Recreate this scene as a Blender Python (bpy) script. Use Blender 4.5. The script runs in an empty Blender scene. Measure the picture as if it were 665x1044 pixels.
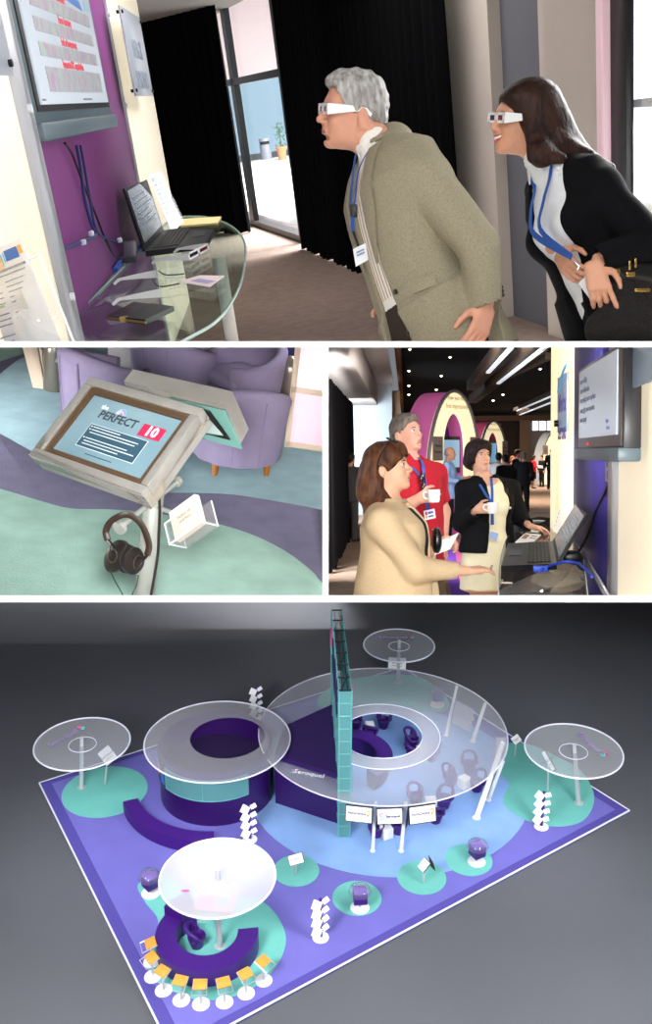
import bpy, bmesh, math, random
import numpy as np
from mathutils import Matrix, Vector, Quaternion
random.seed(7)
rng = np.random.default_rng(5)
PI = math.pi
SC = bpy.context.scene
COL = SC.collection
# ---------------------------------------------------------------- camera
F, CX, CY = 1000.0, 332.5, 522.0          # focal length in pixels of the 665x1044 frame
CAM = Vector((0, 0, 6))
cd = bpy.data.cameras.new('camera'); cam = bpy.data.objects.new('camera', cd); COL.objects.link(cam)
PITCH = math.radians(-21.8)                 # the camera looks down
G3 = Matrix.Rotation(PITCH, 3, 'X')
cam.location = CAM; cam.rotation_euler = (PI/2+PITCH, 0, 0)
cd.sensor_fit = 'VERTICAL'; cd.sensor_height = 24; cd.lens = 24*F/1044; cd.clip_start = .05; cd.clip_end = 300
SC.camera = cam
vs_ = SC.view_settings
vs_.view_transform = 'Standard'; vs_.look = 'None'; vs_.gamma = 1; vs_.exposure = 0; vs_.use_curve_mapping = False
SC.cycles.use_denoising = True
SC.cycles.max_bounces = 8; SC.cycles.transparent_max_bounces = 24; SC.cycles.sample_clamp_indirect = 4
SC.cycles.caustics_reflective = False; SC.cycles.caustics_refractive = False


class Panel:
    """one of the four compartments: a gravity-true local frame (X right, Y ahead, Z up, floor z=0, eye at height h)"""
    def __init__(s, key, vx, vy, lean, h, clips):
        y = Vector(((vx-CX)/F, 1, -(vy-CY)/F)).normalized()
        z0 = Vector((math.sin(lean), 0, math.cos(lean)))
        z = (z0 - z0.dot(y)*y).normalized(); x = y.cross(z)
        s.R = Matrix((x, y, z)).transposed(); s.h = h; s.key = key
        s.M = Matrix.Translation(CAM) @ (G3 @ s.R).to_4x4() @ Matrix.Translation((0, 0, -h))
        s.eye = Vector((0, 0, h)); s.clips = clips; s.obs = []
    def ray(s, x, y):
        return s.R.transposed() @ Vector(((x-CX)/F, 1, -(y-CY)/F))
    def fl(s, x, y, z=0.0):
        d = s.ray(x, y); return s.eye + d*((z-s.h)/d.z)
    def at(s, x, y, d):                     # at a distance d along the line of view
        return s.eye + s.ray(x, y)*d
    def pl(s, x, y, p0, n):                 # on a plane of the place
        d = s.ray(x, y); n = Vector(n); return s.eye + d*((Vector(p0)-s.eye).dot(n)/d.dot(n))
    def above(s, p, y):                     # point straight above p seen at image height y
        p = Vector(p); a, b = 0.0, 12.0
        for _ in range(40):
            m = (a+b)/2
            if s.px(p+Vector((0, 0, m)))[1] > y: a = m
            else: b = m
        return p+Vector((0, 0, a))
    def px(s, p):
        q = s.R @ (Vector(p)-s.eye); return CX+F*q.x/q.y, CY-F*q.z/q.y
    def dep(s, p):
        return (s.R @ (Vector(p)-s.eye)).y


# ---------------------------------------------------------------- materials
MATS = {}
def lin(c):
    if isinstance(c, str):
        c = [int(c[i:i+2], 16)/255 for i in (0, 2, 4)]
        c = [x/12.92 if x <= .04045 else ((x+.055)/1.055)**2.4 for x in c]
    return (*c[:3], 1)
def mat(name, col, rough=.6, metal=0, spec=.4, emit=0, ecol=None, var=0, vscale=8, stretch=None, bump=0, bscale=60, trans=0, sheen=0, coat=0, col2=None):
    if name in MATS: return MATS[name]
    m = bpy.data.materials.new(name); m.use_nodes = True; nt = m.node_tree; N = nt.nodes
    b = N['Principled BSDF']; c = lin(col)
    b.inputs['Base Color'].default_value = c; b.inputs['Roughness'].default_value = rough; b.inputs['Metallic'].default_value = metal
    b.inputs['Specular IOR Level'].default_value = spec; b.inputs['Transmission Weight'].default_value = trans
    b.inputs['Sheen Weight'].default_value = sheen; b.inputs['Coat Weight'].default_value = coat
    if emit:
        b.inputs['Emission Color'].default_value = lin(ecol or col); b.inputs['Emission Strength'].default_value = emit
    if var or bump:
        tc = N.new('ShaderNodeTexCoord'); mp = N.new('ShaderNodeMapping'); nt.links.new(tc.outputs['Object'], mp.inputs[0])
        if stretch: mp.inputs['Scale'].default_value = stretch
    if var:
        nz = N.new('ShaderNodeTexNoise'); nz.inputs['Scale'].default_value = vscale; nz.inputs['Detail'].default_value = 5
        nt.links.new(mp.outputs[0], nz.inputs['Vector'])
        rp = N.new('ShaderNodeMapRange'); rp.inputs[1].default_value = .3; rp.inputs[2].default_value = .7
        nt.links.new(nz.outputs['Fac'], rp.inputs[0])
        mx = N.new('ShaderNodeMix'); mx.data_type = 'RGBA'; nt.links.new(rp.outputs[0], mx.inputs[0])
        c2 = lin(col2) if col2 else tuple(min(1, x*(1+var)) for x in c[:3])+(1,)
        c1 = c if col2 else tuple(x*(1-var) for x in c[:3])+(1,)
        mx.inputs[6].default_value = c1; mx.inputs[7].default_value = c2
        nt.links.new(mx.outputs[2], b.inputs['Base Color'])
    if bump:
        n2 = N.new('ShaderNodeTexNoise'); n2.inputs['Scale'].default_value = bscale; n2.inputs['Detail'].default_value = 4
        nt.links.new(mp.outputs[0], n2.inputs['Vector'])
        bp = N.new('ShaderNodeBump'); bp.inputs['Strength'].default_value = bump; bp.inputs['Distance'].default_value = .02
        nt.links.new(n2.outputs['Fac'], bp.inputs['Height']); nt.links.new(bp.outputs[0], b.inputs['Normal'])
    MATS[name] = m; return m
def clear(name, col='ffffff', gloss=.12, rough=.03, body=0, bcol='ffffff', trl=0, edge=True):
    """clear or frosted sheet: transparent + a share of diffuse/translucent body + mirror gloss"""
    if name in MATS: return MATS[name]
    m = bpy.data.materials.new(name); m.use_nodes = True; nt = m.node_tree; N = nt.nodes
    N.remove(N['Principled BSDF']); out = N['Material Output']
    t = N.new('ShaderNodeBsdfTransparent'); t.inputs[0].default_value = lin(col); cur = t.outputs[0]
    def mix(fac, sh):
        nonlocal cur
        x = N.new('ShaderNodeMixShader')
        if isinstance(fac, float): x.inputs[0].default_value = fac
        else: nt.links.new(fac, x.inputs[0])
        nt.links.new(cur, x.inputs[1]); nt.links.new(sh, x.inputs[2]); cur = x.outputs[0]
    if body:
        d = N.new('ShaderNodeBsdfDiffuse'); d.inputs[0].default_value = lin(bcol); s = d.outputs[0]
        if trl:
            tr = N.new('ShaderNodeBsdfTranslucent'); tr.inputs[0].default_value = lin(bcol)
            x = N.new('ShaderNodeMixShader'); x.inputs[0].default_value = trl
            nt.links.new(d.outputs[0], x.inputs[1]); nt.links.new(tr.outputs[0], x.inputs[2]); s = x.outputs[0]
        mix(float(body), s)
    if gloss:
        g = N.new('ShaderNodeBsdfGlossy'); g.inputs['Roughness'].default_value = rough
        fr = N.new('ShaderNodeLayerWeight'); fr.inputs[0].default_value = .35
        ml = N.new('ShaderNodeMath'); ml.operation = 'MULTIPLY_ADD'; ml.inputs[1].default_value = gloss*3; ml.inputs[2].default_value = gloss*.3
        nt.links.new(fr.outputs['Fresnel'], ml.inputs[0]); mix(ml.outputs[0], g.outputs[0])
    nt.links.new(cur, out.inputs[0]); MATS[name] = m; return m


# ---------------------------------------------------------------- mesh builder
class MB:
    def __init__(s, m=None): s.v = []; s.f = []; s.fm = []; s.mats = [m] if m else []; s.cur = 0; s.X = Matrix.Identity(4); s.sm = 40
    def use(s, m):
        if m not in s.mats: s.mats.append(m)
        s.cur = s.mats.index(m); return s
    def mesh(s, vs, fs, M=None):
        X = s.X @ M if M else s.X; b = len(s.v)
        s.v += [tuple(X @ Vector(p)) for p in vs]
        s.f += [tuple(i+b for i in f) for f in fs]; s.fm += [s.cur]*len(fs); return s
    def box(s, c, d, M=None, r=0, seg=2):
        x, y, z = [k/2 for k in d]
        if r:
            bm = bmesh.new(); bmesh.ops.create_cube(bm, size=1)
            for v in bm.verts: v.co = Vector((v.co.x*d[0], v.co.y*d[1], v.co.z*d[2]))
            bmesh.ops.bevel(bm, geom=bm.edges[:], offset=min(r, .49*min(d)), segments=seg, affect='EDGES', profile=.5)
            bm.verts.index_update(); vs = [v.co+Vector(c) for v in bm.verts]; fs = [[v.index for v in f.verts] for f in bm.faces]; bm.free()
            return s.mesh(vs, fs, M)
        vs = [(c[0]+i*x, c[1]+j*y, c[2]+k*z) for i in (-1, 1) for j in (-1, 1) for k in (-1, 1)]
        return s.mesh(vs, [(0, 1, 3, 2), (4, 6, 7, 5), (0, 4, 5, 1), (2, 3, 7, 6), (0, 2, 6, 4), (1, 5, 7, 3)], M)
    def tube(s, pts, r, n=10, M=None, flat=None, closed=False, cap=True):
        pts = [Vector(p) for p in pts]; L = len(pts); rs = r if hasattr(r, '__len__') else [r]*L
        vs = []; t0 = None; u = None
        for i, p in enumerate(pts):
            if closed: t = (pts[(i+1) % L]-pts[i-1])
            else: t = pts[min(i+1, L-1)]-pts[max(i-1, 0)]
            t.normalize()
            if u is None:
                u = t.orthogonal().normalized() if flat is None else (Vector(flat[2]) - Vector(flat[2]).dot(t)*t).normalized()
            else: u = (u - u.dot(t)*t).normalized()
            w = t.cross(u); a, b = (1, 1) if flat is None else flat[:2]
            for k in range(n):
                an = 2*PI*k/n; vs.append(p+rs[i]*(a*math.cos(an)*u+b*math.sin(an)*w))
        fs = []
        for i in range(L if closed else L-1):
            j = (i+1) % L
            for k in range(n): fs.append((i*n+k, i*n+(k+1) % n, j*n+(k+1) % n, j*n+k))
        if cap and not closed: fs += [tuple(range(n))[::-1], tuple(range((L-1)*n, L*n))]
        return s.mesh(vs, fs, M)
    def cyl(s, a, b, r, r2=None, n=20, M=None): return s.tube([a, b], [r, r if r2 is None else r2], n, M)
    def lathe(s, prof, n=32, M=None, c=(0, 0, 0), a0=0, a1=2*PI):
        full = abs(a1-a0-2*PI) < 1e-6; k = n if full else n+1; vs = []; P = len(prof)
        for i in range(k):
            a = a0+(a1-a0)*i/n
            vs += [(c[0]+r*math.cos(a), c[1]+r*math.sin(a), c[2]+z) for r, z in prof]
        fs = [(i*P+j, ((i+1) % k)*P+j, ((i+1) % k)*P+j+1, i*P+j+1) for i in range(n) for j in range(P-1)]
        return s.mesh(vs, fs, M)
    def ringsec(s, r0, r1, z0, z1, a0, a1, n=32, c=(0, 0, 0), M=None, r0t=None, r1t=None):
        """closed ring sector (arc-shaped counter, bench, wall)"""
        pr = [(r0, z0), (r1, z0), (r1 if r1t is None else r1t, z1), (r0 if r0t is None else r0t, z1)]; full = abs(a1-a0-2*PI) < 1e-6; vs = []
        k = n if full else n+1
        for i in range(k):
            a = a0+(a1-a0)*i/n; vs += [(c[0]+r*math.cos(a), c[1]+r*math.sin(a), c[2]+z) for r, z in pr]
        fs = [(i*4+j, ((i+1) % k)*4+j, ((i+1) % k)*4+(j+1) % 4, i*4+(j+1) % 4) for i in range(n) for j in range(4)]
        if not full: fs += [(0, 3, 2, 1), (n*4, n*4+1, n*4+2, n*4+3)]
        return s.mesh(vs, fs, M)
    def prism(s, poly, z0, z1, M=None):
        n = len(poly); vs = [(p[0], p[1], z0) for p in poly]+[(p[0], p[1], z1) for p in poly]
        return s.mesh(vs, [tuple(range(n))[::-1], tuple(range(n, 2*n))]+[(i, (i+1) % n, n+(i+1) % n, n+i) for i in range(n)], M)
    def slab(s, pts, off):                 # any planar polygon given thickness by an offset vector
        n = len(pts); off = Vector(off); vs = [Vector(p) for p in pts]+[Vector(p)+off for p in pts]
        return s.mesh(vs, [tuple(range(n))[::-1], tuple(range(n, 2*n))]+[(i, (i+1) % n, n+(i+1) % n, n+i) for i in range(n)])
    def ball(s, c, r, n=16, M=None):
        r = r if hasattr(r, '__len__') else (r, r, r); m = n//2
        vs = [(c[0], c[1], c[2]+r[2]), (c[0], c[1], c[2]-r[2])]
        for i in range(1, m):
            p = PI*i/m
            for k in range(n): a = 2*PI*k/n; vs.append((c[0]+r[0]*math.sin(p)*math.cos(a), c[1]+r[1]*math.sin(p)*math.sin(a), c[2]+r[2]*math.cos(p)))
        fs = [(0, 2+k, 2+(k+1) % n) for k in range(n)]
        for i in range(m-2): fs += [(2+i*n+k, 2+(i+1)*n+k, 2+(i+1)*n+(k+1) % n, 2+i*n+(k+1) % n) for k in range(n)]
        fs += [(1, 2+(m-2)*n+(k+1) % n, 2+(m-2)*n+k) for k in range(n)]
        return s.mesh(vs, fs, M)
    def sheet(s, G, th):                   # G[i][j] grid of points; solid of thickness th (vector or scalar along the normal)
        a, b = len(G), len(G[0]); P = [[Vector(p) for p in r] for r in G]; top = []; bot = []
        for i in range(a):
            for j in range(b):
                if hasattr(th, '__len__'): n = Vector(th)
                else:
                    du = P[min(i+1, a-1)][j]-P[max(i-1, 0)][j]; dv = P[i][min(j+1, b-1)]-P[i][max(j-1, 0)]
                    n = du.cross(dv); n = n.normalized()*th if n.length > 1e-12 else Vector((0, 0, th))
                top.append(P[i][j]+n/2); bot.append(P[i][j]-n/2)
        N = a*b; q = lambda i, j: i*b+j; fs = []
        for i in range(a-1):
            for j in range(b-1):
                fs.append((q(i, j), q(i+1, j), q(i+1, j+1), q(i, j+1))); fs.append((N+q(i, j), N+q(i, j+1), N+q(i+1, j+1), N+q(i+1, j)))
        for i in range(a-1):
            fs.append((q(i, 0), N+q(i, 0), N+q(i+1, 0), q(i+1, 0))); fs.append((q(i, b-1), q(i+1, b-1), N+q(i+1, b-1), N+q(i, b-1)))
        for j in range(b-1):
            fs.append((q(0, j), q(0, j+1), N+q(0, j+1), N+q(0, j))); fs.append((q(a-1, j), N+q(a-1, j), N+q(a-1, j+1), q(a-1, j+1)))
        return s.mesh(top+bot, fs)
    def text(s, t, size, M, ext=.001, align='CENTER', bold=0, shear=0):
        vs, fs = text_geo(t, size, ext, align, bold, shear); return s.mesh(vs, fs, M)
    def build(s, name, L=None):
        me = bpy.data.meshes.new(name); vs = s.v
        if L is not None: vs = [tuple(L @ Vector(p)) for p in vs]
        me.from_pydata(vs, [], s.f)
        for m in s.mats: me.materials.append(m)
        if len(s.mats) > 1: me.polygons.foreach_set('material_index', s.fm)
        bm = bmesh.new(); bm.from_mesh(me); bmesh.ops.recalc_face_normals(bm, faces=bm.faces[:]); bm.to_mesh(me); bm.free()
        me.polygons.foreach_set('use_smooth', [True]*len(me.polygons)); me.set_sharp_from_angle(angle=math.radians(s.sm)); me.update()
        return me
TXT = {}
def text_geo(t, size, ext, align, bold=0, shear=0):
    k = (t, size, ext, align, bold, shear)
    if k not in TXT:
        c = bpy.data.curves.new('t', 'FONT'); c.body = t; c.size = size; c.extrude = ext; c.align_x = align; c.align_y = 'CENTER'; c.offset = bold; c.shear = shear; c.resolution_u = 2
        o = bpy.data.objects.new('t', c); COL.objects.link(o); bpy.context.view_layer.update()
        me = o.evaluated_get(bpy.context.evaluated_depsgraph_get()).to_mesh()
        TXT[k] = ([v.co.copy() for v in me.vertices], [tuple(p.vertices) for p in me.polygons])
        bpy.data.objects.remove(o); bpy.data.curves.remove(c)
    return TXT[k]
def frame(o, x, y):                         # 4x4 whose X/Y axes run along x and y, Z out of the face
    x = Vector(x).normalized(); y = Vector(y); y = (y-y.dot(x)*x).normalized(); z = x.cross(y)
    M = Matrix((x, y, z)).transposed().to_4x4(); M.translation = Vector(o); return M
def T(*a): return Matrix.Translation(a[0] if len(a) == 1 else a)
def RZ(a): return Matrix.Rotation(a, 4, 'Z')
def RX(a): return Matrix.Rotation(a, 4, 'X')
def RY(a): return Matrix.Rotation(a, 4, 'Y')
def axis(d):                                # rotation taking Z to d
    return Vector((0, 0, 1)).rotation_difference(Vector(d)).to_matrix().to_4x4()
def smooth(pts, n=8, closed=False):         # Catmull-Rom
    P = [Vector(p) for p in pts]; L = len(P); out = []
    g = (lambda i: P[i % L]) if closed else (lambda i: P[max(0, min(L-1, i))])
    for i in range(L if closed else L-1):
        a, b, c, d = g(i-1), g(i), g(i+1), g(i+2)
        for k in range(n):
            t = k/n; out.append(.5*((2*b)+(c-a)*t+(2*a-5*b+4*c-d)*t*t+(3*b-a-3*c+d)*t**3))
    if not closed: out.append(P[-1])
    return out

# ---------------------------------------------------------------- objects
LOC = {}                                    # object -> its matrix in the compartment's frame
def tagp(o, label, cat, group, kind):
    if label: o['label'] = label
    if cat: o['category'] = cat
    if group: o['group'] = group
    if kind: o['kind'] = kind
def place(P, o, L):
    LOC[o] = (P, L); o.matrix_world = P.M @ L; P.obs.append(o)
def thing(P, name, label, cat, loc=(0, 0, 0), rz=0, group=None, L=None):
    o = bpy.data.objects.new(name, None); o.empty_display_size = .05; COL.objects.link(o)
    tagp(o, label, cat, group, None); place(P, o, L if L is not None else T(Vector(loc)) @ RZ(rz)); return o
def solo(P, name, mb, label=None, cat=None, loc=None, rz=0, group=None, kind=None, L=None, local=False):
    """top-level mesh; the builder's points are in the compartment's frame unless local"""
    if L is None:
        if loc is None:
            a = np.array(mb.v); loc = ((a[:, 0].min()+a[:, 0].max())/2, (a[:, 1].min()+a[:, 1].max())/2, a[:, 2].min())
        L = T(Vector(loc)) @ RZ(rz)
    me = mb.build(name, None if local else L.inverted()) if isinstance(mb, MB) else mb
    o = bpy.data.objects.new(name, me); COL.objects.link(o); tagp(o, label, cat, group, kind); place(P, o, L); return o
def part(par, name, mb, label=None, world=False, kind=None):
    """child mesh in its parent's frame (world: points given in the compartment's frame)"""
    P, L = LOC[par]
    me = mb.build(name, L.inverted() if world else None) if isinstance(mb, MB) else mb
    o = bpy.data.objects.new(name, me); COL.objects.link(o); o.parent = par; LOC[o] = (P, L); P.obs.append(o)
    tagp(o, label, None, None, kind); return o
def dup(root, loc, rz=0, label=None, L=None):
    P = LOC[root][0]; L = L if L is not None else T(Vector(loc)) @ RZ(rz)
    r = root.copy(); COL.objects.link(r); place(P, r, L)
    if label: r['label'] = label
    for ch in list(root.children):
        c = ch.copy(); COL.objects.link(c); c.parent = r; LOC[c] = (P, L); P.obs.append(c)
        for g in list(ch.children):
            d = g.copy(); COL.objects.link(d); d.parent = c; LOC[d] = (P, L); P.obs.append(d)
    return r
def clip(P):
    """end everything at the partition boards that bound the compartment"""
    for o in P.obs:
        if o.type != 'MESH': continue
        Pn, L = LOC[o]; W = P.M @ L; me = o.data
        co = np.empty(len(me.vertices)*3, 'f'); me.vertices.foreach_get('co', co); co = co.reshape(-1, 3)
        Wm = np.array(W); q = (co @ Wm[:3, :3].T + Wm[:3, 3] - np.array(CAM)) @ np.array(G3)
        todo = []
        for n in P.clips:
            s = q @ np.array(n)
            if s.max() > 1e-5: todo.append((n, s.min() >= 0))
        if not todo: continue
        if any(t[1] for t in todo): o['gone'] = 1; continue
        if me.users > 1: o.data = me = me.copy()
        bm = bmesh.new(); bm.from_mesh(me); Wi = W.inverted(); R3 = W.to_3x3().transposed()
        for n, _ in todo:
            g = bm.verts[:]+bm.edges[:]+bm.faces[:]
            r = bmesh.ops.bisect_plane(bm, geom=g, plane_co=Wi @ CAM, plane_no=(R3 @ (G3 @ Vector(n))).normalized(), clear_outer=True, dist=1e-6)
            ed = [e for e in r['geom_cut'] if isinstance(e, bmesh.types.BMEdge)]
            if ed: bmesh.ops.holes_fill(bm, edges=ed, sides=0)
        bm.to_mesh(me); bm.free()
        if not len(me.polygons): o['gone'] = 1
    for o in [o for o in P.obs if o.get('gone') and o.type == 'MESH']:
        if not o.children or all(c.get('gone') for c in o.children):
            P.obs.remove(o); bpy.data.objects.remove(o)
def lamp(P, kind, loc, power, size=.5, target=None, col=(1, 1, 1), name='lamp', spot=60, blend=.5, sy=None, spread=None):
    l = bpy.data.lights.new(name, kind); l.energy = power; l.color = col
    if kind == 'AREA':
        l.size = size
        if sy: l.shape = 'RECTANGLE'; l.size_y = sy
        if spread: l.spread = math.radians(spread)
    else: l.shadow_soft_size = size
    if kind == 'SPOT': l.spot_size = math.radians(spot); l.spot_blend = blend
    o = bpy.data.objects.new(name, l); COL.objects.link(o)
    p = P.M @ Vector(loc); o.location = p
    if target is not None:
        d = (P.M @ Vector(target)) - p; o.rotation_euler = d.to_track_quat('-Z', 'Y').to_euler()
    return o
def edge_y(y, keep):                        # plane through the eye and an image row; keep 'up' or 'down'
    t = (CY-y)/F; n = Vector((0, t, -1)).normalized()      # points to below the row
    return tuple(n if keep == 'up' else -n)
def edge_x(x, keep):
    t = (x-CX)/F; n = Vector((1, -t, 0)).normalized()      # points right of the column
    return tuple(n if keep == 'left' else -n)

# the four compartments
P1 = Panel('P1', 270, 98, -.135, 1.5, [edge_y(348.4, 'up')])
P2 = Panel('P2', 165, 76, .05, 3.0, [edge_y(353.6, 'down'), edge_y(607.4, 'up'), edge_x(329.4, 'left')])
P3 = Panel('P3', 460, 461, 0, 1.65, [edge_y(353.6, 'down'), edge_y(607.4, 'up'), edge_x(334.6, 'right')])
P4 = Panel('P4', 332.5, 158, 0.0, 6.0, [edge_y(613.6, 'down')])

# ---------------------------------------------------------------- the white partition boards
def boards():
    w = mat('white_partition', 'fbfbfb', .7, spec=.2)
    P0 = Panel('P0', CX, CY, 0, 0, [])
    def wedge(pix, name, n1=4.6):
        mb = MB(w); r = [P0.at(x, y, 1.0) for x, y in pix]
        n0 = 1.2
        vs = [p*n0 for p in r]+[p*n1 for p in r]
        mb.mesh(vs, [(3, 2, 1, 0), (4, 5, 6, 7), (0, 1, 5, 4), (1, 2, 6, 5), (2, 3, 7, 6), (3, 0, 4, 7)])
        o = solo(P0, name, mb, kind='structure'); return o
    wedge([(-60, 348), (725, 348), (725, 354), (-60, 354)], 'wall_upper', 8)  # depth added so the upper room's lamps don't spill onto the kiosk floor
    wedge([(-500, 607), (1000, 607), (1000, 614), (-500, 614)], 'wall_lower', 13)  # added depth and width shield the stand floor from stray lamp light
    wedge([(329, 354), (335, 354), (335, 607), (329, 607)], 'wall_between', 4.8)
    # camera flash, just above the lens
    lamp(P0, 'SPOT', (0, .0, .12), 110, .06, (0, 4, 0), name='flash', spot=80, blend=.3)
boards()
W = bpy.data.worlds.new('world'); SC.world = W; W.use_nodes = True
W.node_tree.nodes['Background'].inputs[0].default_value = (.9, .95, 1, 1); W.node_tree.nodes['Background'].inputs[1].default_value = .22
# ================================================================ people: implicit bodies polygonised as one surface
A_ = lambda *p: np.array(p, dtype=np.float64)
def unit(v): v = np.asarray(v, float); return v/np.linalg.norm(v)
def bump_(x, y, z, s):
    return np.sin(x*s+1.3*np.sin(z*s*.7))*np.sin(z*s*.8+1.1*np.sin(y*s*.9))+.5*np.sin(y*s*1.3+z*s*.5)
class SDF:
    def __init__(s, vox): s.p = []; s.vox = vox; s.wr = None
    def add(s, fn, lo, hi, k, op): s.p.append((fn, np.array(lo), np.array(hi), k, op)); return s
    def rc(s, a, b, ra, rb=None, k=.02, op='u', flat=None):
        a, b = np.array(a, float), np.array(b, float); rb = ra if rb is None else rb; ba = b-a; L2 = max(ba@ba, 1e-12); m = max(ra, rb)
        if flat: w, q = unit(flat[0]), flat[1]; m *= max(1, q) if q > 1 else 1
        def fn(X, Y, Z):
            x, y, z = X-a[0], Y-a[1], Z-a[2]
            if flat:
                d = (x*w[0]+y*w[1]+z*w[2])*(1/q-1); x, y, z = x+d*w[0], y+d*w[1], z+d*w[2]
                bb = ba+(ba@w)*(1/q-1)*w; l2 = max(bb@bb, 1e-12)
            else: bb, l2 = ba, L2
            t = np.clip((x*bb[0]+y*bb[1]+z*bb[2])/l2, 0, 1)
            d = np.sqrt((x-t*bb[0])**2+(y-t*bb[1])**2+(z-t*bb[2])**2)-(ra+(rb-ra)*t)
            return d*min(q, 1) if flat else d
        return s.add(fn, np.minimum(a, b)-m, np.maximum(a, b)+m, k, op)
    def el(s, c, r, R=None, k=.02, op='u'):
        c = np.array(c, float); r = np.array(r, float); R = np.eye(3) if R is None else np.array(R); m = np.sqrt(((R*r)**2).sum(1))   # columns of R: axes
        def fn(X, Y, Z):
            x, y, z = X-c[0], Y-c[1], Z-c[2]; q = [x*R[0, i]+y*R[1, i]+z*R[2, i] for i in range(3)]
            k0 = np.sqrt(sum((q[i]/r[i])**2 for i in range(3))); k1 = np.sqrt(sum((q[i]/r[i]**2)**2 for i in range(3)))
            return k0*(k0-1)/np.maximum(k1, 1e-6)
        return s.add(fn, c-m, c+m, k, op)
    def bx(s, c, h, R=None, r=.005, k=.01, op='u'):
        c = np.array(c, float); h = np.array(h, float); R = np.eye(3) if R is None else np.array(R); m = (np.abs(R)*h).sum(1)
        def fn(X, Y, Z):
            x, y, z = X-c[0], Y-c[1], Z-c[2]; q = [np.abs(x*R[0, i]+y*R[1, i]+z*R[2, i])-(h[i]-r) for i in range(3)]
            return np.sqrt(sum(np.maximum(v, 0)**2 for v in q))+np.minimum(np.maximum(np.maximum(q[0], q[1]), q[2]), 0)-r
        return s.add(fn, c-m, c+m, k, op)
    def loft(s, st, r, f, grow=0, k=.03, op='u', power=2.2):
        """stations (centre, half width along r, half depth along f) up a trunk"""
        C = np.array([q[0] for q in st]); u = unit(C[-1]-C[0]); r = np.array(r)-np.dot(r, u)*u; r = unit(r); f = np.array(f)-np.dot(f, u)*u; f = unit(f-np.dot(f, r)*r)
        h = (C-C[0])@u; o = np.argsort(h); h = h[o]; C = C[o]; w = np.array([q[1] for q in st])[o]+grow; d_ = np.array([q[2] for q in st])[o]+grow
        ca, cb = (C-C[0])@r, (C-C[0])@f; m = max(w.max(), d_.max())+abs(grow)
        c0 = C[0]
        def fn(X, Y, Z):
            x, y, z = X-c0[0], Y-c0[1], Z-c0[2]; H = x*u[0]+y*u[1]+z*u[2]; g = lambda a: np.interp(H, h, a)
            a = (x*r[0]+y*r[1]+z*r[2]-g(ca)); b = (x*f[0]+y*f[1]+z*f[2]-g(cb)); W, D = g(w), g(d_)
            d = ((np.abs(a/W)**power+np.abs(b/D)**power)**(1/power)-1)*np.minimum(W, D)
            return np.maximum(d, np.maximum(H-h[-1], h[0]-H)-grow*.5)
        return s.add(fn, C.min(0)-m, C.max(0)+m, k, op)
    def plane(s, p, n, k=.004):             # keep the side behind the normal
        p = np.array(p, float); n = unit(n)
        s.p.append((lambda X, Y, Z: (X-p[0])*n[0]+(Y-p[1])*n[1]+(Z-p[2])*n[2], None, None, k, 'i')); return s
    def wrinkle(s, amp, freq): s.wr = (amp, freq); return s
    def grid(s):
        us = [q for q in s.p if q[4] == 'u']; pad = 3*s.vox+.012
        lo = np.min([q[1] for q in us], 0)-pad; hi = np.max([q[2] for q in us], 0)+pad; n = np.ceil((hi-lo)/s.vox).astype(int)+1
        ax = [lo[i]+s.vox*np.arange(n[i]) for i in range(3)]; Fd = np.full(n, .2, np.float32)
        for fn, a, b, k, op in s.p:
            if a is None: i0, i1 = np.zeros(3, int), n
            else:
                i0 = np.maximum(np.floor((a-k-2*s.vox-lo)/s.vox).astype(int), 0); i1 = np.minimum(np.ceil((b+k+2*s.vox-lo)/s.vox).astype(int)+1, n)
                if (i1 <= i0).any(): continue
            sl = tuple(slice(i0[i], i1[i]) for i in range(3))
            X, Y, Z = ax[0][sl[0]][:, None, None].astype(np.float32), ax[1][sl[1]][None, :, None].astype(np.float32), ax[2][sl[2]][None, None, :].astype(np.float32)
            d = fn(X, Y, Z).astype(np.float32); g = Fd[sl]
            if op == 'u': h = np.maximum(k-np.abs(g-d), 0)/k; Fd[sl] = np.minimum(g, d)-h*h*k*.25
            else:
                if op == 's': d = -d
                h = np.maximum(k-np.abs(g-d), 0)/k; Fd[sl] = np.maximum(g, d)+h*h*k*.25
        if s.wr:
            Fd += (s.wr[0]*bump_(ax[0][:, None, None], ax[1][None, :, None], ax[2][None, None, :], s.wr[1])).astype(np.float32)
        return Fd, lo
    def polygonise(s):
        Fd, lo = s.grid(); S = Fd < 0; n = np.array(Fd.shape)-1
        c = np.zeros(n, np.uint8)
        cor = [(i, j, k) for i in (0, 1) for j in (0, 1) for k in (0, 1)]
        for i, j, k in cor: c += S[i:i+n[0], j:j+n[1], k:k+n[2]]
        idx = np.argwhere((c > 0) & (c < 8)); acc = np.zeros((len(idx), 3)); cnt = np.zeros(len(idx))
        val = {q: Fd[idx[:, 0]+q[0], idx[:, 1]+q[1], idx[:, 2]+q[2]] for q in cor}
        for q in cor:
            for a in range(3):
                if q[a] == 0:
                    p = list(q); p[a] = 1; p = tuple(p); f0, f1 = val[q], val[p]; m = (f0 < 0) != (f1 < 0)
                    t = f0/np.where(f0 == f1, 1, f0-f1); e = np.array(q, float)[None, :].repeat(len(idx), 0); e[:, a] += t
                    acc[m] += e[m]; cnt[m] += 1
        V = lo+s.vox*(idx+acc/np.maximum(cnt, 1)[:, None])
        vid = np.full(n, -1, np.int32); vid[tuple(idx.T)] = np.arange(len(idx)); Q = []
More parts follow.
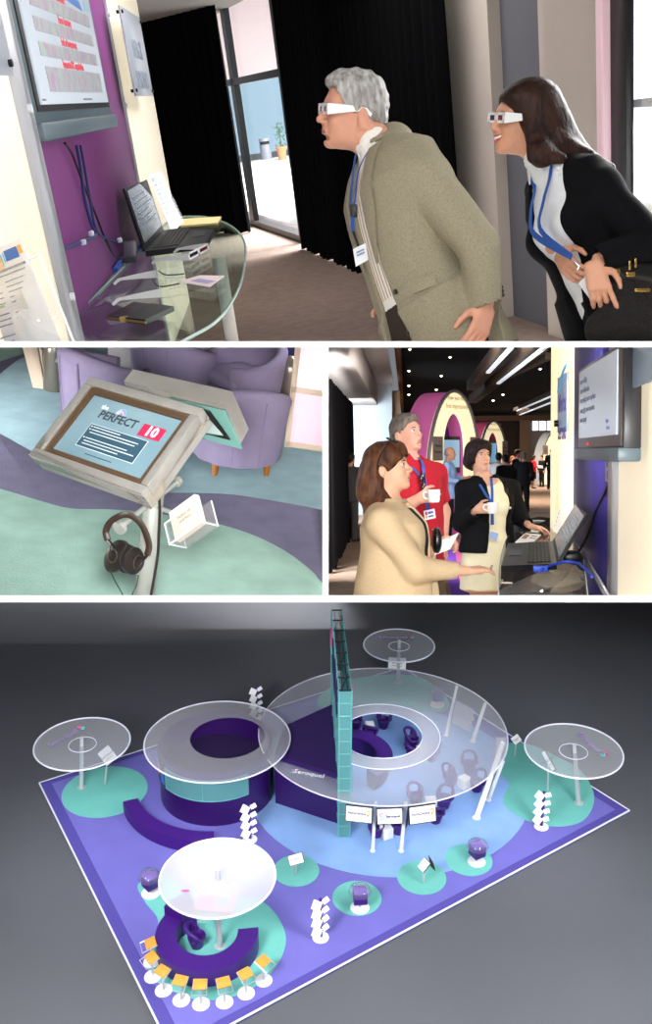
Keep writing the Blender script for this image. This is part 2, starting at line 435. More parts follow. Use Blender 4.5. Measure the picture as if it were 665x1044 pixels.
        for a in range(3):
            b, d = (a+1) % 3, (a+2) % 3
            s0 = [slice(None)]*3; s1 = [slice(None)]*3; s0[a] = slice(0, -1); s1[a] = slice(1, None)
            x = S[tuple(s0)] != S[tuple(s1)]; e = np.argwhere(x); e = e[(e[:, b] > 0) & (e[:, d] > 0) & (e[:, b] < n[b]) & (e[:, d] < n[d])]
            if not len(e): continue
            g = []
            for ob, od in ((-1, -1), (0, -1), (0, 0), (-1, 0)):
                w = e.copy(); w[:, b] += ob; w[:, d] += od; g.append(vid[tuple(w.T)])
            q = np.stack(g, 1); fl = ~S[tuple(e.T)]; q[fl] = q[fl][:, ::-1]; Q.append(q[(q >= 0).all(1)])
        return V, np.concatenate(Q)
class Fig:
    """a figure laid out in the camera's axes (X right, Y away, Z up) at true size and turned into the room's frame"""
    def __init__(s, P): s.P = P; s.Rt = np.array(P.R).T; s.eye = np.array(P.eye)
    def J(s, x, y, d): return A_((x-CX)/F*d, d, (CY-y)/F*d)
    def room(s, V): return np.asarray(V) @ s.Rt.T + s.eye
    def rv(s, v): return Vector(s.Rt @ np.asarray(v)+s.eye)
    def mesh(s, sd, name, mats, L=None, relax=1):
        V, Q = sd.polygonise()
        for _ in range(relax):                  # one light relaxation
            acc = np.zeros_like(V); cnt = np.zeros(len(V))
            for i in range(4):
                np.add.at(acc, Q[:, i], V[Q[:, (i+1) % 4]]); np.add.at(cnt, Q[:, i], 1); np.add.at(acc, Q[:, i], V[Q[:, i-1]]); np.add.at(cnt, Q[:, i], 1)
            V = V*.5+.5*acc/np.maximum(cnt, 1)[:, None]
        Vr = s.room(V)
        if L is not None: Li = np.array(L.inverted()); Vr = Vr @ Li[:3, :3].T + Li[:3, 3]
        me = bpy.data.meshes.new(name); me.from_pydata(Vr.tolist(), [], Q.tolist())
        mats = mats if isinstance(mats, list) else [(None, mats)]
        for _, m in mats: me.materials.append(m)
        if len(mats) > 1:
            C = V[Q].mean(1); mi = np.zeros(len(Q), np.int32)
            for i, (fn, m) in enumerate(mats):
                if fn is not None: mi[fn(C)] = i
            me.polygons.foreach_set('material_index', mi)
        me.polygons.foreach_set('use_smooth', np.ones(len(Q), bool)); me.update(); return me
    def body(s, sd, name, mats, label, cat, foot, group=None):
        L = T(s.rv(foot)); s.L = L; me = s.mesh(sd, name, mats, L)
        o = bpy.data.objects.new(name, me); COL.objects.link(o); tagp(o, label, cat, group, None); place(s.P, o, L); s.o = o; return o
    def wear(s, sd, name, mats, label=None, par=None):
        return part(par or s.o, name, s.mesh(sd, name, mats, s.L), label)
    def pmb(s, name, mb, label=None, par=None):     # builder with points in camera axes
        mb.v = [tuple(s.rv(v)) for v in mb.v]; return part(par or s.o, name, mb, label, True)
    def smb(s, name, mb, label, cat, group=None):
        mb.v = [tuple(s.rv(v)) for v in mb.v]; return solo(s.P, name, mb, label, cat, group=group)
BASE = np.eye(3)
def aim(x, y):                              # figure axes square to the line of sight through a pixel
    global BASE
    d = unit(A_((x-CX)/F, 1, (CY-y)/F)); r = unit(np.cross(d, A_(0, 0, 1))); BASE = np.stack([r, d, np.cross(r, d)], 1)
def axes(yaw, pitch=0, roll=0):
    y, p, r = [math.radians(a) for a in (yaw, pitch, roll)]; F0 = BASE @ A_(math.sin(y), -math.cos(y), 0); Z = BASE @ A_(0, 0, 1)
    Fw = math.cos(p)*F0+math.sin(p)*Z; U = math.cos(p)*Z-math.sin(p)*F0; Lf = np.cross(U, Fw)
    U2 = math.cos(r)*U+math.sin(r)*Lf; L2 = np.cross(U2, Fw); return Fw, L2, U2
class Head:
    def __init__(s, o, yaw, pitch=0, roll=0, sc=1.0): s.o = np.array(o, float); s.F, s.L, s.U = axes(yaw, pitch, roll); s.sc = sc; s.R = np.stack([s.F, s.L, s.U], 1)
    def p(s, x, y, z): return s.o+s.sc*(x*s.F+y*s.L+z*s.U)
    def loc(s, V): return ((np.asarray(V)-s.o) @ s.R)/s.sc
    def build(s, S, female=False, ear=(-.02, -.008), nose=1.0, jaw=1.0, ears=True):
        e = lambda c, r, k=.02, op='u': S.el(s.p(*c), A_(*r)*s.sc, s.R, k*s.sc, op)
        e((-.014, 0, .043), (.098, .075, .085)); e((.03, 0, -.02), (.058, .06, .083), .03); e((.042, 0, -.066), (.044*jaw, .047*jaw, .04), .03)
        e((.076, 0, -.094), (.017, .019, .015), .025)
        e((.071, 0, .034), (.02, .05, .014), .02)
        for q in (-1, 1): e((.06, q*.036, -.02), (.026, .021, .022), .02)
        for q in (-1, 1): e((.094, q*.031, .01), (.014, .017, .01), .014, 's')
        S.rc(s.p(.083, 0, .014), s.p(.083+.026*nose, 0, -.02), .0085*s.sc, .0115*s.sc, .012*s.sc)
        for q in (-1, 1): e((.096, q*.0115, -.027), (.012, .008, .0075), .006)
        e((.088, 0, -.043), (.012, .02, .01), .012); e((.09, 0, -.0535), (.0105, .021, .0052), .005); e((.0885, 0, -.063), (.010, .019, .0062), .005)
        e((.082, 0, -.079), (.012, .02, .006), .012, 's') if not female else None
        if ears:
            for q in (-1, 1):
                Re = s.R; e((ear[0], q*.077, ear[1]), (.017, .009, .028), .005); e((ear[0]+.004, q*.085, ear[1]+.003), (.009, .006, .018), .004, 's')
    def neck(s, S, base, r0=.056, r1=.062, k=.03): S.rc(s.p(-.022, 0, -.05), base, r0*s.sc, r1, k)
    def face(s, fig, eyes=True, iris='4a5a5a', brow='4a3628', lip='a8605a', smile=False, up=0, lids=True):
        H = lambda x, y, z: tuple(s.p(x, y, z)); sc = s.sc
        for q in (-1, 1):
            if eyes:
                mb = MB(mat('eye_white', 'd8d4cf', .3)); mb.ball(H(.0715, q*.031, .011), .0145*sc, 14); mb.use(mat('iris_'+iris, iris, .25)).ball(H(.0806, q*.0315+.0005, .012+up), .0084*sc, 12); fig.pmb('eye', mb)
                mb = MB(mat('lash', '2a1c18', .7)); mb.tube([H(.081-.2*abs(t-.02)*.6, q*(.031+t), .0185-6*t*t) for t in (-.015, -.008, 0, .008, .015)], [.001*sc, .0017*sc, .0019*sc, .0017*sc, .001*sc], 6); fig.pmb('eyelash', mb)
            mb = MB(mat('brow_'+brow, brow, .8)); mb.tube([H(.0915-12*t*t-.006*(t > 0)*t*60, q*(.03+t), .031-8*t*t) for t in (-.018, -.009, 0, .01, .02)], [.0015*sc, .0033*sc, .0036*sc, .0028*sc, .0012*sc], 6); fig.pmb('eyebrow', mb)
        mb = MB(mat('lip_'+lip, lip, .45))
        if smile:
            mb.tube([H(.1015-20*t*t, t, -.049+9*t*t) for t in (-.028, -.016, 0, .016, .028)], [.001*sc, .004*sc, .0045*sc, .004*sc, .001*sc], 8); mb.tube([H(.0985-20*t*t, t, -.0665+22*t*t) for t in (-.028, -.016, 0, .016, .028)], [.001*sc, .005*sc, .0055*sc, .005*sc, .001*sc], 8)
            m2 = MB(mat('teeth', 'f2efe8', .25)); m2.sheet([[H(.1005-20*t*t, t, -.0505+9*t*t) for t in np.linspace(-.025, .025, 9)], [H(.0985-20*t*t, t, -.064+20*t*t) for t in np.linspace(-.025, .025, 9)]], .004); fig.pmb('teeth', m2)
        else:
            mb.tube([H(.1005-26*t*t, t, -.0535+2*t*t) for t in (-.022, -.012, 0, .012, .022)], [.001*sc, .0032*sc, .0036*sc, .0032*sc, .001*sc], 8); mb.tube([H(.0985-26*t*t, t, -.0615+7*t*t) for t in (-.021, -.012, 0, .012, .021)], [.001*sc, .0038*sc, .0045*sc, .0038*sc, .001*sc], 8)
        fig.pmb('lips', mb)
def hand(S, wrist, d, n, side, curl=.5, sc=1.0, thumb=.6, spread=.12, curls=None):
    """palm + four fingers + thumb. d: wrist->fingers, n: back of the hand, side: towards the thumb"""
    w = np.array(wrist, float); d = unit(d); n = unit(np.array(n)-np.dot(n, d)*d); t = unit(np.array(side)-np.dot(side, d)*d-np.dot(side, n)*n)
    q = lambda a, b, c: w+sc*(a*d+b*t+c*n)
    for i, b in enumerate((.028, .0095, -.009, -.026)):
        S.rc(q(.008, b*.62, 0), q(.088-.004*i*(i > 1), b, 0), .0145*sc, .0115*sc, .012*sc)
    S.rc(q(.03, .012, -.008), q(.06, -.012, -.008), .014*sc, .012*sc, .015*sc)
    for i, (b, L) in enumerate(((.028, .9), (.0095, 1.0), (-.009, .94), (-.026, .76))):
        c = (curls[i] if curls else curl); p = q(.088-.004*i*(i > 1), b, 0); a = 0; dirb = spread*(1.2-i*.8)
        for seg, r0, r1, f in ((.045*L, .0095, .0088, .75), (.028*L, .0088, .008, 1.0), (.022*L, .008, .0068, .7)):
            a += c*f*1.15; v = unit(math.cos(a)*(d+dirb*t*.5)-math.sin(a)*n); e = p+sc*seg*v; S.rc(p, e, r0*sc, r1*sc, .004*sc); p = e
    p = q(.02, .026, -.004); v = unit(.75*d+.75*t-thumb*.4*n); e = p+sc*.042*v; S.rc(p, e, .0135*sc, .0105*sc, .014*sc)
    v2 = unit(d*.95+.28*t-thumb*.75*n); e2 = e+sc*.032*v2; S.rc(e, e2, .0105*sc, .009*sc, .004*sc); v3 = unit(d-.05*t-thumb*1.0*n); S.rc(e2, e2+sc*.024*v3, .009*sc, .0072*sc, .004*sc)
def skin(name, c): return mat(name, c, .5, spec=.35, var=.035, vscale=60)
def hairmat(name, c, c2, sc=40): return mat(name, c, .55, spec=.22, var=.5, vscale=sc, stretch=(1, 1, .25), col2=c2, bump=.25, bscale=90)
# ================================================================ lower compartment: the stand seen from above
def panel4():
    P = P4
    studio = mat('studio_grey', '5c5d63', .95, spec=.03, var=.06, vscale=.6)
    blue = mat('carpet_violet', '6e69b6', .9, spec=.1, var=.05, vscale=3); edge = mat('carpet_border', '524a96', .9, spec=.1)
    teal = mat('carpet_teal', '6cb8ae', .9, spec=.1, var=.04, vscale=5); lblue = mat('carpet_sky', '84a8dc', .9, spec=.1, var=.12, vscale=2.2)
    white = mat('stand_white', 'f2f2f2', .4); steel = mat('stand_steel', 'c9cbd0', .3, .3); wtrim = mat('edge_trim', 'e4e2f0', .5)
    purple = mat('stand_purple', '3a0a70', .45, spec=.5); dkpurp = mat('stand_wall_purple', '2c0a56', .4, spec=.5); inside = mat('stand_inside', '231040', .7)
    frost = clear('frosted_disc', 'ffffff', .04, .2, .2, 'f4f2f8', .35); domem = clear('clear_dome', 'ffffff', .08, .05, .08, 'e8e4f8', .5)
    tealp = clear('teal_panel', 'c8f0ee', .08, .2, .75, '7fc4c6', .4); tealf = mat('teal_frame', '6fb8b8', .4, .2); blk = mat('thin_black', '101014', .5)
    pink = mat('mark_pink', 'e0559a', .5); aqua = mat('mark_aqua', '63c8c0', .5); ink = mat('ink_violet', '2c1a60', .5); gold = mat('mark_gold', 'caa23a', .5); ygreen = mat('mark_yellowgreen', 'c0bc50', .5)
    orange = mat('seat_orange', 'e0953c', .5, var=.06, vscale=30); paper = mat('paper_white', 'fafafa', .6)
    def rad(x, y, r, z=0): p = P.fl(x, y, z); return P.dep(p)*r/F/1.0
    # setting
    far = [P.fl(-60, 606), P.fl(725, 606)]; near = [P.fl(760, 1090), P.fl(-95, 1090)]
    mb = MB(studio); mb.prism([(p.x, p.y) for p in far+near], -.06, -.03); solo(P, 'floor', mb, kind='structure')
    q = [P.fl(40, 798), P.fl(177, 1075.5), P.fl(642, 826), P.fl(410, 680)]; c = sum(q, Vector())/4
    ins = [c+(p-c)*.955 for p in q]
    mb = MB(edge); mb.prism([(p.x, p.y) for p in q], -.03, .0); mb.use(blue).prism([(p.x, p.y) for p in ins], 0, .003)
    plat = solo(P, 'platform', mb, 'large violet carpeted exhibition platform with a thin white edge', 'platform', loc=c)
    mb = MB(wtrim)
    for i in range(4): mb.tube([q[i]+Vector((0, 0, -.004)), q[(i+1) % 4]+Vector((0, 0, -.004))], .009, 6)
    part(plat, 'edge_trim', mb, 'white edge trim', True)
    def carpet(poly, name, m, label, z0=.003, z1=.007):
        mb = MB(m); mb.prism([(p.x, p.y) for p in poly], z0, z1); return solo(P, name, mb, label, 'carpet', loc=sum(poly, Vector())/len(poly))
    def ell(x, y, rx, n=48):
        p = P.fl(x, y); r = rad(x, y, rx); return [p+Vector((r*math.cos(2*PI*k/n), r*math.sin(2*PI*k/n), 0)) for k in range(n)]
    blob = lambda pts: smooth([P.fl(*a) for a in pts], 6, True)
    carpet(ell(107, 807, 43), 'round_carpet', teal, 'round teal carpet under the single left parasol')
    carpet(blob([(325, 712), (345, 697), (385, 689), (425, 690), (446, 702), (458, 716), (452, 726), (425, 726), (395, 722), (350, 724), (328, 722)]), 'curved_carpet', teal, 'curved teal carpet behind the big round canopy')
    carpet(blob([(507, 768), (520, 758), (545, 761), (568, 772), (592, 786), (606, 812), (596, 836), (568, 843), (535, 836), (513, 818), (519, 798), (503, 785)]), 'curved_carpet', teal, 'curved teal carpet under the right parasol')
    carpet(blob([(141, 902), (165, 893), (185, 905), (225, 910), (268, 920), (291, 952), (282, 985), (250, 1012), (205, 1020), (165, 1005), (150, 985), (157, 960), (161, 938), (148, 920)]), 'curved_carpet', teal, 'largest teal carpet under the arc desk and glowing white parasol')
    for x, y, r, l in ((302, 888, 23.5, 'small round teal carpet behind the front brochure rack'), (364, 916, 25, 'small round teal carpet under the middle purple display cube'), (430, 895, 25, 'small round teal carpet under the folded double sign'), (478, 877, 24, 'small round teal carpet under the display cube nearest the right edge')):
        carpet(ell(x, y, r), 'round_carpet', teal, l)
    carpet(ell(395, 796, 143, 64), 'round_carpet', lblue, 'pale blue round carpet under the biggest canopy', .0045, .0055)
    # ---- big canopy
    Hb = P.above(P.fl(395, 868), 822).z
    cb = P.fl(390, 744, Hb); Rb = P.dep(cb)*126/F; f0 = Vector((cb.x, cb.y, 0))
    def canopy_mesh(r0, r1, z, m, th=.006, n=72, dish=0):
        mb = MB(m); mb.ringsec(max(r0, .004), r1, z, z+th, 0, 2*PI, n); return mb
    big = thing(P, 'round_canopy', 'biggest translucent round canopy with a ring opening, beside the teal tower', 'canopy', f0)
    rh = P.dep(cb)*41/F; rr = P.dep(cb)*59/F; off = P.fl(389, 750, Hb)-cb
    mb = MB(frost); n = 72; vs = []
    for k in range(n):
        a = 2*PI*k/n; ca, sa = math.cos(a), math.sin(a)
        for rad_, oz, z in ((rr, 1, Hb), (Rb, 0, Hb+.01), (Rb, 0, Hb+.016), (rr, 1, Hb+.006)): vs.append((rad_*ca+off.x*oz, rad_*sa+off.y*oz, z))
    mb.mesh(vs, [(k*4+j, ((k+1) % n)*4+j, ((k+1) % n)*4+(j+1) % 4, k*4+(j+1) % 4) for k in range(n) for j in range(4)])
    part(big, 'canopy_disc', mb)
    mb = MB(clear('frosted_ring', 'ffffff', .05, .2, .3, 'f6f4fa', .35)); mb.ringsec(rh, rr, Hb, Hb+.007, 0, 2*PI, 64, c=(off.x, off.y, 0)); part(big, 'inner_ring', mb, 'whiter ring around the opening')
    mb = MB(wtrim)
    for r_, o_ in ((Rb, 0), (rh, 1), (rr, 1)): mb.tube([(r_*math.cos(2*PI*k/72)+off.x*o_, r_*math.sin(2*PI*k/72)+off.y*o_, Hb+.008) for k in range(72)], .007 if not o_ else .005, 6, closed=True)
    part(big, 'rim', mb, 'white rim')
    def logo(mb, o, s, M):                 # two-stroke S mark
        mb.use(pink).tube([M @ Vector(p) for p in smooth([(.45*s, .55*s, 0), (.05*s, .8*s, 0), (-.35*s, .55*s, 0), (-.2*s, .15*s, 0), (.1*s, 0, 0)], 4)], .13*s, 6)
        mb.use(aqua).tube([M @ Vector(p) for p in smooth([(-.1*s, .0, 0), (.3*s, -.1*s, 0), (.42*s, -.45*s, 0), (.05*s, -.75*s, 0), (-.42*s, -.5*s, 0)], 4)], .13*s, 6)
    mk = lambda p, rz, z: T(p.x, p.y, z) @ RZ(rz)
    lp = P.fl(313, 790, Hb)-f0; mb = MB(pink); logo(mb, 0, .035, mk(lp+Vector((-.13, .03, 0)), -.3, Hb+.02)); mb.use(paper).text('Seroquel', .085, mk(lp+Vector((.02, -.01, 0)), -.3, Hb+.02), .001)
    part(big, 'lettering', mb, 'white lettering beside a pink and aqua mark')
    # legs
    def leg(a, b, r, par, name='leg'):
        mb = MB(white); mb.cyl(a, b, r, r*.85, 14); mb.cyl(Vector(a), Vector(a)+Vector((0, 0, .008)), r*1.5, n=14); return part(par, name, mb, None, True)
    for (bx, by, tx, ty, r) in ((380, 868, 383, 818, .016), (409, 868, 414, 818, .018), (486, 834, 513, 757, .027), (498, 816, 513, 776, .02), (455, 750, 466, 699, .018), (482, 756, 495, 717, .022)):
        leg(P.fl(bx, by), P.fl(tx, ty, Hb), r, big)
    # hanging signs at the front
    def signboard(pix, d, label, txt, group=None, name='sign'):
        pts = [P.at(x, y, dd) for (x, y), dd in zip(pix, d)]; ce = sum(pts, Vector())/4
        Mx = frame(ce, pts[1]-pts[0], pts[0]-pts[3]); w = (pts[1]-pts[0]).length; h = (pts[0]-pts[3]).length
        t = thing(P, name, label, 'sign', L=Mx, group=group)
        mb = MB(blk); mb.box((0, 0, -.012), (w, h, .02), r=.003); part(t, 'frame', mb, 'black frame')
        mb = MB(paper); mb.box((0, 0, 0), (w*.93, h*.88, .006)); part(t, 'face', mb, 'white face')
        mb = MB(ink)
        if txt == 'az':
            mb.text('AstraZeneca', w*.128, T(-w*.07, h*.06, .005), .001, bold=.0006); mb.use(ygreen).text('Neuroscience', w*.075, T(-w*.12, -h*.17, .005), .001); mb.use(gold)
            mb.tube([T(w*.34, h*.1, .005) @ Vector(p) for p in smooth([(-.06*w, .08*h, 0), (.04*w, .14*h, 0), (.05*w, -.04*h, 0), (-.04*w, -.1*h, 0), (.03*w, -.16*h, 0)], 4)], h*.035, 5)
        elif txt == 'sq':
            logo(mb, 0, h*.24, T(-w*.31, 0, .005)); mb.use(ink).text('Seroquel', w*.155, T(w*.12, 0, .005), .001, bold=.001)
        else:
            mb.text('Seroquel', h*.24, T(w*.06, 0, .005), .001); logo(mb, 0, h*.16, T(-w*.34, 0, .005))
        part(t, 'lettering', mb); return t
    dz = P.dep(P.fl(395, 822, Hb))-.07
    signboard([(352, 820), (380, 823), (380, 841), (352, 837)], [dz+.06, dz, dz, dz+.06], 'hanging white sign with gold mark, between teal tower and first front pole', 'az', 'signs hung under the biggest canopy')
    signboard([(384, 824), (411, 823), (411, 841), (384, 841)], [dz]*4, 'hanging white sign with pink and aqua mark between the two front poles', 'sq', 'signs hung under the biggest canopy')
    signboard([(417, 823), (445, 819), (445, 837), (417, 842)], [dz, dz+.08, dz+.08, dz], 'hanging white sign with gold mark, at the free end of the three', 'az', 'signs hung under the biggest canopy')
    t = thing(P, 'sign', 'faint hanging sign seen through the back of the biggest canopy', 'sign', P.fl(474, 742))
    pts = [P.at(x, y, P.dep(P.fl(482, 756))) for x, y in ((465, 714), (484, 724), (480, 747), (461, 737))]
    mb = MB(clear('grey_sheet', 'ffffff', .05, .2, .55, 'b9b8c4')); mb.slab(pts, (0, .015, 0)); part(t, 'face', mb, None, True)
    mb = MB(blk); Mx = frame(sum(pts, Vector())/4+Vector((0, -.012, 0)), pts[1]-pts[0], pts[0]-pts[3]); mb.text('AstraZeneca', .035, Mx, .001); mb.use(gold).tube([Mx @ Vector(p) for p in smooth([(.08, .05, 0), (.11, .03, 0), (.08, 0, 0), (.1, -.03, 0)], 4)], .008, 5); part(t, 'lettering', mb, None, True)
    t = thing(P, 'door_frame', 'narrow white upright panel with a grey outline by the slanted legs', 'door frame', P.fl(505, 800))
    dd = P.dep(P.fl(505, 800)); pts = [P.at(x, y, dd) for x, y in ((506, 752), (516, 752), (510, 786), (502, 790))]
    mb = MB(mat('outline_grey', '8a86a0', .5)); mb.tube(pts, .012, 6, closed=True); part(t, 'frame', mb, None, True)
    mb = MB(clear('pale_sheet', 'ffffff', .05, .2, .5, 'e6e6ee')); mb.slab(pts, (0, .01, 0)); part(t, 'panel', mb, None, True)
    # ---- small canopy and its drum
    cd_ = P.fl(222, 806); Hs = P.above(cd_, 754).z; cs = P.fl(222, 755, Hs); Rs = P.dep(cs)*74/F; rd = P.dep(cd_)*57/F
    f1 = Vector((cs.x, cs.y, 0))
    sm = thing(P, 'round_canopy', 'translucent round canopy with a dark centre, over the purple drum room', 'canopy', f1)
    ho = P.fl(232, 752, Hs)-cs; rhs = P.dep(cs)*38/F
    mb = MB(frost); vs = []
    for k in range(n):
        a = 2*PI*k/n; ca, sa = math.cos(a), math.sin(a)
        for r_, o_, z in ((rhs, 1, Hs), (Rs, 0, Hs+.01), (Rs, 0, Hs+.016), (rhs, 1, Hs+.006)): vs.append((r_*ca+ho.x*o_, r_*sa+ho.y*o_, z))
    mb.mesh(vs, [(k*4+j, ((k+1) % n)*4+j, ((k+1) % n)*4+(j+1) % 4, k*4+(j+1) % 4) for k in range(n) for j in range(4)]); part(sm, 'canopy_disc', mb)
    mb = MB(wtrim); mb.tube([(Rs*math.cos(2*PI*k/72), Rs*math.sin(2*PI*k/72), Hs+.012) for k in range(72)], .008, 6, closed=True); part(sm, 'rim', mb, 'white rim')
    drum = thing(P, 'drum_room', 'dark purple drum room with a pale teal window band', 'booth', (cd_.x, cd_.y, 0))
    hd = Hs*.96; mb = MB(dkpurp); mb.ringsec(rd*.95, rd, 0, hd, 0, 2*PI, 64); part(drum, 'wall', mb)
    mb = MB(inside); mb.ringsec(.01, rd*.95, 0, hd*.55, 0, 2*PI, 48); part(drum, 'dark_interior', mb, 'dark interior')
    def ang(x, y): p = P.fl(x, y); return math.atan2(p.y-cd_.y, p.x-cd_.x)
    a0, a1 = math.radians(-142), math.radians(-52)
    mb = MB(tealp); mb.ringsec(rd*1.0, rd*1.012, hd*.5, hd*.9, a0, a1, 24); part(drum, 'window_band', mb, 'pale teal band')
    mb = MB(tealf)
    for z in (.5, .9): mb.tube([(rd*1.015*math.cos(a0+(a1-a0)*k/24), rd*1.015*math.sin(a0+(a1-a0)*k/24), hd*z) for k in range(25)], .004, 5)
    for k in (0, 12, 24): a = a0+(a1-a0)*k/24; mb.cyl((rd*1.015*math.cos(a), rd*1.015*math.sin(a), hd*.5), (rd*1.015*math.cos(a), rd*1.015*math.sin(a), hd*.9), .004, n=5)
    part(drum, 'band_frame', mb)
    mb = MB(blk); b0, b1 = math.radians(-178), math.radians(-143); mb.ringsec(rd*1.0, rd*1.015, hd*.48, hd*.93, b0, b1, 10)
    for k, m_ in ((0, aqua), (1, pink), (2, mat('mark_blue', '4a68b8', .5))): mb.use(m_).ringsec(rd*1.015, rd*1.02, hd*(.52+.1*(k % 2)), hd*(.86-.06*k), b0+.05+.19*k, b0+.2+.19*k, 4)
    part(drum, 'picture_band', mb, 'dark band with pink and blue picture')
    mb = MB(blk); a = math.radians(-18); mb.box((rd*math.cos(a), rd*math.sin(a), hd*.45), (.012, .012, hd*.85)); part(drum, 'door_joint', mb)
    # connecting room
    z = hd*.98; a, b = P.fl(281, 819), P.fl(347, 841); c_, d_ = P.fl(352, 712, z), P.fl(290, 740, z)
    mb = MB(dkpurp); mb.prism([(p.x, p.y) for p in (a, b, c_, d_)], 0, z); solo(P, 'link_room', mb, 'dark purple block joining the drum room to the teal tower', 'booth')
    # bench arc by the drum
    ang0, ang1 = ang(140, 826)-.02, ang(226, 850)
    mb = MB(purple); mb.ringsec(rd*1.42, rd*1.68, .0, .13, math.radians(-158), math.radians(-86), 30); solo(P, 'arc_bench', mb, 'low purple arc bench curving round the drum room', 'bench', loc=(cd_.x, cd_.y, 0), local=True)
    # tower
    A = P.fl(351, 854); Ht = P.above(A, 704).z; Tk = P.fl(343.5, 622, Ht); wd = P.dep(A)*12/F
    dirv = Vector((Tk.x-A.x, Tk.y-A.y, 0)); ln = dirv.length; dirv.normalize()
    Lm = frame(A, dirv.cross(Vector((0, 0, 1))), dirv); Lm = T(A) @ Matrix((dirv.cross(Vector((0, 0, 1))), dirv, (0, 0, 1))).transposed().to_4x4()
    tw = thing(P, 'teal_tower', 'tall teal lattice tower seen edge on, beside the biggest canopy', 'tower', L=Lm)
    mb = MB(tealp); x0 = wd/2
    mb.box((0, .006, Ht/2), (wd, .012, Ht)); mb.box((-x0+.004, ln/2, Ht/2), (.008, ln, Ht)); mb.box((x0-.004, ln/2, Ht/2), (.008, ln, Ht)); part(tw, 'panel', mb)
    mb = MB(tealf)
    for x in (-x0, x0):
        for y in (0, ln*.25, ln*.5, ln*.75, ln): mb.cyl((x, y, 0), (x, y, Ht), .008, n=6)
        for k in range(13): mb.cyl((x, 0, Ht*k/12), (x, ln, Ht*k/12), .005, n=5)
    for k in range(13): mb.cyl((-x0, 0, Ht*k/12), (x0, 0, Ht*k/12), .006, n=5)
    part(tw, 'frame', mb)
    mb = MB(blk)
    for k in range(8): y = ln*k/7; mb.cyl((-x0, y, Ht), (x0, y, Ht), .008, n=6)
    for x in (-x0*.4, x0*.4, x0): mb.cyl((x, 0, Ht), (x, ln, Ht), .005, n=5)
    for k in range(4): mb.cyl((-x0, ln*k/4, Ht*.97), (x0, ln*(k+1)/4, Ht*.97), .004, n=5)
    part(tw, 'top_lattice', mb, 'black open lattice on top')
    mb = MB(ink); mb.box((-x0-.006, ln*.45, Ht*.83), (.01, ln*.6, Ht*.2)); mb.use(pink).box((-x0-.012, ln*.82, Ht*.9), (.02, ln*.12, Ht*.07)); mb.use(aqua).box((-x0-.012, ln*.82, Ht*.83), (.02, ln*.12, Ht*.05)); part(tw, 'banner', mb, 'violet banner with pink mark on the side')
    mb = MB(pink); mb.box((x0+.012, ln*.1, Ht*.91), (.02, .05, Ht*.13)); part(tw, 'side_mark', mb, 'pink mark')
    # bar desk beside the tower
    cbar = P.fl(352, 786); rb = P.dep(cbar)*46/F
    mb = MB(purple); mb.ringsec(rb*.72, rb*.95, 0, .2, math.radians(-50), math.radians(125), 36, r1t=rb*1.05, r0t=rb*.7); solo(P, 'bar_counter', mb, 'curved purple bar counter inside the canopy ring', 'counter', loc=(cbar.x, cbar.y, 0), local=True)
    # ---- tub chairs and cube tables
    def chair_parts(t):
        mb = MB(purple); mb.lathe([(.001, 0), (.046, 0), (.054, .03), (.066, .075), (.074, .112), (.07, .118), (.062, .112), (.054, .078), (.001, .072)], 24); part(t, 'seat', mb)
        mb = MB(purple); lo = []; hi = []
        for k in range(15):
            a = math.radians(78+204*k/14)-PI/2; e = math.sin(PI*k/14)**.7; r_ = .07+.016*e; hi.append((r_*math.cos(a), r_*math.sin(a), .112+.1*e))
        mb.tube(hi, .0155, 8)
        for k in (2, 12): x, y, z = hi[k]; mb.tube([(x, y, z), (x*.9, y*.9, .1)], .014, 8)
        for q in (-1, 1): mb.tube([hi[1 if q < 0 else 13], hi[3 if q < 0 else 11], tuple(Vector(hi[3 if q < 0 else 11])*.93-Vector((0, 0, .05))), (hi[2 if q < 0 else 12][0]*.95, hi[2 if q < 0 else 12][1]*.95, .11)], .018, 8)
        part(t, 'backrest', mb)
    first = [None]
    def chair(x, y, face, label):
        p = P.fl(x, y)
        if first[0] is None:
            first[0] = thing(P, 'tub_chair', label, 'chair', p, math.radians(face), 'purple tub chairs under the biggest canopy'); chair_parts(first[0])
        else: dup(first[0], p, math.radians(face), label)
    cubef = [None]
    def cube(x, y, rz, label):
        p = P.fl(x, y); mb = MB(paper); mb.box((0, 0, .055), (.1, .1, .11), r=.004)
        if cubef[0] is None: cubef[0] = solo(P, 'cube_table', mb, label, 'table', loc=p, rz=rz, group='white cube tables under the canopy', local=True)
        else: dup(cubef[0], p, rz, label)
    for x, y, f_, l in ((384, 852, 60, 'purple tub chair behind the gold-marked sign nearest the tower'), (406, 849, -60, 'purple tub chair behind the middle hanging sign'),
                        (424, 821, 30, 'purple tub chair left of the white cube table inside the canopy front'), (453, 823, -30, 'purple tub chair right of the white cube table inside the canopy front'), (444, 838, 180, 'mostly hidden purple tub chair below the canopy front rim'),
                        (459, 800, 60, 'purple tub chair left of the cube table near the slanted legs'), (478, 788, 0, 'purple tub chair behind the cube table near the slanted legs'), (486, 806, -60, 'purple tub chair right of the cube table near the slanted legs'),
                        (420, 762, 60, 'upright-backed purple chair seen through the opening, behind the small cube'), (421, 775, 120, 'purple chair seen through the opening, in front of the small cube'), (440, 775, -60, 'faint purple chair under the white canopy ring'),
                        (363, 742, 40, 'purple chair seen through the opening, against the tower'), (378, 754, 160, 'purple chair in front of the cube at the back of the opening'), (391, 742, -30, 'purple chair right of the cube at the back of the opening')):
        chair(x, y, f_, l)
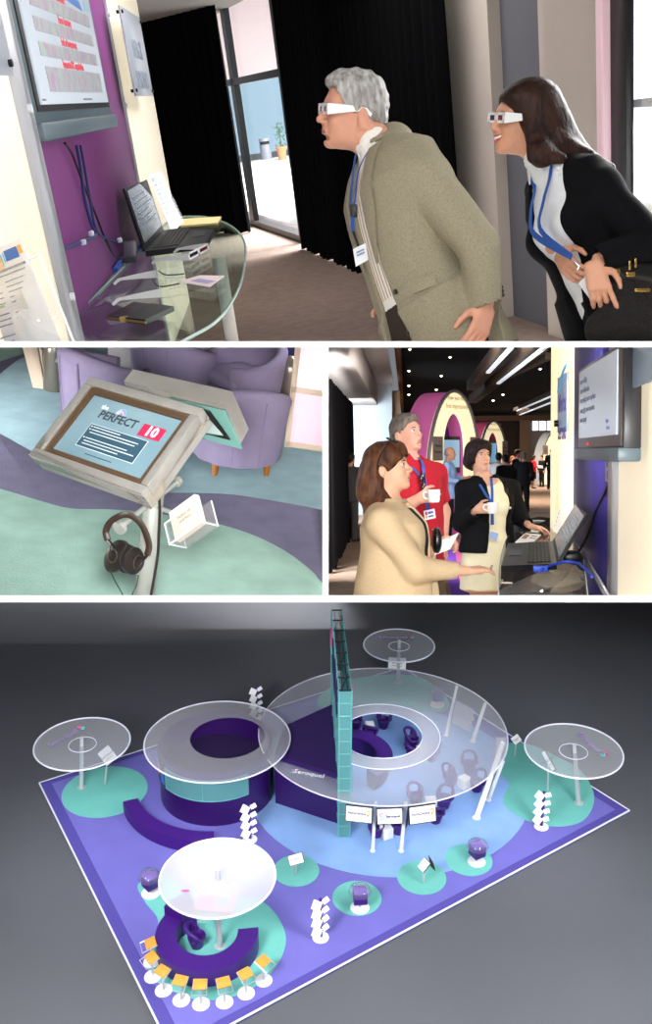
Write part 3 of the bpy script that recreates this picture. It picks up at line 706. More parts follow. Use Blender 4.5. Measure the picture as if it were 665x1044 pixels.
    for x, y, r_, l in ((394, 853, .4, 'white cube table between the chairs behind the front signs'), (439, 824, .1, 'white cube table between two chairs at the canopy front'), (473, 802, .6, 'white cube table among three chairs near the slanted legs'), (430, 771, .3, 'white cube table beside the pair seen through the opening'), (377, 746, .1, 'white cube table at the back of the opening')):
        cube(x, y, r_, l)
    # ---- parasols
    def parasol(base, disc, rx, label, sign=None, glow=False, txt=True, rot=0):
        b = P.fl(*base); H = P.above(b, disc[1]).z; ce = P.fl(disc[0], disc[1], H); R = P.dep(ce)*rx/F
        t = thing(P, 'round_parasol', label, 'parasol', b); L = T(b).inverted()
        o = ce-b; fm = frost if not glow else clear('bright_disc', 'ffffff', .04, .2, .38, 'fcfcff', .3)
        mb = MB(fm); mb.lathe([(.005, H-.03), (R*.3, H-.022), (R, H), (R, H+.006), (R*.3, H-.016), (.005, H-.024)], 64, c=(o.x, o.y, 0)); part(t, 'canopy', mb)
        mb = MB(wtrim); mb.tube([(o.x+R*math.cos(2*PI*k/64), o.y+R*math.sin(2*PI*k/64), H+.004) for k in range(64)], .0085, 6, closed=True)
        mb.tube([(o.x+R*.29*math.cos(2*PI*k/40), o.y+R*.29*math.sin(2*PI*k/40), H-.012) for k in range(40)], .004, 5, closed=True); part(t, 'rim', mb, 'white rim')
        mb = MB(steel); mb.cyl((0, 0, 0), (o.x, o.y, H+.07), .024, .018, 14); mb.cyl((0, 0, 0), (0, 0, .008), .045, n=20); part(t, 'pole', mb)
        mb = MB(blk); mb.ball((o.x, o.y+.02, H-.008), .01, 8); part(t, 'hub', mb)
        if txt:
            M = T(o.x, o.y, H+.006) @ RZ(rot); mb = MB(pink); logo(mb, 0, .05, M @ T(.17, R*.5, 0)); mb.use(mat('mark_lilac', 'a58fc4', .5)).text('Seroquel', .1, M @ T(-.06, R*.48, 0), .001); part(t, 'lettering', mb)
        return b, H, t
    parasol((83, 803), (84, 758), 48, 'translucent round parasol standing alone on the left teal carpet', rot=.9)
    parasol((406, 696), (407, 658), 36, 'smallest translucent parasol at the back behind the biggest canopy', rot=0)
    parasol((590, 819), (585, 765), 49, 'translucent round parasol on the right teal carpet', rot=-1.2)
    b, H, t = parasol((224, 965), (222, 894), 59, 'bright white parasol over the arc desk at the front', glow=True, txt=False)
    mb = MB(pink); mb.ball((-.22, -.16, H+.006), (.035, .012, .004), 10); part(t, 'lettering', mb, 'small pink mark')
    # screen under the bright parasol
    t = thing(P, 'screen', 'large picture screen with pink and blue image under the bright white parasol', 'screen', P.fl(222, 960))
    pts = [P.at(x, y, P.dep(P.fl(x, y, H))+dd) for x, y, dd in ((200, 905, .1), (238, 909, .1), (240, 931, .13), (203, 926, .13))]
    Mx = frame(sum(pts, Vector())/4, pts[1]-pts[0], pts[0]-pts[3]); w = (pts[1]-pts[0]).length; h = (pts[0]-pts[3]).length
    mb = MB(blk); mb.box((0, 0, -.015), (w*1.05, h*1.1, .025), Mx, r=.004); part(t, 'housing', mb, None, True)
    mb = MB(mat('screen_pink', 'd98aa8', .4, emit=.5)); mb.box((0, 0, 0), (w, h, .008), Mx); mb.use(mat('screen_blue', '5b8fae', .4, emit=.5)).ball((w*.2, -h*.05, .004), (w*.25, h*.3, .004), 16, Mx); mb.use(mat('screen_rose', 'c86a90', .4, emit=.2)).ball((-w*.2, -h*.1, .004), (w*.2, h*.25, .003), 16, Mx); part(t, 'picture', mb, None, True)
    mb = MB(steel); mb.cyl(P.fl(222, 958), Mx @ Vector((0, 0, -.03)), .012, n=10); part(t, 'bracket', mb, None, True)
    # ---- arc desk at the front
    cdk = P.fl(212, 966); r1 = P.dep(cdk)*52/F
    dk = thing(P, 'arc_desk', 'large dark purple arc desk on the front teal carpet', 'desk', cdk)
    mb = MB(purple); mb.ringsec(r1*.6, r1, 0, .16, math.radians(125), math.radians(367), 48); part(dk, 'counter', mb)
    mb = MB(purple); mb.ringsec(r1*.58, r1*1.02, .0, .24, math.radians(118), math.radians(152), 10); part(dk, 'raised_end', mb, 'taller end block')
    ct = thing(P, 'tub_chair', 'single purple tub chair inside the arc desk', 'chair', P.fl(201, 965), math.radians(100)); chair_parts(ct)
    mb = MB(mat('teal_sheet', '6fa9a4', .5)); mb.box((0, 0, 0), (.07, .1, .004), T(P.fl(207, 935, .25)) @ RX(.4)); solo(P, 'leaflet_board', mb, 'grey-teal square board behind the tub chair in the arc desk', 'board')
    # ---- stools
    st = None
    seats = [(151, 966), (152, 981), (163, 995), (181, 1005), (201, 1009), (225, 1007), (247, 998), (265, 985)]
    words = ['topmost orange stool at the open left end of the row', 'second orange stool from the open left end', 'third orange stool from the left end', 'fourth orange stool from the left end', 'fifth orange stool from the left, at the lowest point of the arc', 'third orange stool from the right end', 'second orange stool from the right end', 'orange stool at the right end beside the arc desk tip']
    for i, ((x, y), l) in enumerate(zip(seats, words)):
        p = P.fl(x+4, y+15); d = cdk-p; rz = math.atan2(d.y, d.x)-PI/2
        l = l+', round white base'
        if st is None:
            st = thing(P, 'stool', l, 'stool', p, rz, 'orange stools round the arc desk')
            mb = MB(white); mb.lathe([(.001, 0), (.068, 0), (.066, .008), (.02, .014), (.001, .014)], 28); part(st, 'base', mb, 'round white base')
            mb = MB(steel); mb.cyl((0, 0, .01), (0, .0, .185), .008, n=8); part(st, 'post', mb)
            mb = MB(orange); mb.box((0, 0, .195), (.1, .085, .012), T(0, 0, .195) @ RX(.22) @ T(0, 0, -.195), r=.003); part(st, 'seat', mb, 'orange wooden seat')
            mb = MB(steel); mb.tube([(-.05, .045, .2), (-.055, -.075, .165), (.055, -.075, .165), (.05, .045, .2)], .004, 5); part(st, 'wire_rail', mb)
        else: dup(st, p, rz, l)
    # ---- display cubes
    dc = None
    for (x, y, rz, l) in ((154, 911, .75, 'purple display cube at the left beside the bright parasol'), (367, 926, .1, 'purple display cube on the middle front round carpet'), (486, 879, .5, 'purple display cube on the round carpet nearest the right edge'), (446, 719, .2, 'faint purple display cube seen through the back of the canopy')):
        p = P.fl(x, y)
        if dc is None:
            dc = thing(P, 'display_cube', l, 'display stand', p, rz, 'purple display cubes with clear domes')
            mb = MB(white); mb.lathe([(.001, 0), (.085, 0), (.08, .012), (.03, .02), (.001, .02)], 28); part(dc, 'base', mb, 'round white base')
            mb = MB(steel); mb.cyl((0, 0, .015), (0, 0, .08), .01, n=8); part(dc, 'post', mb)
            mb = MB(purple); mb.box((0, 0, .135), (.115, .115, .11), r=.006); mb.use(mat('cube_top', '7a55b8', .4)).box((0, 0, .192), (.112, .112, .004)); part(dc, 'cube', mb)
            mb = MB(domem); mb.lathe([(.095, .165), (.1, .17), (.09, .205), (.06, .225), (.001, .23), (.001, .227), (.06, .221), (.086, .203), (.095, .172)], 28); part(dc, 'dome', mb, 'clear round dome')
        else: dup(dc, p, rz, l)
    # ---- brochure racks
    br = None
    for (x, y, rz, l, sc) in ((327, 956, .2, 'zigzag brochure rack at the front left of the middle display cube', 1), (255, 856, .0, 'zigzag brochure rack in front of the purple drum room', 1), (552, 843, -.5, 'zigzag brochure rack leaning on the right teal carpet', 1), (262, 732, .1, 'zigzag brochure rack behind the two canopies', 1)):
        p = P.fl(x, y)
        if br is None:
            br = thing(P, 'brochure_rack', l, 'brochure rack', p, rz, 'white zigzag brochure racks')
            mb = MB(white); mb.lathe([(.001, 0), (.07, 0), (.066, .01), (.02, .018), (.001, .018)], 24); part(br, 'base', mb)
            mb = MB(purple); mb.box((0, 0, .2), (.03, .02, .4), r=.006); part(br, 'post', mb, 'dark purple post')
            for k in range(4):
                mb = MB(paper); mb.box((-.035, -.02, .08+.09*k), (.075, .006, .075), RY(.35) if 0 else T(0, 0, 0), r=.001); mb.v = [tuple((T(-.035, -.02, .08+.09*k) @ RX(-.5) @ RY(.45) @ T(.035, .02, -.08-.09*k)) @ Vector(v)) for v in mb.v]; part(br, 'brochure', mb, 'white brochure pocket')
                mb = MB(paper); mb.v = []; mb.box((0, 0, 0), (.055, .006, .04), T(.04, -.01, .11+.09*k) @ RX(-.6) @ RY(-.5)); part(br, 'brochure', mb, 'white brochure pocket')
        else: dup(br, p, rz, l)
    # ---- small sign stands
    def sign_stand(base, pix, d, label, txt):
        t = thing(P, 'sign_stand', label, 'sign stand', P.fl(*base)); b = P.fl(*base); k = P.dep(b)
        pts = [P.at(x, y, k+e) for (x, y), e in zip(pix, d)]; ce = sum(pts, Vector())/4; Mx = frame(ce, pts[1]-pts[0], pts[0]-pts[3]); w = (pts[1]-pts[0]).length; h = (pts[0]-pts[3]).length
        mb = MB(steel); mb.cyl(b, ce, .009, n=8); mb.cyl(b, b+Vector((0, 0, .005)), .03, n=16); part(t, 'post', mb, None, True)
        mb = MB(blk); mb.box((0, 0, -.012), (w*1.08, h*1.1, .02), Mx, r=.003); part(t, 'housing', mb, 'black back', True)
        mb = MB(paper); mb.box((0, 0, 0), (w, h, .006), Mx); part(t, 'panel', mb, 'white face', True)
        mb = MB(ink); mb.text(txt, h*.25, Mx @ T(0, h*.05, .004), .0006); mb.use(gold).box((0, -h*.2, .004), (w*.6, h*.05, .001), Mx); part(t, 'lettering', mb, None, True); return t
    sign_stand((301, 892), [(294, 873), (308, 869), (309, 879), (296, 883)], [-.07, -.07, -.09, -.09], 'small white sign stand on the round carpet behind the front brochure rack', 'AstraZeneca')
    t = sign_stand((432, 901), [(427, 882), (434, 873), (438, 883), (430, 890)], [-.06, -.06, -.1, -.1], 'folded double sign stand between the two display cubes', 'Seroquel')
    pts = [P.at(x, y, P.dep(P.fl(432, 901))+e) for (x, y), e in zip([(437, 873), (442, 881), (444, 888), (439, 883)], [-.05, -.06, -.08, -.08])]; mb = MB(blk); mb.slab(pts, (.0, .012, .008)); part(t, 'second_panel', mb, 'dark rear panel', True)
    sign_stand((525, 771), [(521, 753), (528, 748), (532, 754), (525, 760)], [-.05, -.05, -.06, -.06], 'small tilted white sign stand between canopy and right parasol', 'Seroquel')
    sign_stand((107, 800), [(104, 767), (115, 758), (115, 773), (105, 783)], [-.06, -.06, -.07, -.07], 'white sign panel under the left parasol', 'Seroquel')
    sign_stand((406, 697), [(396, 670), (414, 671), (414, 683), (396, 682)], [-.03, -.03, -.04, -.04], 'white sign panel under the parasol at the back', 'Seroquel')
    sign_stand((559, 806), [(558, 767), (561, 765), (561, 783), (557, 788)], [-.04, -.06, -.07, -.05], 'narrow white sign panel under the right parasol', 'Seroquel')
    # light
    lamp(P, 'AREA', (-2.2, 2.8, 3.9), 350, 1.2, (-.3, 8, 0), name='stand_key')
    lamp(P, 'AREA', (3.2, 4.2, 3.4), 200, 1.0, (0.8, 8.6, 0), name='stand_fill')
    lamp(P, 'SPOT', (-2.6, 6.6, 2.6), 130, .1, (-1.9, 7.5, 0), col=(.85, .88, 1), name='spot', spot=62, blend=.9)
    lamp(P, 'SPOT', (-.9, 6.2, 2.3), 75, .08, (-.75, 6.75, 0), name='spot', spot=44, blend=.8)
    lamp(P, 'SPOT', (1.9, 7.0, 2.4), 70, .08, (1.9, 7.5, 0), col=(.85, .88, 1), name='spot', spot=50, blend=.9)
    lamp(P, 'SPOT', (.8, 8.2, 1.95), 90, .06, (.6, 8.4, 0), col=(.85, .92, 1), name='spot', spot=80, blend=.8)
panel4()
# ================================================================ left compartment: touch-screen kiosk and purple armchairs
def panel2():
    P = P2
    chrome = mat('brushed_chrome', 'd8d2c8', .22, .85, var=.06, vscale=12); bezel = mat('bezel_brown', '4c3824', .5); dark = mat('black_plastic', '17120f', .4)
    cov = mat('slipcover_lilac', 'a093b2', .8, spec=.2, var=.06, vscale=6, bump=.25, bscale=14); wood = mat('leg_wood', 'b8702f', .5)
    cblue = mat('carpet_blue', '94b0b8', .95, spec=.05, var=.1, vscale=5, bump=.3, bscale=90); cpur = mat('carpet_slate', '77738a', .95, spec=.05, var=.1, vscale=5, bump=.3, bscale=90); caqua = mat('carpet_aqua', '9abaad', .95, spec=.05, var=.1, vscale=5, bump=.3, bscale=90)
    cream = mat('cream_post', 'f3dcc4', .5); indigo = mat('indigo_wall', '2a1c66', .7); pole = mat('pole_grey', 'b4b7ae', .35, .5)
    metal = mat('bin_metal', 'a39a8c', .3, .7)
    fl = lambda x, y: P.fl(x, y)
    def poly(pts, z0, z1, m, name, par=None):
        mb = MB(m); mb.prism([(p.x, p.y) for p in pts], z0, z1); return mb
    A = [fl(-60, 330), fl(420, 330), fl(420, 680), fl(-60, 680)]
    floor = solo(P, 'floor', poly(A, -.04, 0, cblue, 'floor'), kind='structure', loc=fl(165, 480))
    outer = [(62, 340), (45, 356), (20, 366), (0, 381), (-12, 395), (-16, 412), (-8, 436), (10, 448), (35, 462), (70, 480), (110, 494), (160, 502), (200, 503), (240, 505), (290, 513), (335, 522), (420, 545)]
    inner = [(420, 660), (335, 600), (318, 583), (290, 562), (255, 545), (215, 533), (185, 528), (150, 523), (110, 520), (72, 519), (40, 511), (0, 499), (-70, 480)]
    band = smooth([fl(*p) for p in outer], 5)+smooth([fl(*p) for p in inner], 5)+[fl(-70, 330)]
    part(floor, 'carpet_band', poly(band, 0, .004, cpur, ''), 'slate purple carpet band', True)
    aq = smooth([fl(*p) for p in inner], 5)+[fl(-70, 690), fl(430, 690)]
    part(floor, 'carpet_field', poly(aq, .0, .006, caqua, ''), 'aqua carpet field', True)
    top = smooth([fl(*p) for p in [(60, 345), (40, 356), (15, 364), (-10, 372)]], 5)+[fl(-60, 352), fl(-40, 335)]
    part(floor, 'carpet_field', poly(top, 0, .006, caqua, ''), 'aqua carpet field in the far corner', True)
    # back wall pieces
    a, b = fl(248, 388), fl(345, 402); n = Vector((-(b-a).y, (b-a).x, 0)).normalized()*.1
    mb = MB(indigo); mb.prism([(p.x, p.y) for p in (a, b, b+n, a+n)], 0, 1.5); solo(P, 'wall_back', mb, kind='structure')
    # armchairs
    def chair_parts(t):
        def sh(a, k):
            e = (1-math.cos(a))/2; e = e**1.6                # a=pi at the back
            return .58+.2*e
        n = 40; a0, a1 = math.radians(34), math.radians(326); G = []; rn = random.Random(3)
        for i in range(n+1):
            a = a0+(a1-a0)*i/n; top = sh(a, i); tk = .1; ri = .31
            prof = [(ri+.0, .3), (ri, top-.06), (ri+.012, top-.02), (ri+.05, top), (ri+.09, top-.012), (ri+.115, top-.05)]
            prof += [(ri+.11-.05*s+.008*math.sin(a*13+s*7)*s, top-.06-(top-.17)*s) for s in (.15, .3, .45, .6, .8, 1)]
            G.append([(r*math.cos(a), r*math.sin(a), z) for r, z in prof])
        m = len(G[0]); vs = [p for r in G for p in r]; fs = [(i*m+j, (i+1)*m+j, (i+1)*m+(j+1) % m, i*m+(j+1) % m) for i in range(n) for j in range(m)]+[tuple(range(m)), tuple(range(n*m, n*m+m))[::-1]]
        mb = MB(cov); mb.mesh(vs, fs); mb.sm = 60; part(t, 'backrest', mb)
        mb = MB(cov); mb.lathe([(.001, .11), (.33, .11), (.345, .2), (.35, .34), (.33, .36), (.001, .37)], 40); mb.box((.2, 0, .235), (.32, .54, .25), r=.04); part(t, 'base', mb)
        mb = MB(mat('cushion_lilac', 'aea2bf', .8, spec=.2, var=.05, vscale=6, bump=.2, bscale=14)); mb.box((.06, 0, .42), (.56, .56, .12), r=.05, seg=4); part(t, 'seat', mb)
        mb = MB(cov)
        for s_ in (-1, 1): mb.tube([(.33*math.cos(PI+s_*.3), .33*math.sin(PI+s_*.3), .72), (.428*math.cos(PI+s_*.3), .428*math.sin(PI+s_*.3), .68), (.39*math.cos(PI+s_*.3), .39*math.sin(PI+s_*.3), .14)], .006, 5)
        part(t, 'seam', mb)
        for x, y in ((.26, .22), (.26, -.22), (-.24, .22), (-.24, -.22)): mb = MB(wood); mb.cyl((x, y, 0), (x, y, .13), .022, .032, 12); part(t, 'leg', mb)
    L0 = 'lilac slipcovered tub armchair '
    def face(p, q): d = fl(*q)-fl(*p); return math.atan2(d.y, d.x)
    c0 = thing(P, 'tub_armchair', L0+'closest behind the kiosk, its back to the viewer', 'armchair', fl(240, 474), face((240, 474), (205, 405)), 'lilac tub armchairs'); chair_parts(c0)
    dup(c0, fl(106, 437), face((106, 437), (190, 420)), L0+'beyond the left edge of the kiosk screen')
    dup(c0, fl(243, 425), face((243, 425), (150, 440)), L0+'facing with open seat, in front of the indigo wall')
    dup(c0, fl(174, 417), face((174, 417), (235, 385)), L0+'seen as a low arm between the two farther ones')
    dup(c0, fl(196, 372), face((196, 372), (60, 372)), L0+'cut by the top edge, farthest of the group')
    # bins
    def bin_(x, y, r, h, label, slot):
        t = thing(P, 'litter_bin', label, 'bin', fl(x, y), 0, 'domed metal litter bins')
        mb = MB(metal); mb.lathe([(.001, 0), (r*.96, 0), (r, .02), (r, h*.72), (.001, h*.72)], 32); part(t, 'body', mb)
        mb = MB(metal); mb.lathe([(r*1.03, h*.72), (r*1.03, h*.76)]+[(r*math.cos(a), h*.76+h*.24*math.sin(a)) for a in [k*PI/20 for k in range(10)]]+[(.001, h)], 32); part(t, 'dome_lid', mb)
        mb = MB(mat('label_pale', 'dcd8d0', .5)); a = slot; mb.box((r*1.0, 0, h*.62), (.012, r*.5, h*.06), RZ(a)); part(t, 'flap', mb, 'pale flap'); return t
    bin_(55, 397, .105, .52, 'domed grey metal litter bin beside the slanted cream post', -1.1)
    bin_(291, 424, .125, .62, 'domed metal litter bin beside the glowing pink screen', -1.3)
    # posts
    mb = MB(cream); pa, pb = fl(40, 396), None; d0 = P.dep(pa); q = [P.at(x, y, d0) for x, y in ((34, 397), (46, 397), (34, 335), (18, 335))]; mb.slab([q[0], q[1], q[2], q[3]], (0, .1, .0)); solo(P, 'cream_post', mb, 'thick slanted cream post standing left of the grey bin', 'post')
    q = [P.at(x, y, P.dep(fl(42, 377))) for x, y in ((39, 377), (44.5, 377), (42, 335), (36, 335))]; mb = MB(cream); mb.slab(q, (0, .06, 0)); solo(P, 'cream_post', mb, 'thin cream post behind the thick slanted one', 'post')
    # white counter and small table at the top
    mb = MB(mat('counter_white', 'f4f0f2', .5)); p = fl(127, 378); mb.box((0, 0, .35), (.36, .3, .7), T(p), r=.01); solo(P, 'white_counter', mb, 'white counter block between the two left armchairs', 'counter')
    # glowing screen
    t = thing(P, 'light_screen', 'glowing pink white folding screen with cream frame at the right edge', 'screen', fl(312, 457), 0)
    a, b = fl(293, 455), fl(345, 463); u = (b-a).normalized(); up = Vector((0, 0, 1)); w = (b-a).length; Mx = frame(a, u, up); H = 1.7
    fr = MB(cream)
    for x in (0, .46): fr.box((x, H/2, 0), (.05, H, .05), Mx)
    for y in (.03, .55, 1.1, 1.66): fr.box((.23, y, 0), (.5, .05, .05), Mx)
    part(t, 'frame', fr, 'cream frame', True)
    for k, y in enumerate((.05, .57, 1.12)):
        mb = MB(mat('glow_pink%d' % k, ('f6cfdf', 'f8dfe8', 'f8e6ea')[k], .5, emit=(.5, .6, .6)[k])); mb.box((.23, y+.25, 0), (.42, .5, .012), Mx); part(t, 'pane', mb, 'glowing pinkish pane', True)
    # kiosk
    d = dict(TL=4.86, TR=4.47, BR=4.27, BL=4.64)
    TL, TR, BR, BL = P.at(91, 388, d['TL']), P.at(207, 420, d['TR']), P.at(152, 511, d['BR']), P.at(37, 469, d['BL'])
    ce = (TL+TR+BR+BL)/4; Mx = frame(ce, (TR-TL)+(BR-BL), (TL-BL)+(TR-BR)); w = ((TR-TL).length+(BR-BL).length)/2; h = ((TL-BL).length+(TR-BR).length)/2
    pt = P.at(157, 500, 4.62); base = Vector((pt.x, pt.y, 0))
    k = thing(P, 'touchscreen_kiosk', 'chrome touchscreen kiosk with two tilted heads on a grey pole', 'kiosk', base)
    mb = MB(pole); mb.cyl(P.at(146, 625, 4.62), P.at(158, 495, 4.62), .047, n=28); part(k, 'pole', mb, 'grey pole', True)
    fw = .048
    mb = MB(chrome); mb.box((0, h/2-fw/2, 0), (w, fw, .075), Mx, r=.006); mb.box((0, -h/2+fw/2, 0), (w, fw, .075), Mx, r=.006)
    for s in (-1, 1): mb.box((s*(w/2-fw/2), 0, 0), (fw, h-2*fw+.004, .075), Mx, r=.006)
    mb.box((0, 0, -.06), (w*.98, h*.98, .04), Mx); scr = part(k, 'screen_housing', mb, 'chrome screen housing', True)
    bw = .03; wi, hi = w-2*fw, h-2*fw; mb = MB(bezel)
    for s in (-1, 1):
        mb.box((0, s*(hi/2-bw/2), .012), (wi, bw, .02), Mx); mb.box((s*(wi/2-bw/2), 0, .012), (bw, hi-2*bw, .02), Mx)
    part(k, 'bezel', mb, 'brown bezel', True)
    ws, hs = wi-2*bw, hi-2*bw
    mb = MB(mat('kiosk_screen', '7d969e', .12, spec=.5, emit=.14, ecol='b8ccd0', var=.25, vscale=1.6, col2='587884')); mb.box((0, 0, 0), (ws, hs, .012), Mx); part(k, 'screen', mb, 'pale blue screen', True)
    z = .0085; gm = mat('text_grey', '34383f', .5); red = mat('kiosk_red', 'b81f48', .5); wh = mat('text_white', 'e4eef2', .5); slate = mat('kiosk_slate', '2c4c5c', .4, emit=0)
    X = lambda u, v, zz=z: Mx @ T(u*ws, v*hs, zz)
    mb = MB(gm); mb.text('PERFECT', hs*.185, X(-.1, .235), .0006, bold=.0012); mb.use(wh).text('the', hs*.1, X(-.3, .36), .0006)
    mb.use(red).box((.29*ws, .2*hs, z), (ws*.235, hs*.2, .001), Mx); mb.use(wh).text('10', hs*.215, X(.29, .2, z+.001), .0006, bold=.0025)
    for i, c in enumerate(('d8a0a0', '9a7fc0', '7fb7c0')):
        mb.use(mat('arc_%d' % i, c, .5, emit=.1)).tube([X(-.11, .31) @ Vector((hs*(.045+.02*i)*math.cos(a), hs*(.06+.02*i)*math.sin(a), 0)) for a in [PI*j/10 for j in range(11)]], hs*.008, 5)
    part(k, 'lettering', mb, 'PERFECT 10 title lettering', True)
    mb = MB(wh); mb.box((.0*ws, -.13*hs, z), (ws*.64, hs*.385, .0006), Mx); mb.use(slate).box((.0*ws, -.13*hs, z+.0006), (ws*.63, hs*.37, .0008), Mx); mb.use(wh)
    rr = random.Random(2)
    for i in range(7):
        if i == 3: continue
        L = (.3, .52, .5, 0, .46, .55, .4)[i]; y = .02-.047*i; mb.box((-.29*ws+L*ws/2+.02*ws, (y)*hs, z+.0016), (L*ws, hs*.011, .0006), Mx)
        if i in (0, 1, 4): mb.box((-.29*ws, y*hs, z+.0016), (ws*.014, hs*.018, .0006), Mx)
    mb.use(gm).box((-.02*ws, -.4*hs, z), (ws*.3, hs*.012, .0006), Mx); part(k, 'text_panel', mb, 'slate panel of white text lines', True)
    # second head, facing away
    e = .0
    q = [P.at(x, y, dd) for x, y, dd in ((126, 389, 5.0), (229, 413, 4.66), (246, 452, 4.66), (146, 432, 5.0))]
    off = P.at(237, 399, 4.76)-q[1]
    mb = MB(chrome); mb.slab(q, off)
    hd = part(k, 'rear_housing', mb, 'rear chrome screen housing', True)
    nrm = (q[1]-q[0]).cross(q[3]-q[0]).normalized(); nrm = nrm if nrm.y < 0 else -nrm
    up4 = lambda s, t_: q[0]+(q[1]-q[0])*s+(q[3]-q[0])*t_
    mb = MB(mat('teal_glass', '6fa096', .15, .3, spec=.8)); mb.slab([up4(.45, .12)+nrm*.004, up4(.985, .12)+nrm*.004, up4(.985, .97)+nrm*.004, up4(.45, .97)+nrm*.004], nrm*.006); part(k, 'rear_glass', mb, 'teal glass back', True)
    mb = MB(dark); mb.slab([up4(.55, .2)+nrm*.012, up4(.84, .2)+nrm*.012, up4(.92, .8)+nrm*.012, up4(.72, .8)+nrm*.012], nrm*.014); part(k, 'rear_slot', mb, 'dark recess', True)
    mb = MB(mat('back_plate', '8a9a98', .3, .6)); mb.slab([P.at(x, y, dd) for x, y, dd in ((188, 428, 4.62), (206, 419, 4.6), (228, 444, 4.6), (200, 440, 4.6))], (0, .02, -.01)); part(k, 'mount_plate', mb, 'grey mounting plate', True)
    # pegs
    mb = MB(pole); a, b = P.at(122, 538, 4.45), P.at(181, 491, 4.78); mb.cyl(a, b, .013, n=12); dv = (b-a).normalized(); mb.cyl(a-dv*.01, a+dv*.012, .033, n=20); mb.cyl(b-dv*.012, b+dv*.012, .024, n=16); part(k, 'peg_bar', mb, None, True)
    mb = MB(pole); mb.cyl(P.at(157, 516, 4.6), P.at(188, 527, 4.52), .011, n=12); part(k, 'holder_arm', mb, None, True)
    mb = MB(dark); mb.tube(smooth([P.at(x, y, 4.5) for x, y in ((162, 505), (163, 520), (162, 545), (161, 565), (157, 590), (153, 612))], 5), .0065, 8); part(k, 'cable', mb, 'black cable', True)
    # headphones
    h_ = thing(P, 'headphones', 'black headphones hanging from the peg of the kiosk', 'headphones', P.at(130, 570, 4.4))
    D = 4.42; pts = smooth([P.at(*p) for p in ((110, 551, D+.05), (108, 542, D+.05), (112, 533, D+.03), (121, 526.5, D), (131, 525, D), (141, 531, D), (148, 542, D+.02), (152, 556, D+.04), (150, 566, D+.05))], 6)
    mb = MB(mat('band_brown', '2c1e16', .45)); mb.tube(pts, .011, 10, flat=(.6, 1.45, (0, 1, 0))); part(h_, 'headband', mb, None, True)
    mb = MB(dark)
    for (x, y, tx) in ((117.5, 567, .5), (137, 572, -.35)):
        c = P.at(x, y, D); ax = Vector((.9 if x > 125 else -.75, -.62, .05 if x > 125 else .35)).normalized(); M = T(c) @ axis(ax)
        mb = MB(dark); mb.lathe([(.001, -.035), (.05, -.035), (.062, -.02), (.062, .0), (.05, .012), (.001, .02)], 24, M=M @ RZ(.3) @ Matrix.Diagonal((1.35, 1.0, 1, 1))); mb.use(mat('cup_ring', '4a4038', .3, .3)).tube([M @ Vector((.03*math.cos(2*PI*i/20), .03*math.sin(2*PI*i/20), .018)) for i in range(20)], .003, 5, closed=True); cp = part(h_, 'ear_cup', mb, None, True)
        mb = MB(mat('cup_pad', '0c0a09', .8)); mb.tube([M @ Vector((.058*math.cos(2*PI*i/24), .048*math.sin(2*PI*i/24), -.038)) for i in range(24)], .016, 8, closed=True); part(h_, 'ear_pad', mb, None, True)
    mb = MB(dark); mb.tube(smooth([P.at(*p) for p in ((110, 551, D+.05), (114, 556, D), (113, 562, D), (117, 566, D))], 4), .008, 8); mb.tube(smooth([P.at(*p) for p in ((150, 566, D+.05), (146, 570, D), (140, 573, D))], 4), .008, 8); part(h_, 'yoke', mb, None, True)
    mb = MB(mat('wire_green', '1d3a2c', .5)); mb.tube(smooth([P.at(x, y, D) for x, y in ((112, 580), (117, 592), (124, 604), (126, 612))], 4), .0035, 6); mb.tube(smooth([P.at(x, y, D) for x, y in ((141, 586), (139, 597), (135, 606), (134, 613))], 4), .0035, 6); part(h_, 'wire', mb, None, True)
    # card holder
    q = [P.at(x, y, dd) for x, y, dd in ((177, 524, 4.5), (203, 505, 4.42), (209, 534, 4.36), (184, 553, 4.44))]
    nn = (q[1]-q[0]).cross(q[3]-q[0]).normalized(); nn = nn if nn.y < 0 else -nn
    t = thing(P, 'card_holder', 'clear acrylic card holder on the side arm of the kiosk', 'holder', q[3])
    ac = clear('acrylic', 'ffffff', .07, .04, .05, 'ffffff')
    g = lambda s, v, o: q[0]+(q[1]-q[0])*s+(q[3]-q[0])*v+nn*o
    mb = MB(ac); mb.slab([g(-.1, .35, .05), g(1.12, .35, .05), g(1.12, 1.08, .05), g(-.1, 1.08, .05)], nn*.006); mb.slab([g(-.1, .2, -.05), g(1.12, .2, -.05), g(1.12, 1.08, -.05), g(-.1, 1.08, -.05)], nn*.006)
    mb.slab([g(-.1, 1.06, -.05), g(1.12, 1.06, -.05), g(1.12, 1.06, .05), g(-.1, 1.06, .05)], (q[3]-q[0]).normalized()*.006); part(t, 'tray', mb, None, True)
    mb = MB(mat('acrylic_edge', 'eef4f2', .2, spec=.8))
    for s in (-.1, 1.12): mb.tube([g(s, .2, -.05), g(s, 1.07, -.05), g(s, 1.07, .055), g(s, .35, .055)], .0035, 5)
    mb.tube([g(-.1, 1.07, .055), g(1.12, 1.07, .055)], .0035, 5); mb.tube([g(-.1, .35, .055), g(1.12, .35, .055)], .003, 5); part(t, 'tray_edge', mb, None, True)
    mb = MB(mat('card_cream', 'e9dcc4', .6)); mb.slab([g(0, 0, 0), g(1, 0, 0), g(1, 1, 0), g(0, 1, 0)], nn*.03); cs = solo(P, 'card_stack', mb, 'stack of cream printed cards in the clear holder', 'cards')
    Mc = frame(g(.5, .5, .032), q[1]-q[0], q[0]-q[3]); cw = (q[1]-q[0]).length; ch = (q[0]-q[3]).length
    mb = MB(mat('print_brown', '8d7a66', .6))
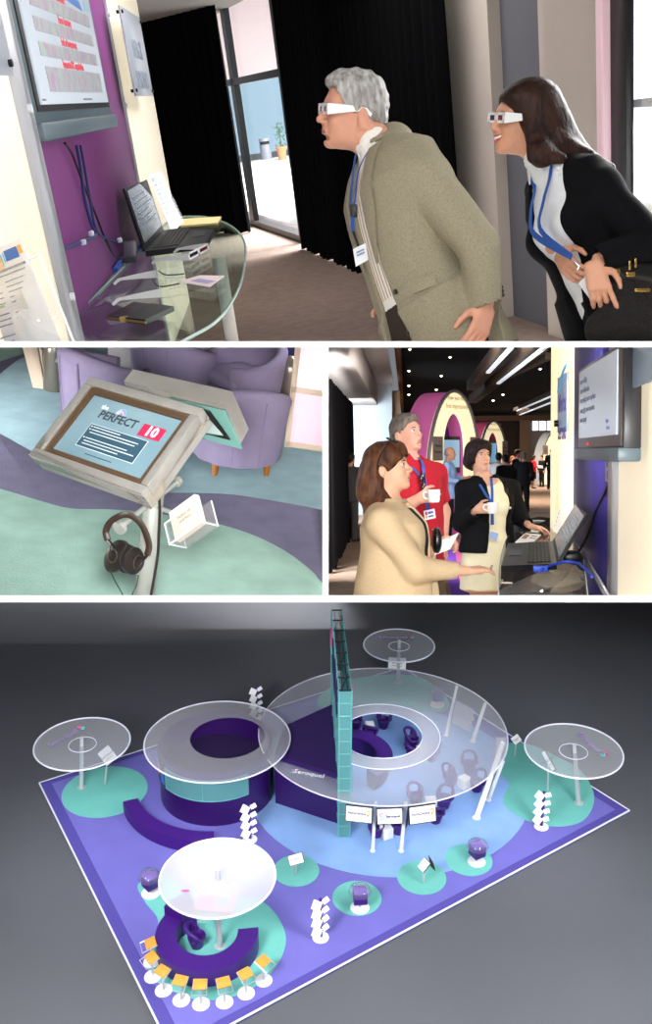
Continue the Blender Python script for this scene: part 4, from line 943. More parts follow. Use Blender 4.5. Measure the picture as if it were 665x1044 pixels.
    for i, t_ in enumerate(('Get your', 'Perfect 10', 'card here')): mb.text(t_, ch*.14, Mc @ T(0, ch*(.3-.16*i), .0), .0006)
    mb.use(mat('print_white', 'fbf8f0', .6)).box((cw*.1, -ch*.22, 0), (cw*.6, ch*.14, .001), Mc); part(cs, 'print', mb, 'brown print', True)
    # light: unseen area fill added beyond the left edge, then the flash
    lamp(P, 'AREA', (-3.6, 7.2, 1.0), 150, .9, (.3, 8.6, .2), name='hall_and_fill_light')
    lamp(P, 'SPOT', P.at(170, 470, 1.3), 1050, .15, (.4, 8.0, .15), name='flash', spot=46, blend=.6)
panel2()
# ================================================================ shared furniture
def laptop(P, q, scr, label, d, lid=.012, glow='3c4a55', emit=.12):
    """q: keyboard base corners (hinge near, hinge far, front far, front near); scr: lid top (near, far) - points in the room"""
    hn, hf, ff, fn = [Vector(p) for p in q]; sn, sf = [Vector(p) for p in scr]
    ce = (hn+hf+ff+fn)/4; blk = mat('laptop_black', '15161a', .4); key = mat('key_black', '08090b', .5); grey = mat('laptop_grey', '33363c', .4)
    n = (hf-hn).cross(fn-hn).normalized(); n = n if n.z > 0 else -n
    t = thing(P, 'laptop', label, 'laptop', ce-n*.03)
    mb = MB(blk); mb.slab([hn, hf, ff, fn], -n*.03); part(t, 'base', mb, None, True)
    g = lambda s, v, o=.002: hn+(fn-hn)*s+(hf-hn)*v+n*o
    mb = MB(key)
    for i in range(6):
        for j in range(13):
            s0, v0 = .1+i*.075, .06+j*.068; mb.slab([g(s0, v0), g(s0+.062, v0), g(s0+.062, v0+.057), g(s0, v0+.057)], n*.004)
    part(t, 'keyboard', mb, None, True)
    mb = MB(grey); mb.slab([g(.66, .36), g(.9, .36), g(.9, .62), g(.66, .62)], n*.002); part(t, 'touchpad', mb, 'grey touchpad', True)
    m = (sn-hn).cross(hf-hn).normalized(); m = m if m.dot(fn-hn) > 0 else -m
    mb = MB(blk); mb.slab([hn, hf, sf, sn], -m*.014); lidp = part(t, 'lid', mb, None, True)
    k = lambda s, v, o=.001: hn+(hf-hn)*s+(sn-hn)*v+m*o
    mb = MB(mat('laptop_screen_'+glow, glow, .2, spec=.5, emit=emit)); mb.slab([k(.05, .1), k(.95, .1), k(.95, .94), k(.05, .94)], m*.002); part(t, 'screen', mb, 'dim grey-blue screen', True)
    mb = MB(mat('screen_line_'+glow, '6f808c', .4, emit=emit))
    for i in range(6): mb.slab([k(.16, .8-.09*i, .0035), k(.16+.5+.1*(i % 3), .8-.09*i, .0035), k(.16+.5+.1*(i % 3), .78-.09*i, .0035), k(.16, .78-.09*i, .0035)], m*.001)
    part(t, 'screen_text', mb, None, True)
    return t
def curtain(P, pts, z0, z1, name, label, cat, m, folds, amp, top=None):
    """hanging pleated cloth along a ground polyline"""
    P0 = [Vector(p) for p in pts]; L = sum((P0[i+1]-P0[i]).length for i in range(len(P0)-1)); N = folds*8; G = [[], [], [], []]
    rn = random.Random(folds)
    ph = [rn.uniform(.6, 1.4) for _ in range(folds+2)]
    for i in range(N+1):
        s = i/N*L; k = 0
        while k < len(P0)-2 and s > (P0[k+1]-P0[k]).length: s -= (P0[k+1]-P0[k]).length; k += 1
        d = (P0[k+1]-P0[k]).normalized(); p = P0[k]+d*s; nn = Vector((d.y, -d.x, 0)); u = i/8
        o = amp*ph[int(u)]*math.sin(2*PI*u)
        for r, (z, sc) in enumerate(((z0, 1.15), (z0+(z1-z0)*.3, 1.), (z0+(z1-z0)*.7, .8), (z1, .55))):
            G[r].append(p+nn*o*sc+d*(.25*amp*math.cos(2*PI*u)*(1-r/4))+Vector((0, 0, z+(0.02*math.sin(u*2.1) if r == 0 else 0))))
    mb = MB(m); mb.sheet(G, .006); mb.sm = 80
    return solo(P, name, mb, label, cat)
def cable(P, pts, r, m, label, n=6, name='cable'):
    mb = MB(m); mb.tube(smooth(pts, n), r, 8); return solo(P, name, mb, label, 'cable')
def glasses3d(P, L, label, group=None, fold=0, open_=.125, wid=.145):
    """white cardboard viewer with red and blue lenses; local X across, Y forward(out of the face), Z up"""
    w = mat('card_white', 'f6f6f4', .7); red = mat('lens_red', '6b1020', .2, spec=.7); blu = mat('lens_blue', '2a1a3c', .2, spec=.7)
    t = thing(P, 'paper_glasses', label, '3D glasses', L=L, group=group); h = .035; hw = wid/2
    mb = MB(w)
    for x0, x1, z0, z1 in ((-hw, -hw+.018, -h/2, h/2), (-.014, .014, -h/2+.01, h/2), (hw-.018, hw, -h/2, h/2), (-hw, hw, h/2-.009, h/2), (-hw, -.014, -h/2, -h/2+.009), (.014, hw, -h/2, -h/2+.009)):
        mb.box(((x0+x1)/2, 0, (z0+z1)/2), (x1-x0, .0016, z1-z0))
    part(t, 'front', mb)
    for s, m_ in ((-1, red), (1, blu)):
        mb = MB(m_); mb.box((s*(hw+.004-.004-.018+.014)/2, -.001, -.001), (hw-.03, .0008, h-.016)); part(t, 'lens', mb, 'dark red lens' if s < 0 else 'dark blue lens')
    for s in (-1, 1):
        mb = MB(w); yl = -open_; a = fold*s
        prof = [(0, -h/2), (0, h/2), (yl*.6, h*.35), (yl*.98, h*.18), (yl*1.12, -h*.35), (yl*1.08, -h*.62), (yl*.98, -h*.3), (yl*.9, -h*.12), (yl*.5, -h*.25)]
        Mx = T(s*hw, 0, 0) @ RZ(a) @ RY(PI/2) @ RZ(PI/2)
        n = len(prof); vs = [(-.0008*1, y, z) for y, z in prof]+[(.0008, y, z) for y, z in prof]
        mb.mesh(vs, [tuple(range(n))[::-1], tuple(range(n, 2*n))]+[(i, (i+1) % n, n+(i+1) % n, n+i) for i in range(n)], T(s*hw, 0, 0) @ RZ(a)); part(t, 'temple', mb)
    return t
def printed(P, q, label, cat, th=.002, base='f7f6f4', art=None, name='leaflet', seed=1, group=None, down=True):
    """printed sheet: q = TL, TR, BR, BL"""
    q = [Vector(p) for p in q]; nn = (q[1]-q[0]).cross(q[3]-q[0]).normalized()
    e = nn.dot(P.eye-q[0]); nn = nn if e > 0 else -nn
    mb = MB(mat('sheet_'+base, base, .6)); mb.slab(q, -nn*th); o = solo(P, name, mb, label, cat, loc=sum(q, Vector())/4, group=group)
    g = lambda s, v: q[0]+(q[1]-q[0])*s+(q[3]-q[0])*v+nn*.0008
    R = lambda mb, s0, v0, s1, v1: mb.slab([g(s0, v0), g(s1, v0), g(s1, v1), g(s0, v1)], nn*.0006)
    art(R, o, g, nn, q) if art else None
    return o

# ================================================================ top compartment: room with wall screen, table, curtains
def room1():
    P = P1; WX = -.86
    cream = mat('backlit_cream', 'f6ecd8', .5, emit=.5, ecol='fff0d2'); alu = mat('brushed_aluminium', 'c3c5cc', .35, .6); mag = mat('magenta_panel', '8a4686', .55, spec=.3)
    carp = mat('room_carpet', '8d7a70', .95, spec=.05, var=.12, vscale=14, bump=.3, bscale=120); wallm = mat('wall_beige', 'a99e94', .8, spec=.2, var=.03, vscale=3); recess = mat('wall_grey', '55555a', .8, spec=.2)
    black = mat('curtain_black', '050506', .95, spec=.03); frm = mat('frame_black', '0b0b0d', .4)
    wp = lambda x, y, off=0: P.pl(x, y, (WX+off, 0, 0), (1, 0, 0))
    # floor and ceiling
    mb = MB(carp); mb.prism([(-4, 1.2), (3, 1.2), (1.75, 5.2), (-.75, 14.6), (-4, 14.6)], -.05, 0); solo(P, 'floor', mb, kind='structure')
    mb = MB(mat('ceiling_grey', '8b8680', .9)); mb.prism([(-4, 1.5), (3, 1.5), (1.8, 5.2), (-.7, 14.6), (-4, 14.6)], 2.5, 2.55); solo(P, 'ceiling', mb, kind='structure')
    # exhibition wall (left)
    yS, yA, yB, yC = wp(25, 150, .15).y, wp(36, 150, .15).y, wp(139, 180).y, wp(171, 180).y
    mb = MB(mat('wall_core', 'd8d4ce', .7)); mb.box((WX-.16, (1.2+yC)/2, 1.25), (.2, yC-1.2, 2.5)); solo(P, 'wall_left', mb, kind='structure')
    def wbox(name, m, y0, y1, x0, x1, z0, z1, label, cat, r=0, group=None):
        mb = MB(m); mb.box(((x0+x1)/2, (y0+y1)/2, (z0+z1)/2), (x1-x0, y1-y0, z1-z0), r=r); return solo(P, name, mb, label, cat, group=group)
    wbox('lightbox', cream, 1.2, yS, WX-.06, WX+.15, 0, 2.5, 'cream backlit wall panel at the left edge, behind the flyer', 'lightbox')
    wbox('magenta_board', mag, yA, yB, WX-.06, WX, 0, 2.5, 'magenta wall panel behind the wall television', 'board')
    wbox('lightbox', cream, yB+.06, yC, WX-.06, WX+.0, 0, 2.5, 'cream backlit column between magenta panel and black curtain', 'lightbox')
    bolt = mat('bolt_white', 'eeeef2', .3)
    for (y0, y1, x1, l) in ((yS, yA-.005, .17, 'aluminium edge strip left of the wall television'), (yB, yB+.05, .012, 'aluminium edge strip right of the magenta panel')):
        mb = MB(alu); mb.box((WX+x1/2-.03, (y0+y1)/2, 1.25), (x1+.06, y1-y0, 2.5)); o = solo(P, 'edge_strip', mb, l, 'strip')
        for z in (1.0, 1.55, 2.05):
            mb = MB(bolt); mb.cyl((WX+x1, (y0+y1)/2, z), (WX+x1+.012, (y0+y1)/2, z), .013, n=12); part(o, 'bolt', mb, 'white bolt', True)
    # connector box in the gap beside the strip
    mb = MB(mat('socket_dark', '241c1a', .5)); p = wp(53, 246); mb.box((WX+.015, p.y-.02, p.z), (.03, .06, .16)); mb.use(mat('socket_brass', 'a8927a', .4)).box((WX+.033, p.y-.02, p.z+.03), (.01, .04, .03)); mb.box((WX+.033, p.y-.02, p.z-.04), (.01, .04, .03)); solo(P, 'socket_box', mb, 'dark socket box in the gap beside the magenta panel', 'socket')
    # plaques
    def plaque(y0, y1, z0, z1, x, label, lines, sz, par=None):
        t = thing(P, 'plaque', label, 'sign', (x, (y0+y1)/2, z0)); Mx = frame((x+.012, (y0+y1)/2, (z0+z1)/2), (0, 1, 0), (0, 0, 1))
        mb = MB(mat('plaque_silver', 'b9c0ca', .3, .3)); mb.box((0, 0, -.006), (y1-y0, z1-z0, .012), Mx, r=.002); part(t, 'plate', mb, None, True)
        mb = MB(mat('plaque_ink', '8f98a6', .4))
        for i, s in enumerate(lines): mb.text(s, sz, Mx @ T(0, .02-i*sz*1.15, .0015), .001)
        if lines: part(t, 'lettering', mb, 'grey lettering', True)
        for sy in (-1, 1):
            for sz_ in (-1, 1):
                mb = MB(mat('stud_dark', '1b1b20', .3, .6)); mb.cyl(Mx @ Vector((sy*((y1-y0)/2-.03), sz_*((z1-z0)/2-.03), -.03)), Mx @ Vector((sy*((y1-y0)/2-.03), sz_*((z1-z0)/2-.03), .01)), .01, n=10); part(t, 'stud', mb, 'dark stud', True)
        return t
    a, b, c = wp(129, 11, .1), wp(155, 100, .1), wp(137, 98, .1)
    plaque(c.y, b.y, c.z, a.z, WX+.1, 'silver lettered plaque on the cream backlit column', ['MERCK', 'SERONO'], .15)
    b = wp(10, 78, .19); plaque(1.6, b.y, b.z, 2.3, WX+.19, 'blank silver plaque cut by the left edge', [], .1)
    # television
    xT = WX+.16; tp = lambda x, y: P.pl(x, y, (xT, 0, 0), (1, 0, 0))
    y0, y1 = yA+.01, tp(115, 127).y; zb = (tp(115, 127).z+tp(35, 152).z)/2; z1 = 2.03
    t = thing(P, 'television', 'large grey wall television showing a slide of red headings', 'television', (xT, (y0+y1)/2, zb)); Mx = frame((xT, (y0+y1)/2, (zb+z1)/2), (0, 1, 0), (0, 0, 1)); w = y1-y0; h = z1-zb
    tvg = mat('tv_grey', '4a5a62', .4); mb = MB(tvg); mb.box((0, h*.035, -.03), (w, h*.935, .07), Mx, r=.01); mb.box((0, 0, -.1), (w*.5, h*.5, .1), Mx); part(t, 'housing', mb, None, True)
    mb = MB(mat('tv_bar', '56666e', .4)); mb.box((0, -h/2+h*.05, -.02), (w*1.0, h*.1, .09), Mx, r=.012); part(t, 'speaker_bar', mb, 'grey speaker bar', True)
    mb = MB(frm); mb.box((0, h*.06, .006), (w*.93, h*.82, .006), Mx); part(t, 'bezel', mb, 'black inner bezel', True)
    sw, sh = w*.87, h*.77; S = Mx @ T(0, h*.07, .012)
    mb = MB(mat('tv_white', 'c9d2dc', .25, emit=.28)); mb.box((0, 0, 0), (sw, sh, .006), S); part(t, 'screen', mb, 'pale screen', True)
    m = MB(mat('slide_blue', '2f6fc0', .4, emit=.25)); m.slab([S @ Vector(p) for p in ((-sw*.49, sh*.47, .004), (sw*.3, sh*.34, .004), (sw*.33, sh*.27, .004), (-sw*.49, sh*.38, .004))], (.001, 0, 0)); part(t, 'slide_banner', m, 'blue slide banner', True)
    pic = mat('slide_picture', '9ab8a8', .5, emit=.18, var=.5, vscale=26, col2='b07aa8')
    for (vv, hh, u0, u1) in ((.43, .11, -.34, .36), (.2, .1, -.4, .42), (.035, .095, -.4, .42), (-.13, .095, -.4, .42), (-.33, .17, -.38, .42)):
        m = MB(pic); m.box(((u0+u1)/2*sw, vv*sh, .004), ((u1-u0)*sw, hh*sh, .002), S); part(t, 'slide_picture', m, 'colourful picture strip', True)
    m = MB(mat('slide_red', 'cf4a56', .5, emit=.3))
    for s, vv in (('Stock-outs !', .285), ('Excess inventory', .118), ('Lack of transparency', -.047), ('Fragmented SC organisation', -.212)): m = MB(mat('slide_red', 'cf4a56')); m.text(s, sh*.082, S @ T(0, vv*sh, .004), .0006, bold=.0012); part(t, 'slide_heading', m, 'red heading', True)
    m = MB(mat('slide_ink', '5c626a', .5)); m.box((-.47*sw, -.47*sh, .004), (.04*sw, .012*sh, .001), S); part(t, 'slide_small_print', m, None, True); m = MB(mat('slide_ink', '5c626a')); m.box((.12*sw, -.47*sh, .004), (.14*sw, .012*sh, .001), S); part(t, 'slide_small_print', m, None, True); m = MB(mat('slide_logo', '8fb4c8', .5, emit=.2)); m.box((.42*sw, .33*sh, .004), (.09*sw, .08*sh, .001), S); part(t, 'slide_logo', m, 'pale blue logo', True)
    # cables
    blue = mat('cable_blue', '1d2a66', .5); bk = mat('cable_black', '14121a', .5); cw = lambda pts, o=.03: [wp(x, y, o) for x, y in pts]
    cable(P, cw([(78, 148), (82, 170), (86, 200), (93, 228), (98, 238), (92, 243), (75, 250), (55, 257)]), .007, blue, 'blue cable bundle running from the television down to the left')
    cable(P, cw([(82, 148), (87, 175), (92, 205), (97, 232), (104, 241), (116, 246), (130, 246), (143, 248)]), .006, blue, 'blue cable branching right towards the laptop')
    cable(P, cw([(66, 146), (74, 158), (84, 185), (98, 220), (108, 245), (118, 262), (127, 263)]), .005, bk, 'thin black cable running from the television to the power brick')
    mb = MB(mat('tie_white', 'd8dce8', .5))
    for i, (x, y) in enumerate(((93, 238), (85, 247), (122, 245))):
        mb = MB(mat('tie_white', 'd8dce8', .5)); p = wp(x, y, .04); mb.box(p, (.022, .03, .022), r=.005); solo(P, 'cable_clip', mb, ('white cable clip at the branching point of the blue cables', 'white cable clip on the left blue cable branch', 'white cable clip on the right blue cable branch')[i], 'clip')
    # glass table
    Z = .8; tz = lambda x, y, o=0: P.fl(x, y, Z+o)
    out = [(48, 352), (70, 325), (110, 286), (150, 247), (168, 227)]; arc = [(184, 219.5), (209, 220), (230, 226), (244, 236), (250, 250), (247, 280), (236, 306), (219, 326), (194, 341), (160, 358), (110, 372)]
    pl = [tz(*p) for p in out]+smooth([tz(*p) for p in arc], 5)
    t = thing(P, 'glass_table', 'clear glass table with rounded end along the exhibition wall', 'table', tz(160, 290)-Vector((0, 0, Z)))
    mb = MB(clear('table_glass', 'eef8f4', .1, .02)); mb.prism([(p.x, p.y) for p in pl], Z-.018, Z-.001); part(t, 'tabletop', mb, 'clear glass top', True)
    mb = MB(mat('glass_edge', 'bcd2cc', .15, spec=.8)); mb.tube([p-Vector((0, 0, .009)) for p in pl], .006, 6, closed=True); part(t, 'edge', mb, 'pale glass edge', True)
    mb = MB(mat('wall_rail', 'b7aeb4', .3, .5)); mb.tube([tz(48, 352, -.02), tz(150, 247, -.02)], .012, 8); part(t, 'wall_rail', mb, 'metal wall rail', True)
    a = tz(223, 262, -.018); mb = MB(mat('leg_cream', 'efe6dc', .4)); mb.cyl((a.x, a.y, 0), (a.x, a.y, Z-.018), .034, n=24); part(t, 'leg', mb, 'thick cream tube leg', True)
    # things on the table
    lap = [tz(148, 256, .032), tz(167, 234.5, .032), tz(218, 233, .032), tz(210, 248, .032)]
    dn, df = P.dep(lap[0]), P.dep(lap[1])
    laptop(P, lap, [P.at(127, 192, dn+.05), P.at(150, 183, df+.02)], 'open black laptop on the glass table below the television', 0)
    def art_flyer(R, o, g, nn, q):
        bl = MB(mat('print_blue', '6688c4', .6)); R(bl, .08, .06, .75, .12); part(o, 'print', bl, 'pale blue print', True)
        m = MB(mat('print_lightblue', '8fa9d4', .6)); rr = random.Random(4)
        for i in range(9): R(m, .1, .17+i*.085, .45, .22+i*.085); R(m, .52, .17+i*.085, .9, .2+i*.085+.02*rr.random())
        part(o, 'print', m, 'pale blue text blocks', True); m = MB(mat('print_yellow', 'd9c486', .6)); R(m, .3, .07, .75, .13); part(o, 'print', m, 'yellow strip', True)
    d_ = P.dep(tz(180, 234)); printed(P, [P.at(152, 179, d_+.1), P.at(162, 176, d_+.12), P.at(186, 225, d_), P.at(174, 235, d_-.05)], 'blue-printed flyer in a clear stand behind the laptop lid', 'flyer', base='dcdce2', art=art_flyer, name='flyer')
    mb = MB(clear('acrylic', 'ffffff', .1, .04, .06, 'ffffff')); mb.slab([P.at(150, 178, d_-.0), P.at(164, 175, d_+.03), P.at(188, 226, d_-.05), P.at(176, 237, d_-.1)], (.004, 0, 0)); solo(P, 'flyer_stand', mb, 'clear acrylic stand holding the blue-printed flyer', 'stand')
    mb = MB(mat('pad_yellow', 'e2cf94', .7)); mb.slab([tz(184, 232, .002), tz(184, 225, .002), tz(226, 222.5, .002), tz(222, 229, .002)], (0, 0, .012)); solo(P, 'note_pad', mb, 'yellow note pad behind the laptop keyboard', 'pad')
    # viewers on the table
    def lay(x, y, ang, label, tilt=0, z=.022):
        p = tz(x, y, z); L = T(p) @ RZ(ang) @ RX(tilt); return glasses3d(P, L, label, 'white cardboard 3D glasses on the table', fold=.0, open_=.2, wid=.2)
    def lay2(a, b, label, z=.026, fl_=0):
        pa, pb = tz(*a, z), tz(*b, z); u = (pb-pa); w = u.length; L = T((pa+pb)/2) @ RZ(math.atan2(u.y, u.x)); return glasses3d(P, L, label, 'white cardboard 3D glasses on the table', open_=.18, wid=w*.98)
    # pair beside the laptop: front faces the viewer's right
    lay2((213, 251), (192, 262), 'white cardboard 3D glasses with red lens beside the laptop keyboard')
    lay2((160, 279), (164, 299), 'white cardboard 3D glasses with long hooked arms behind the dark folding case')
    def art_card(R, o, g, nn, q):
        m = MB(mat('print_violet', 'a9a0c8', .6)); R(m, .25, .25, .62, .75); part(o, 'print', m, 'pale violet print', True)
    printed(P, [tz(181, 287, .012), tz(204, 280.5, .012), tz(229, 281, .012), tz(214, 292.5, .012)], 'pinkish printed card lying on the glass table', 'card', base='efdcd8', art=art_card, name='card')
    t = thing(P, 'folding_case', 'open black and green folding case at the near edge of the glass table', 'case', tz(143, 320))
    A_, B_, C_, D_ = tz(110, 326, .004), tz(137, 311, .004), tz(178, 317, .004), tz(149, 331, .004); mA, mB = A_.lerp(D_, .45), B_.lerp(C_, .45)
    mb = MB(mat('case_black', '181414', .4)); mb.slab([A_, B_, mB, mA], (0, 0, .014)); part(t, 'left_leaf', mb, None, True)
    mb = MB(mat('case_green', '16241c', .45)); mb.slab([mA, mB, C_, D_], (0, 0, .018)); part(t, 'right_leaf', mb, 'dark green leaf', True)
    mb = MB(mat('case_gold', 'b09a5c', .35, .6)); mb.tube([A_+Vector((0, 0, .007)), D_+Vector((0, 0, .007))], .005, 6); mb.box(mA+Vector((0, 0, .01)), (.03, .02, .02)); part(t, 'gold_edge', mb, 'gold edge and clasp', True)
    cable(P, [tz(145, 251, .02), tz(135, 258, .01), tz(125, 265, .01), tz(117, 275, .01)], .014, mat('cable_blue_bright', '2f4aa8', .5), 'thick blue cable lying on the table beside the laptop')
    cable(P, [tz(155, 285, .01), tz(160, 291, .006), tz(168, 292, .006), tz(183, 289, .006)], .003, bk, 'thin black cord leading to the pinkish card')
    cable(P, [tz(162, 276, .01), tz(168, 280, .006), tz(180, 280, .006), tz(188, 279, .006)], .003, bk, 'thin black cord behind the pinkish card')
    mb = MB(mat('brick_grey', '4a4650', .5)); mb.box((0, 0, 0), (.07, .14, .045), T(wp(133, 257, .06)) @ RX(.5), r=.012); solo(P, 'power_brick', mb, 'dark grey power brick by the wall behind the laptop', 'adapter')
    # flyer in a holder at the near left
    def art_big(R, o, g, nn, q):
        m = MB(mat('head_orange', 'e8a43c', .6)); R(m, -.1, .09, .5, .2); R(m, .9, .05, .97, .12); part(o, 'print', m, 'orange header', True)
        m = MB(mat('head_blue', '2f62b0', .6)); R(m, .6, .05, .88, .14); part(o, 'print', m, 'blue square', True)
        m = MB(mat('head_cyan', '5ab4d8', .6)); R(m, .5, .07, .53, .17); R(m, .56, .06, .58, .155); part(o, 'print', m, 'cyan bars', True)
        m = MB(mat('text_blue', '56628a', .7)); R(m, .35, .19, .95, .21); R(m, .3, .235, .92, .245)
        for i in range(16):
            v = .29+i*.042
            if i not in (5, 11): R(m, .42, v, .9-.08*(i % 3), v+.009)
            if i % 4: R(m, -.05, v+.03, .3, v+.039)
        part(o, 'print', m, 'grey-blue text lines', True)
        m = MB(mat('text_green', '94b878', .7)); R(m, -.05, .33, .2, .39); R(m, -.05, .46, .25, .48); part(o, 'print', m, 'green block', True)
        m = MB(mat('line_red', 'd08a80', .7)); m.slab([g(.42, .68), g(.66, .6), g(.84, .52), g(.84, .526), g(.66, .608), g(.42, .688)], nn*.0006); R(m, .42, .8, .95, .806); part(o, 'print', m, 'red chart line', True)
    dq = 2.15; printed(P, [P.at(-24, 262, dq+.15), P.at(20, 243, dq), P.at(66, 360, dq-.25), P.at(16, 384, dq-.1)], 'large white information flyer with blue and orange header at the left edge', 'flyer', base='dcdce2', art=art_big, name='flyer')
    mb = MB(clear('acrylic', 'ffffff', .1)); dq -= .04; mb.slab([P.at(-20, 272, dq+.1), P.at(40, 260, dq-.02), P.at(76, 350, dq-.25), P.at(10, 385, dq-.15)], (.003, -.004, 0)); o = solo(P, 'flyer_holder', mb, 'clear acrylic holder in front of the large information flyer', 'holder')
    mb = MB(mat('acrylic_edge', 'eef4f2', .2, spec=.8)); mb.tube([P.at(29, 264, dq), P.at(40, 260, dq-.02), P.at(76, 350, dq-.25)], .003, 5); mb.tube([P.at(40, 330, dq-.1), P.at(60, 322, dq-.1)], .002, 5); part(o, 'edge', mb, 'pale edge', True)
    # ---- right wall line
    p0 = Vector((.11, 11.3, 0)); u = Vector((1.53, -5.86, 0)).normalized(); nrm = Vector((-u.y, u.x, 0))*-1
    nrm = nrm if nrm.x < 0 else -nrm                   # into the room (towards the left)
    rw = lambda x, y, off=0: P.pl(x, y, p0+nrm*off, nrm)
    s_of = lambda p: (p-p0).dot(u)
    def wseg(x0, x1, off, name, m, z0=0, z1=2.5, th=.25):
        a, b = s_of(rw(x0, 150, off)), s_of(rw(x1, 150, off)); A = p0+u*a+nrm*off; B = p0+u*b+nrm*off
        mb = MB(m); q = [A, B, B-nrm*th, A-nrm*th]; mb.prism([(p.x, p.y) for p in q], z0, z1); return solo(P, name, mb, kind='structure'), A, B
    wseg(380, 504, .08, 'wall_right', wallm, th=.33); wseg(495, 566, .0, 'wall_right', recess); wseg(553, 611, .08, 'wall_right', wallm, th=.09)
    # door at the right
    o, A, B = wseg(617, 639, .05, 'door_1', frm, th=.04); wseg(609, 616, .09, 'trim_1', mat('trim_pinkwhite', 'e6c3cb', .4, emit=.12), th=.05)
    A2 = p0+u*s_of(rw(639, 150, .05))+nrm*.05; B2 = A2+u*1.6
    mb = MB(frm); mb.prism([(p.x, p.y) for p in (A2, B2, B2-nrm*.08, A2-nrm*.08)], 2.12, 2.5); mb.prism([(p.x, p.y) for p in (B2-u*.1, B2, B2-nrm*.08, B2-u*.1-nrm*.08)], 0, 2.5); mb.prism([(p.x, p.y) for p in (A2, B2, B2-nrm*.08, A2-nrm*.08)], 0, .12); part(o, 'door_frame', mb, None, True)
    mb = MB(clear('pane_glass', 'ffffff', .06)); mb.prism([(p.x, p.y) for p in (A2-nrm*.03, B2-nrm*.03, B2-nrm*.04, A2-nrm*.04)], .12, 2.12); part(o, 'pane', mb, None, True)
    # window
    s0, s1 = s_of(rw(229, 150, 0)), s_of(rw(300, 245, 0)); sm = s_of(rw(250.5, 180, 0)); sm2 = s_of(rw(254, 180, 0)); zt = rw(262, 79).z
    w_ = thing(P, 'window_1', None, None, p0+u*s0); w_['kind'] = 'structure'
    def bar(a, b, z0, z1, th=.05):
        A, B = p0+u*a, p0+u*b; mb = MB(frm); mb.prism([(p.x, p.y) for p in (A+nrm*.02, B+nrm*.02, B-nrm*th, A-nrm*th)], z0, z1); return mb
    part(w_, 'mullion', bar(sm, sm2, 0, 2.5), None, True); part(w_, 'transom', bar(s0, s1+.3, zt-.035, zt+.04), None, True); part(w_, 'sill', bar(s0, s1+.3, 0, .07, .2), None, True); part(w_, 'jamb', bar(s0-.08, s0+.02, 0, 2.5), None, True); part(w_, 'jamb', bar(s1+.3, s1+.4, 0, 2.5), None, True)
    A, B = p0+u*s0, p0+u*(s1+.3); mb = MB(clear('pane_glass', 'ffffff', .06)); mb.prism([(p.x, p.y) for p in (A-nrm*.05, B-nrm*.05, B-nrm*.06, A-nrm*.06)], .05, 2.5); part(w_, 'pane', mb, None, True)
    # curtains
    cA = [fl_ for fl_ in (p0+u*s_of(rw(291, 100, .12))+nrm*.12, p0+u*s_of(rw(461, 150, .25))+nrm*.25)]
    curtain(P, cA, -.005, 2.48, 'curtain', 'wide black curtain hanging behind the grey-haired man', 'curtain', black, 26, .03)
    e = P.fl(257, 238); cB = [Vector((-2.3, 13.6, 0)), Vector((-1.3, 13.4, 0)), e+Vector((-.05, .05, 0))]
    curtain(P, cB, -.005, 2.5, 'curtain', 'black curtain between the cream column and the bright window', 'curtain', black, 16, .05)
    # outside the window
    q = lambda pts: [(p.x, p.y) for p in pts]
    mb = MB(mat('paving_pale', 'd9d6d2', .8)); mb.prism(q([p0-nrm*.15-u*16, p0-nrm*.15+u*9, p0-nrm*14+u*9, p0-nrm*14-u*16]), -.06, -.02); solo(P, 'pavement', mb, kind='structure')
    b0 = P.fl(262, 158, -.02); v = Vector((1, -.1, 0)); mb = MB(mat('facade_blue', '9db9cc', .8)); c0, c1 = b0-v*5+Vector((0, .8, 0)), b0+v*2.2+Vector((0, .8, 0)); mb.prism(q([c0, c1, c1+Vector((0, .3, 0)), c0+Vector((0, .3, 0))]), -.02, 1.95)
    mb.use(mat('facade_pink', 'f3dfe0', .8)).prism(q([c0-Vector((0, .05, 0)), c1-Vector((0, .05, 0)), c1+Vector((0, .3, 0)), c0+Vector((0, .3, 0))]), 1.95, 7); solo(P, 'exterior_facade', mb, kind='structure')
    bp = P.fl(272, 162, -.02); sc = P.dep(bp)/1000; t = thing(P, 'litter_bin', 'cylindrical grey litter bin outside the window', 'bin', bp)
    mb = MB(mat('bin_steel', '9aa0ac', .4, .4)); mb.cyl((0, 0, 0), (0, 0, 14*sc), 5.6*sc, n=28); mb.cyl((0, 0, 17*sc), (0, 0, 20*sc), 5.8*sc, n=28); part(t, 'body', mb); mb = MB(frm); mb.cyl((0, 0, 14*sc), (0, 0, 17*sc), 5*sc, n=24); part(t, 'slot', mb, 'dark slot band')
    pp = P.fl(288.5, 163, -.02); sc = P.dep(pp)/1000; t = thing(P, 'potted_plant', 'green plant in a terracotta pot outside the window', 'plant', pp)
    mb = MB(mat('terracotta', 'c98a64', .7)); mb.lathe([(.001, 0), (3.6*sc, 0), (5.2*sc, 11*sc), (5.8*sc, 11*sc), (5.8*sc, 13*sc), (.001, 12.5*sc)], 20); part(t, 'pot', mb)
    mb = MB(mat('foliage', '4f7a58', .7)); rn = random.Random(5)
    for i in range(90):
        a, r_, zz = rn.uniform(0, 2*PI), rn.uniform(0, 7)*sc, rn.uniform(13, 36)*sc; c = Vector((r_*math.cos(a), r_*math.sin(a), zz)); M = T(c) @ RZ(rn.uniform(0, 6)) @ RX(rn.uniform(-1.2, 1.2)); mb.mesh([(0, -2.2*sc, 0), (.7*sc, 0, .2*sc), (0, 2.2*sc, 0), (-.7*sc, 0, -.2*sc)], [(0, 1, 2, 3)], M)
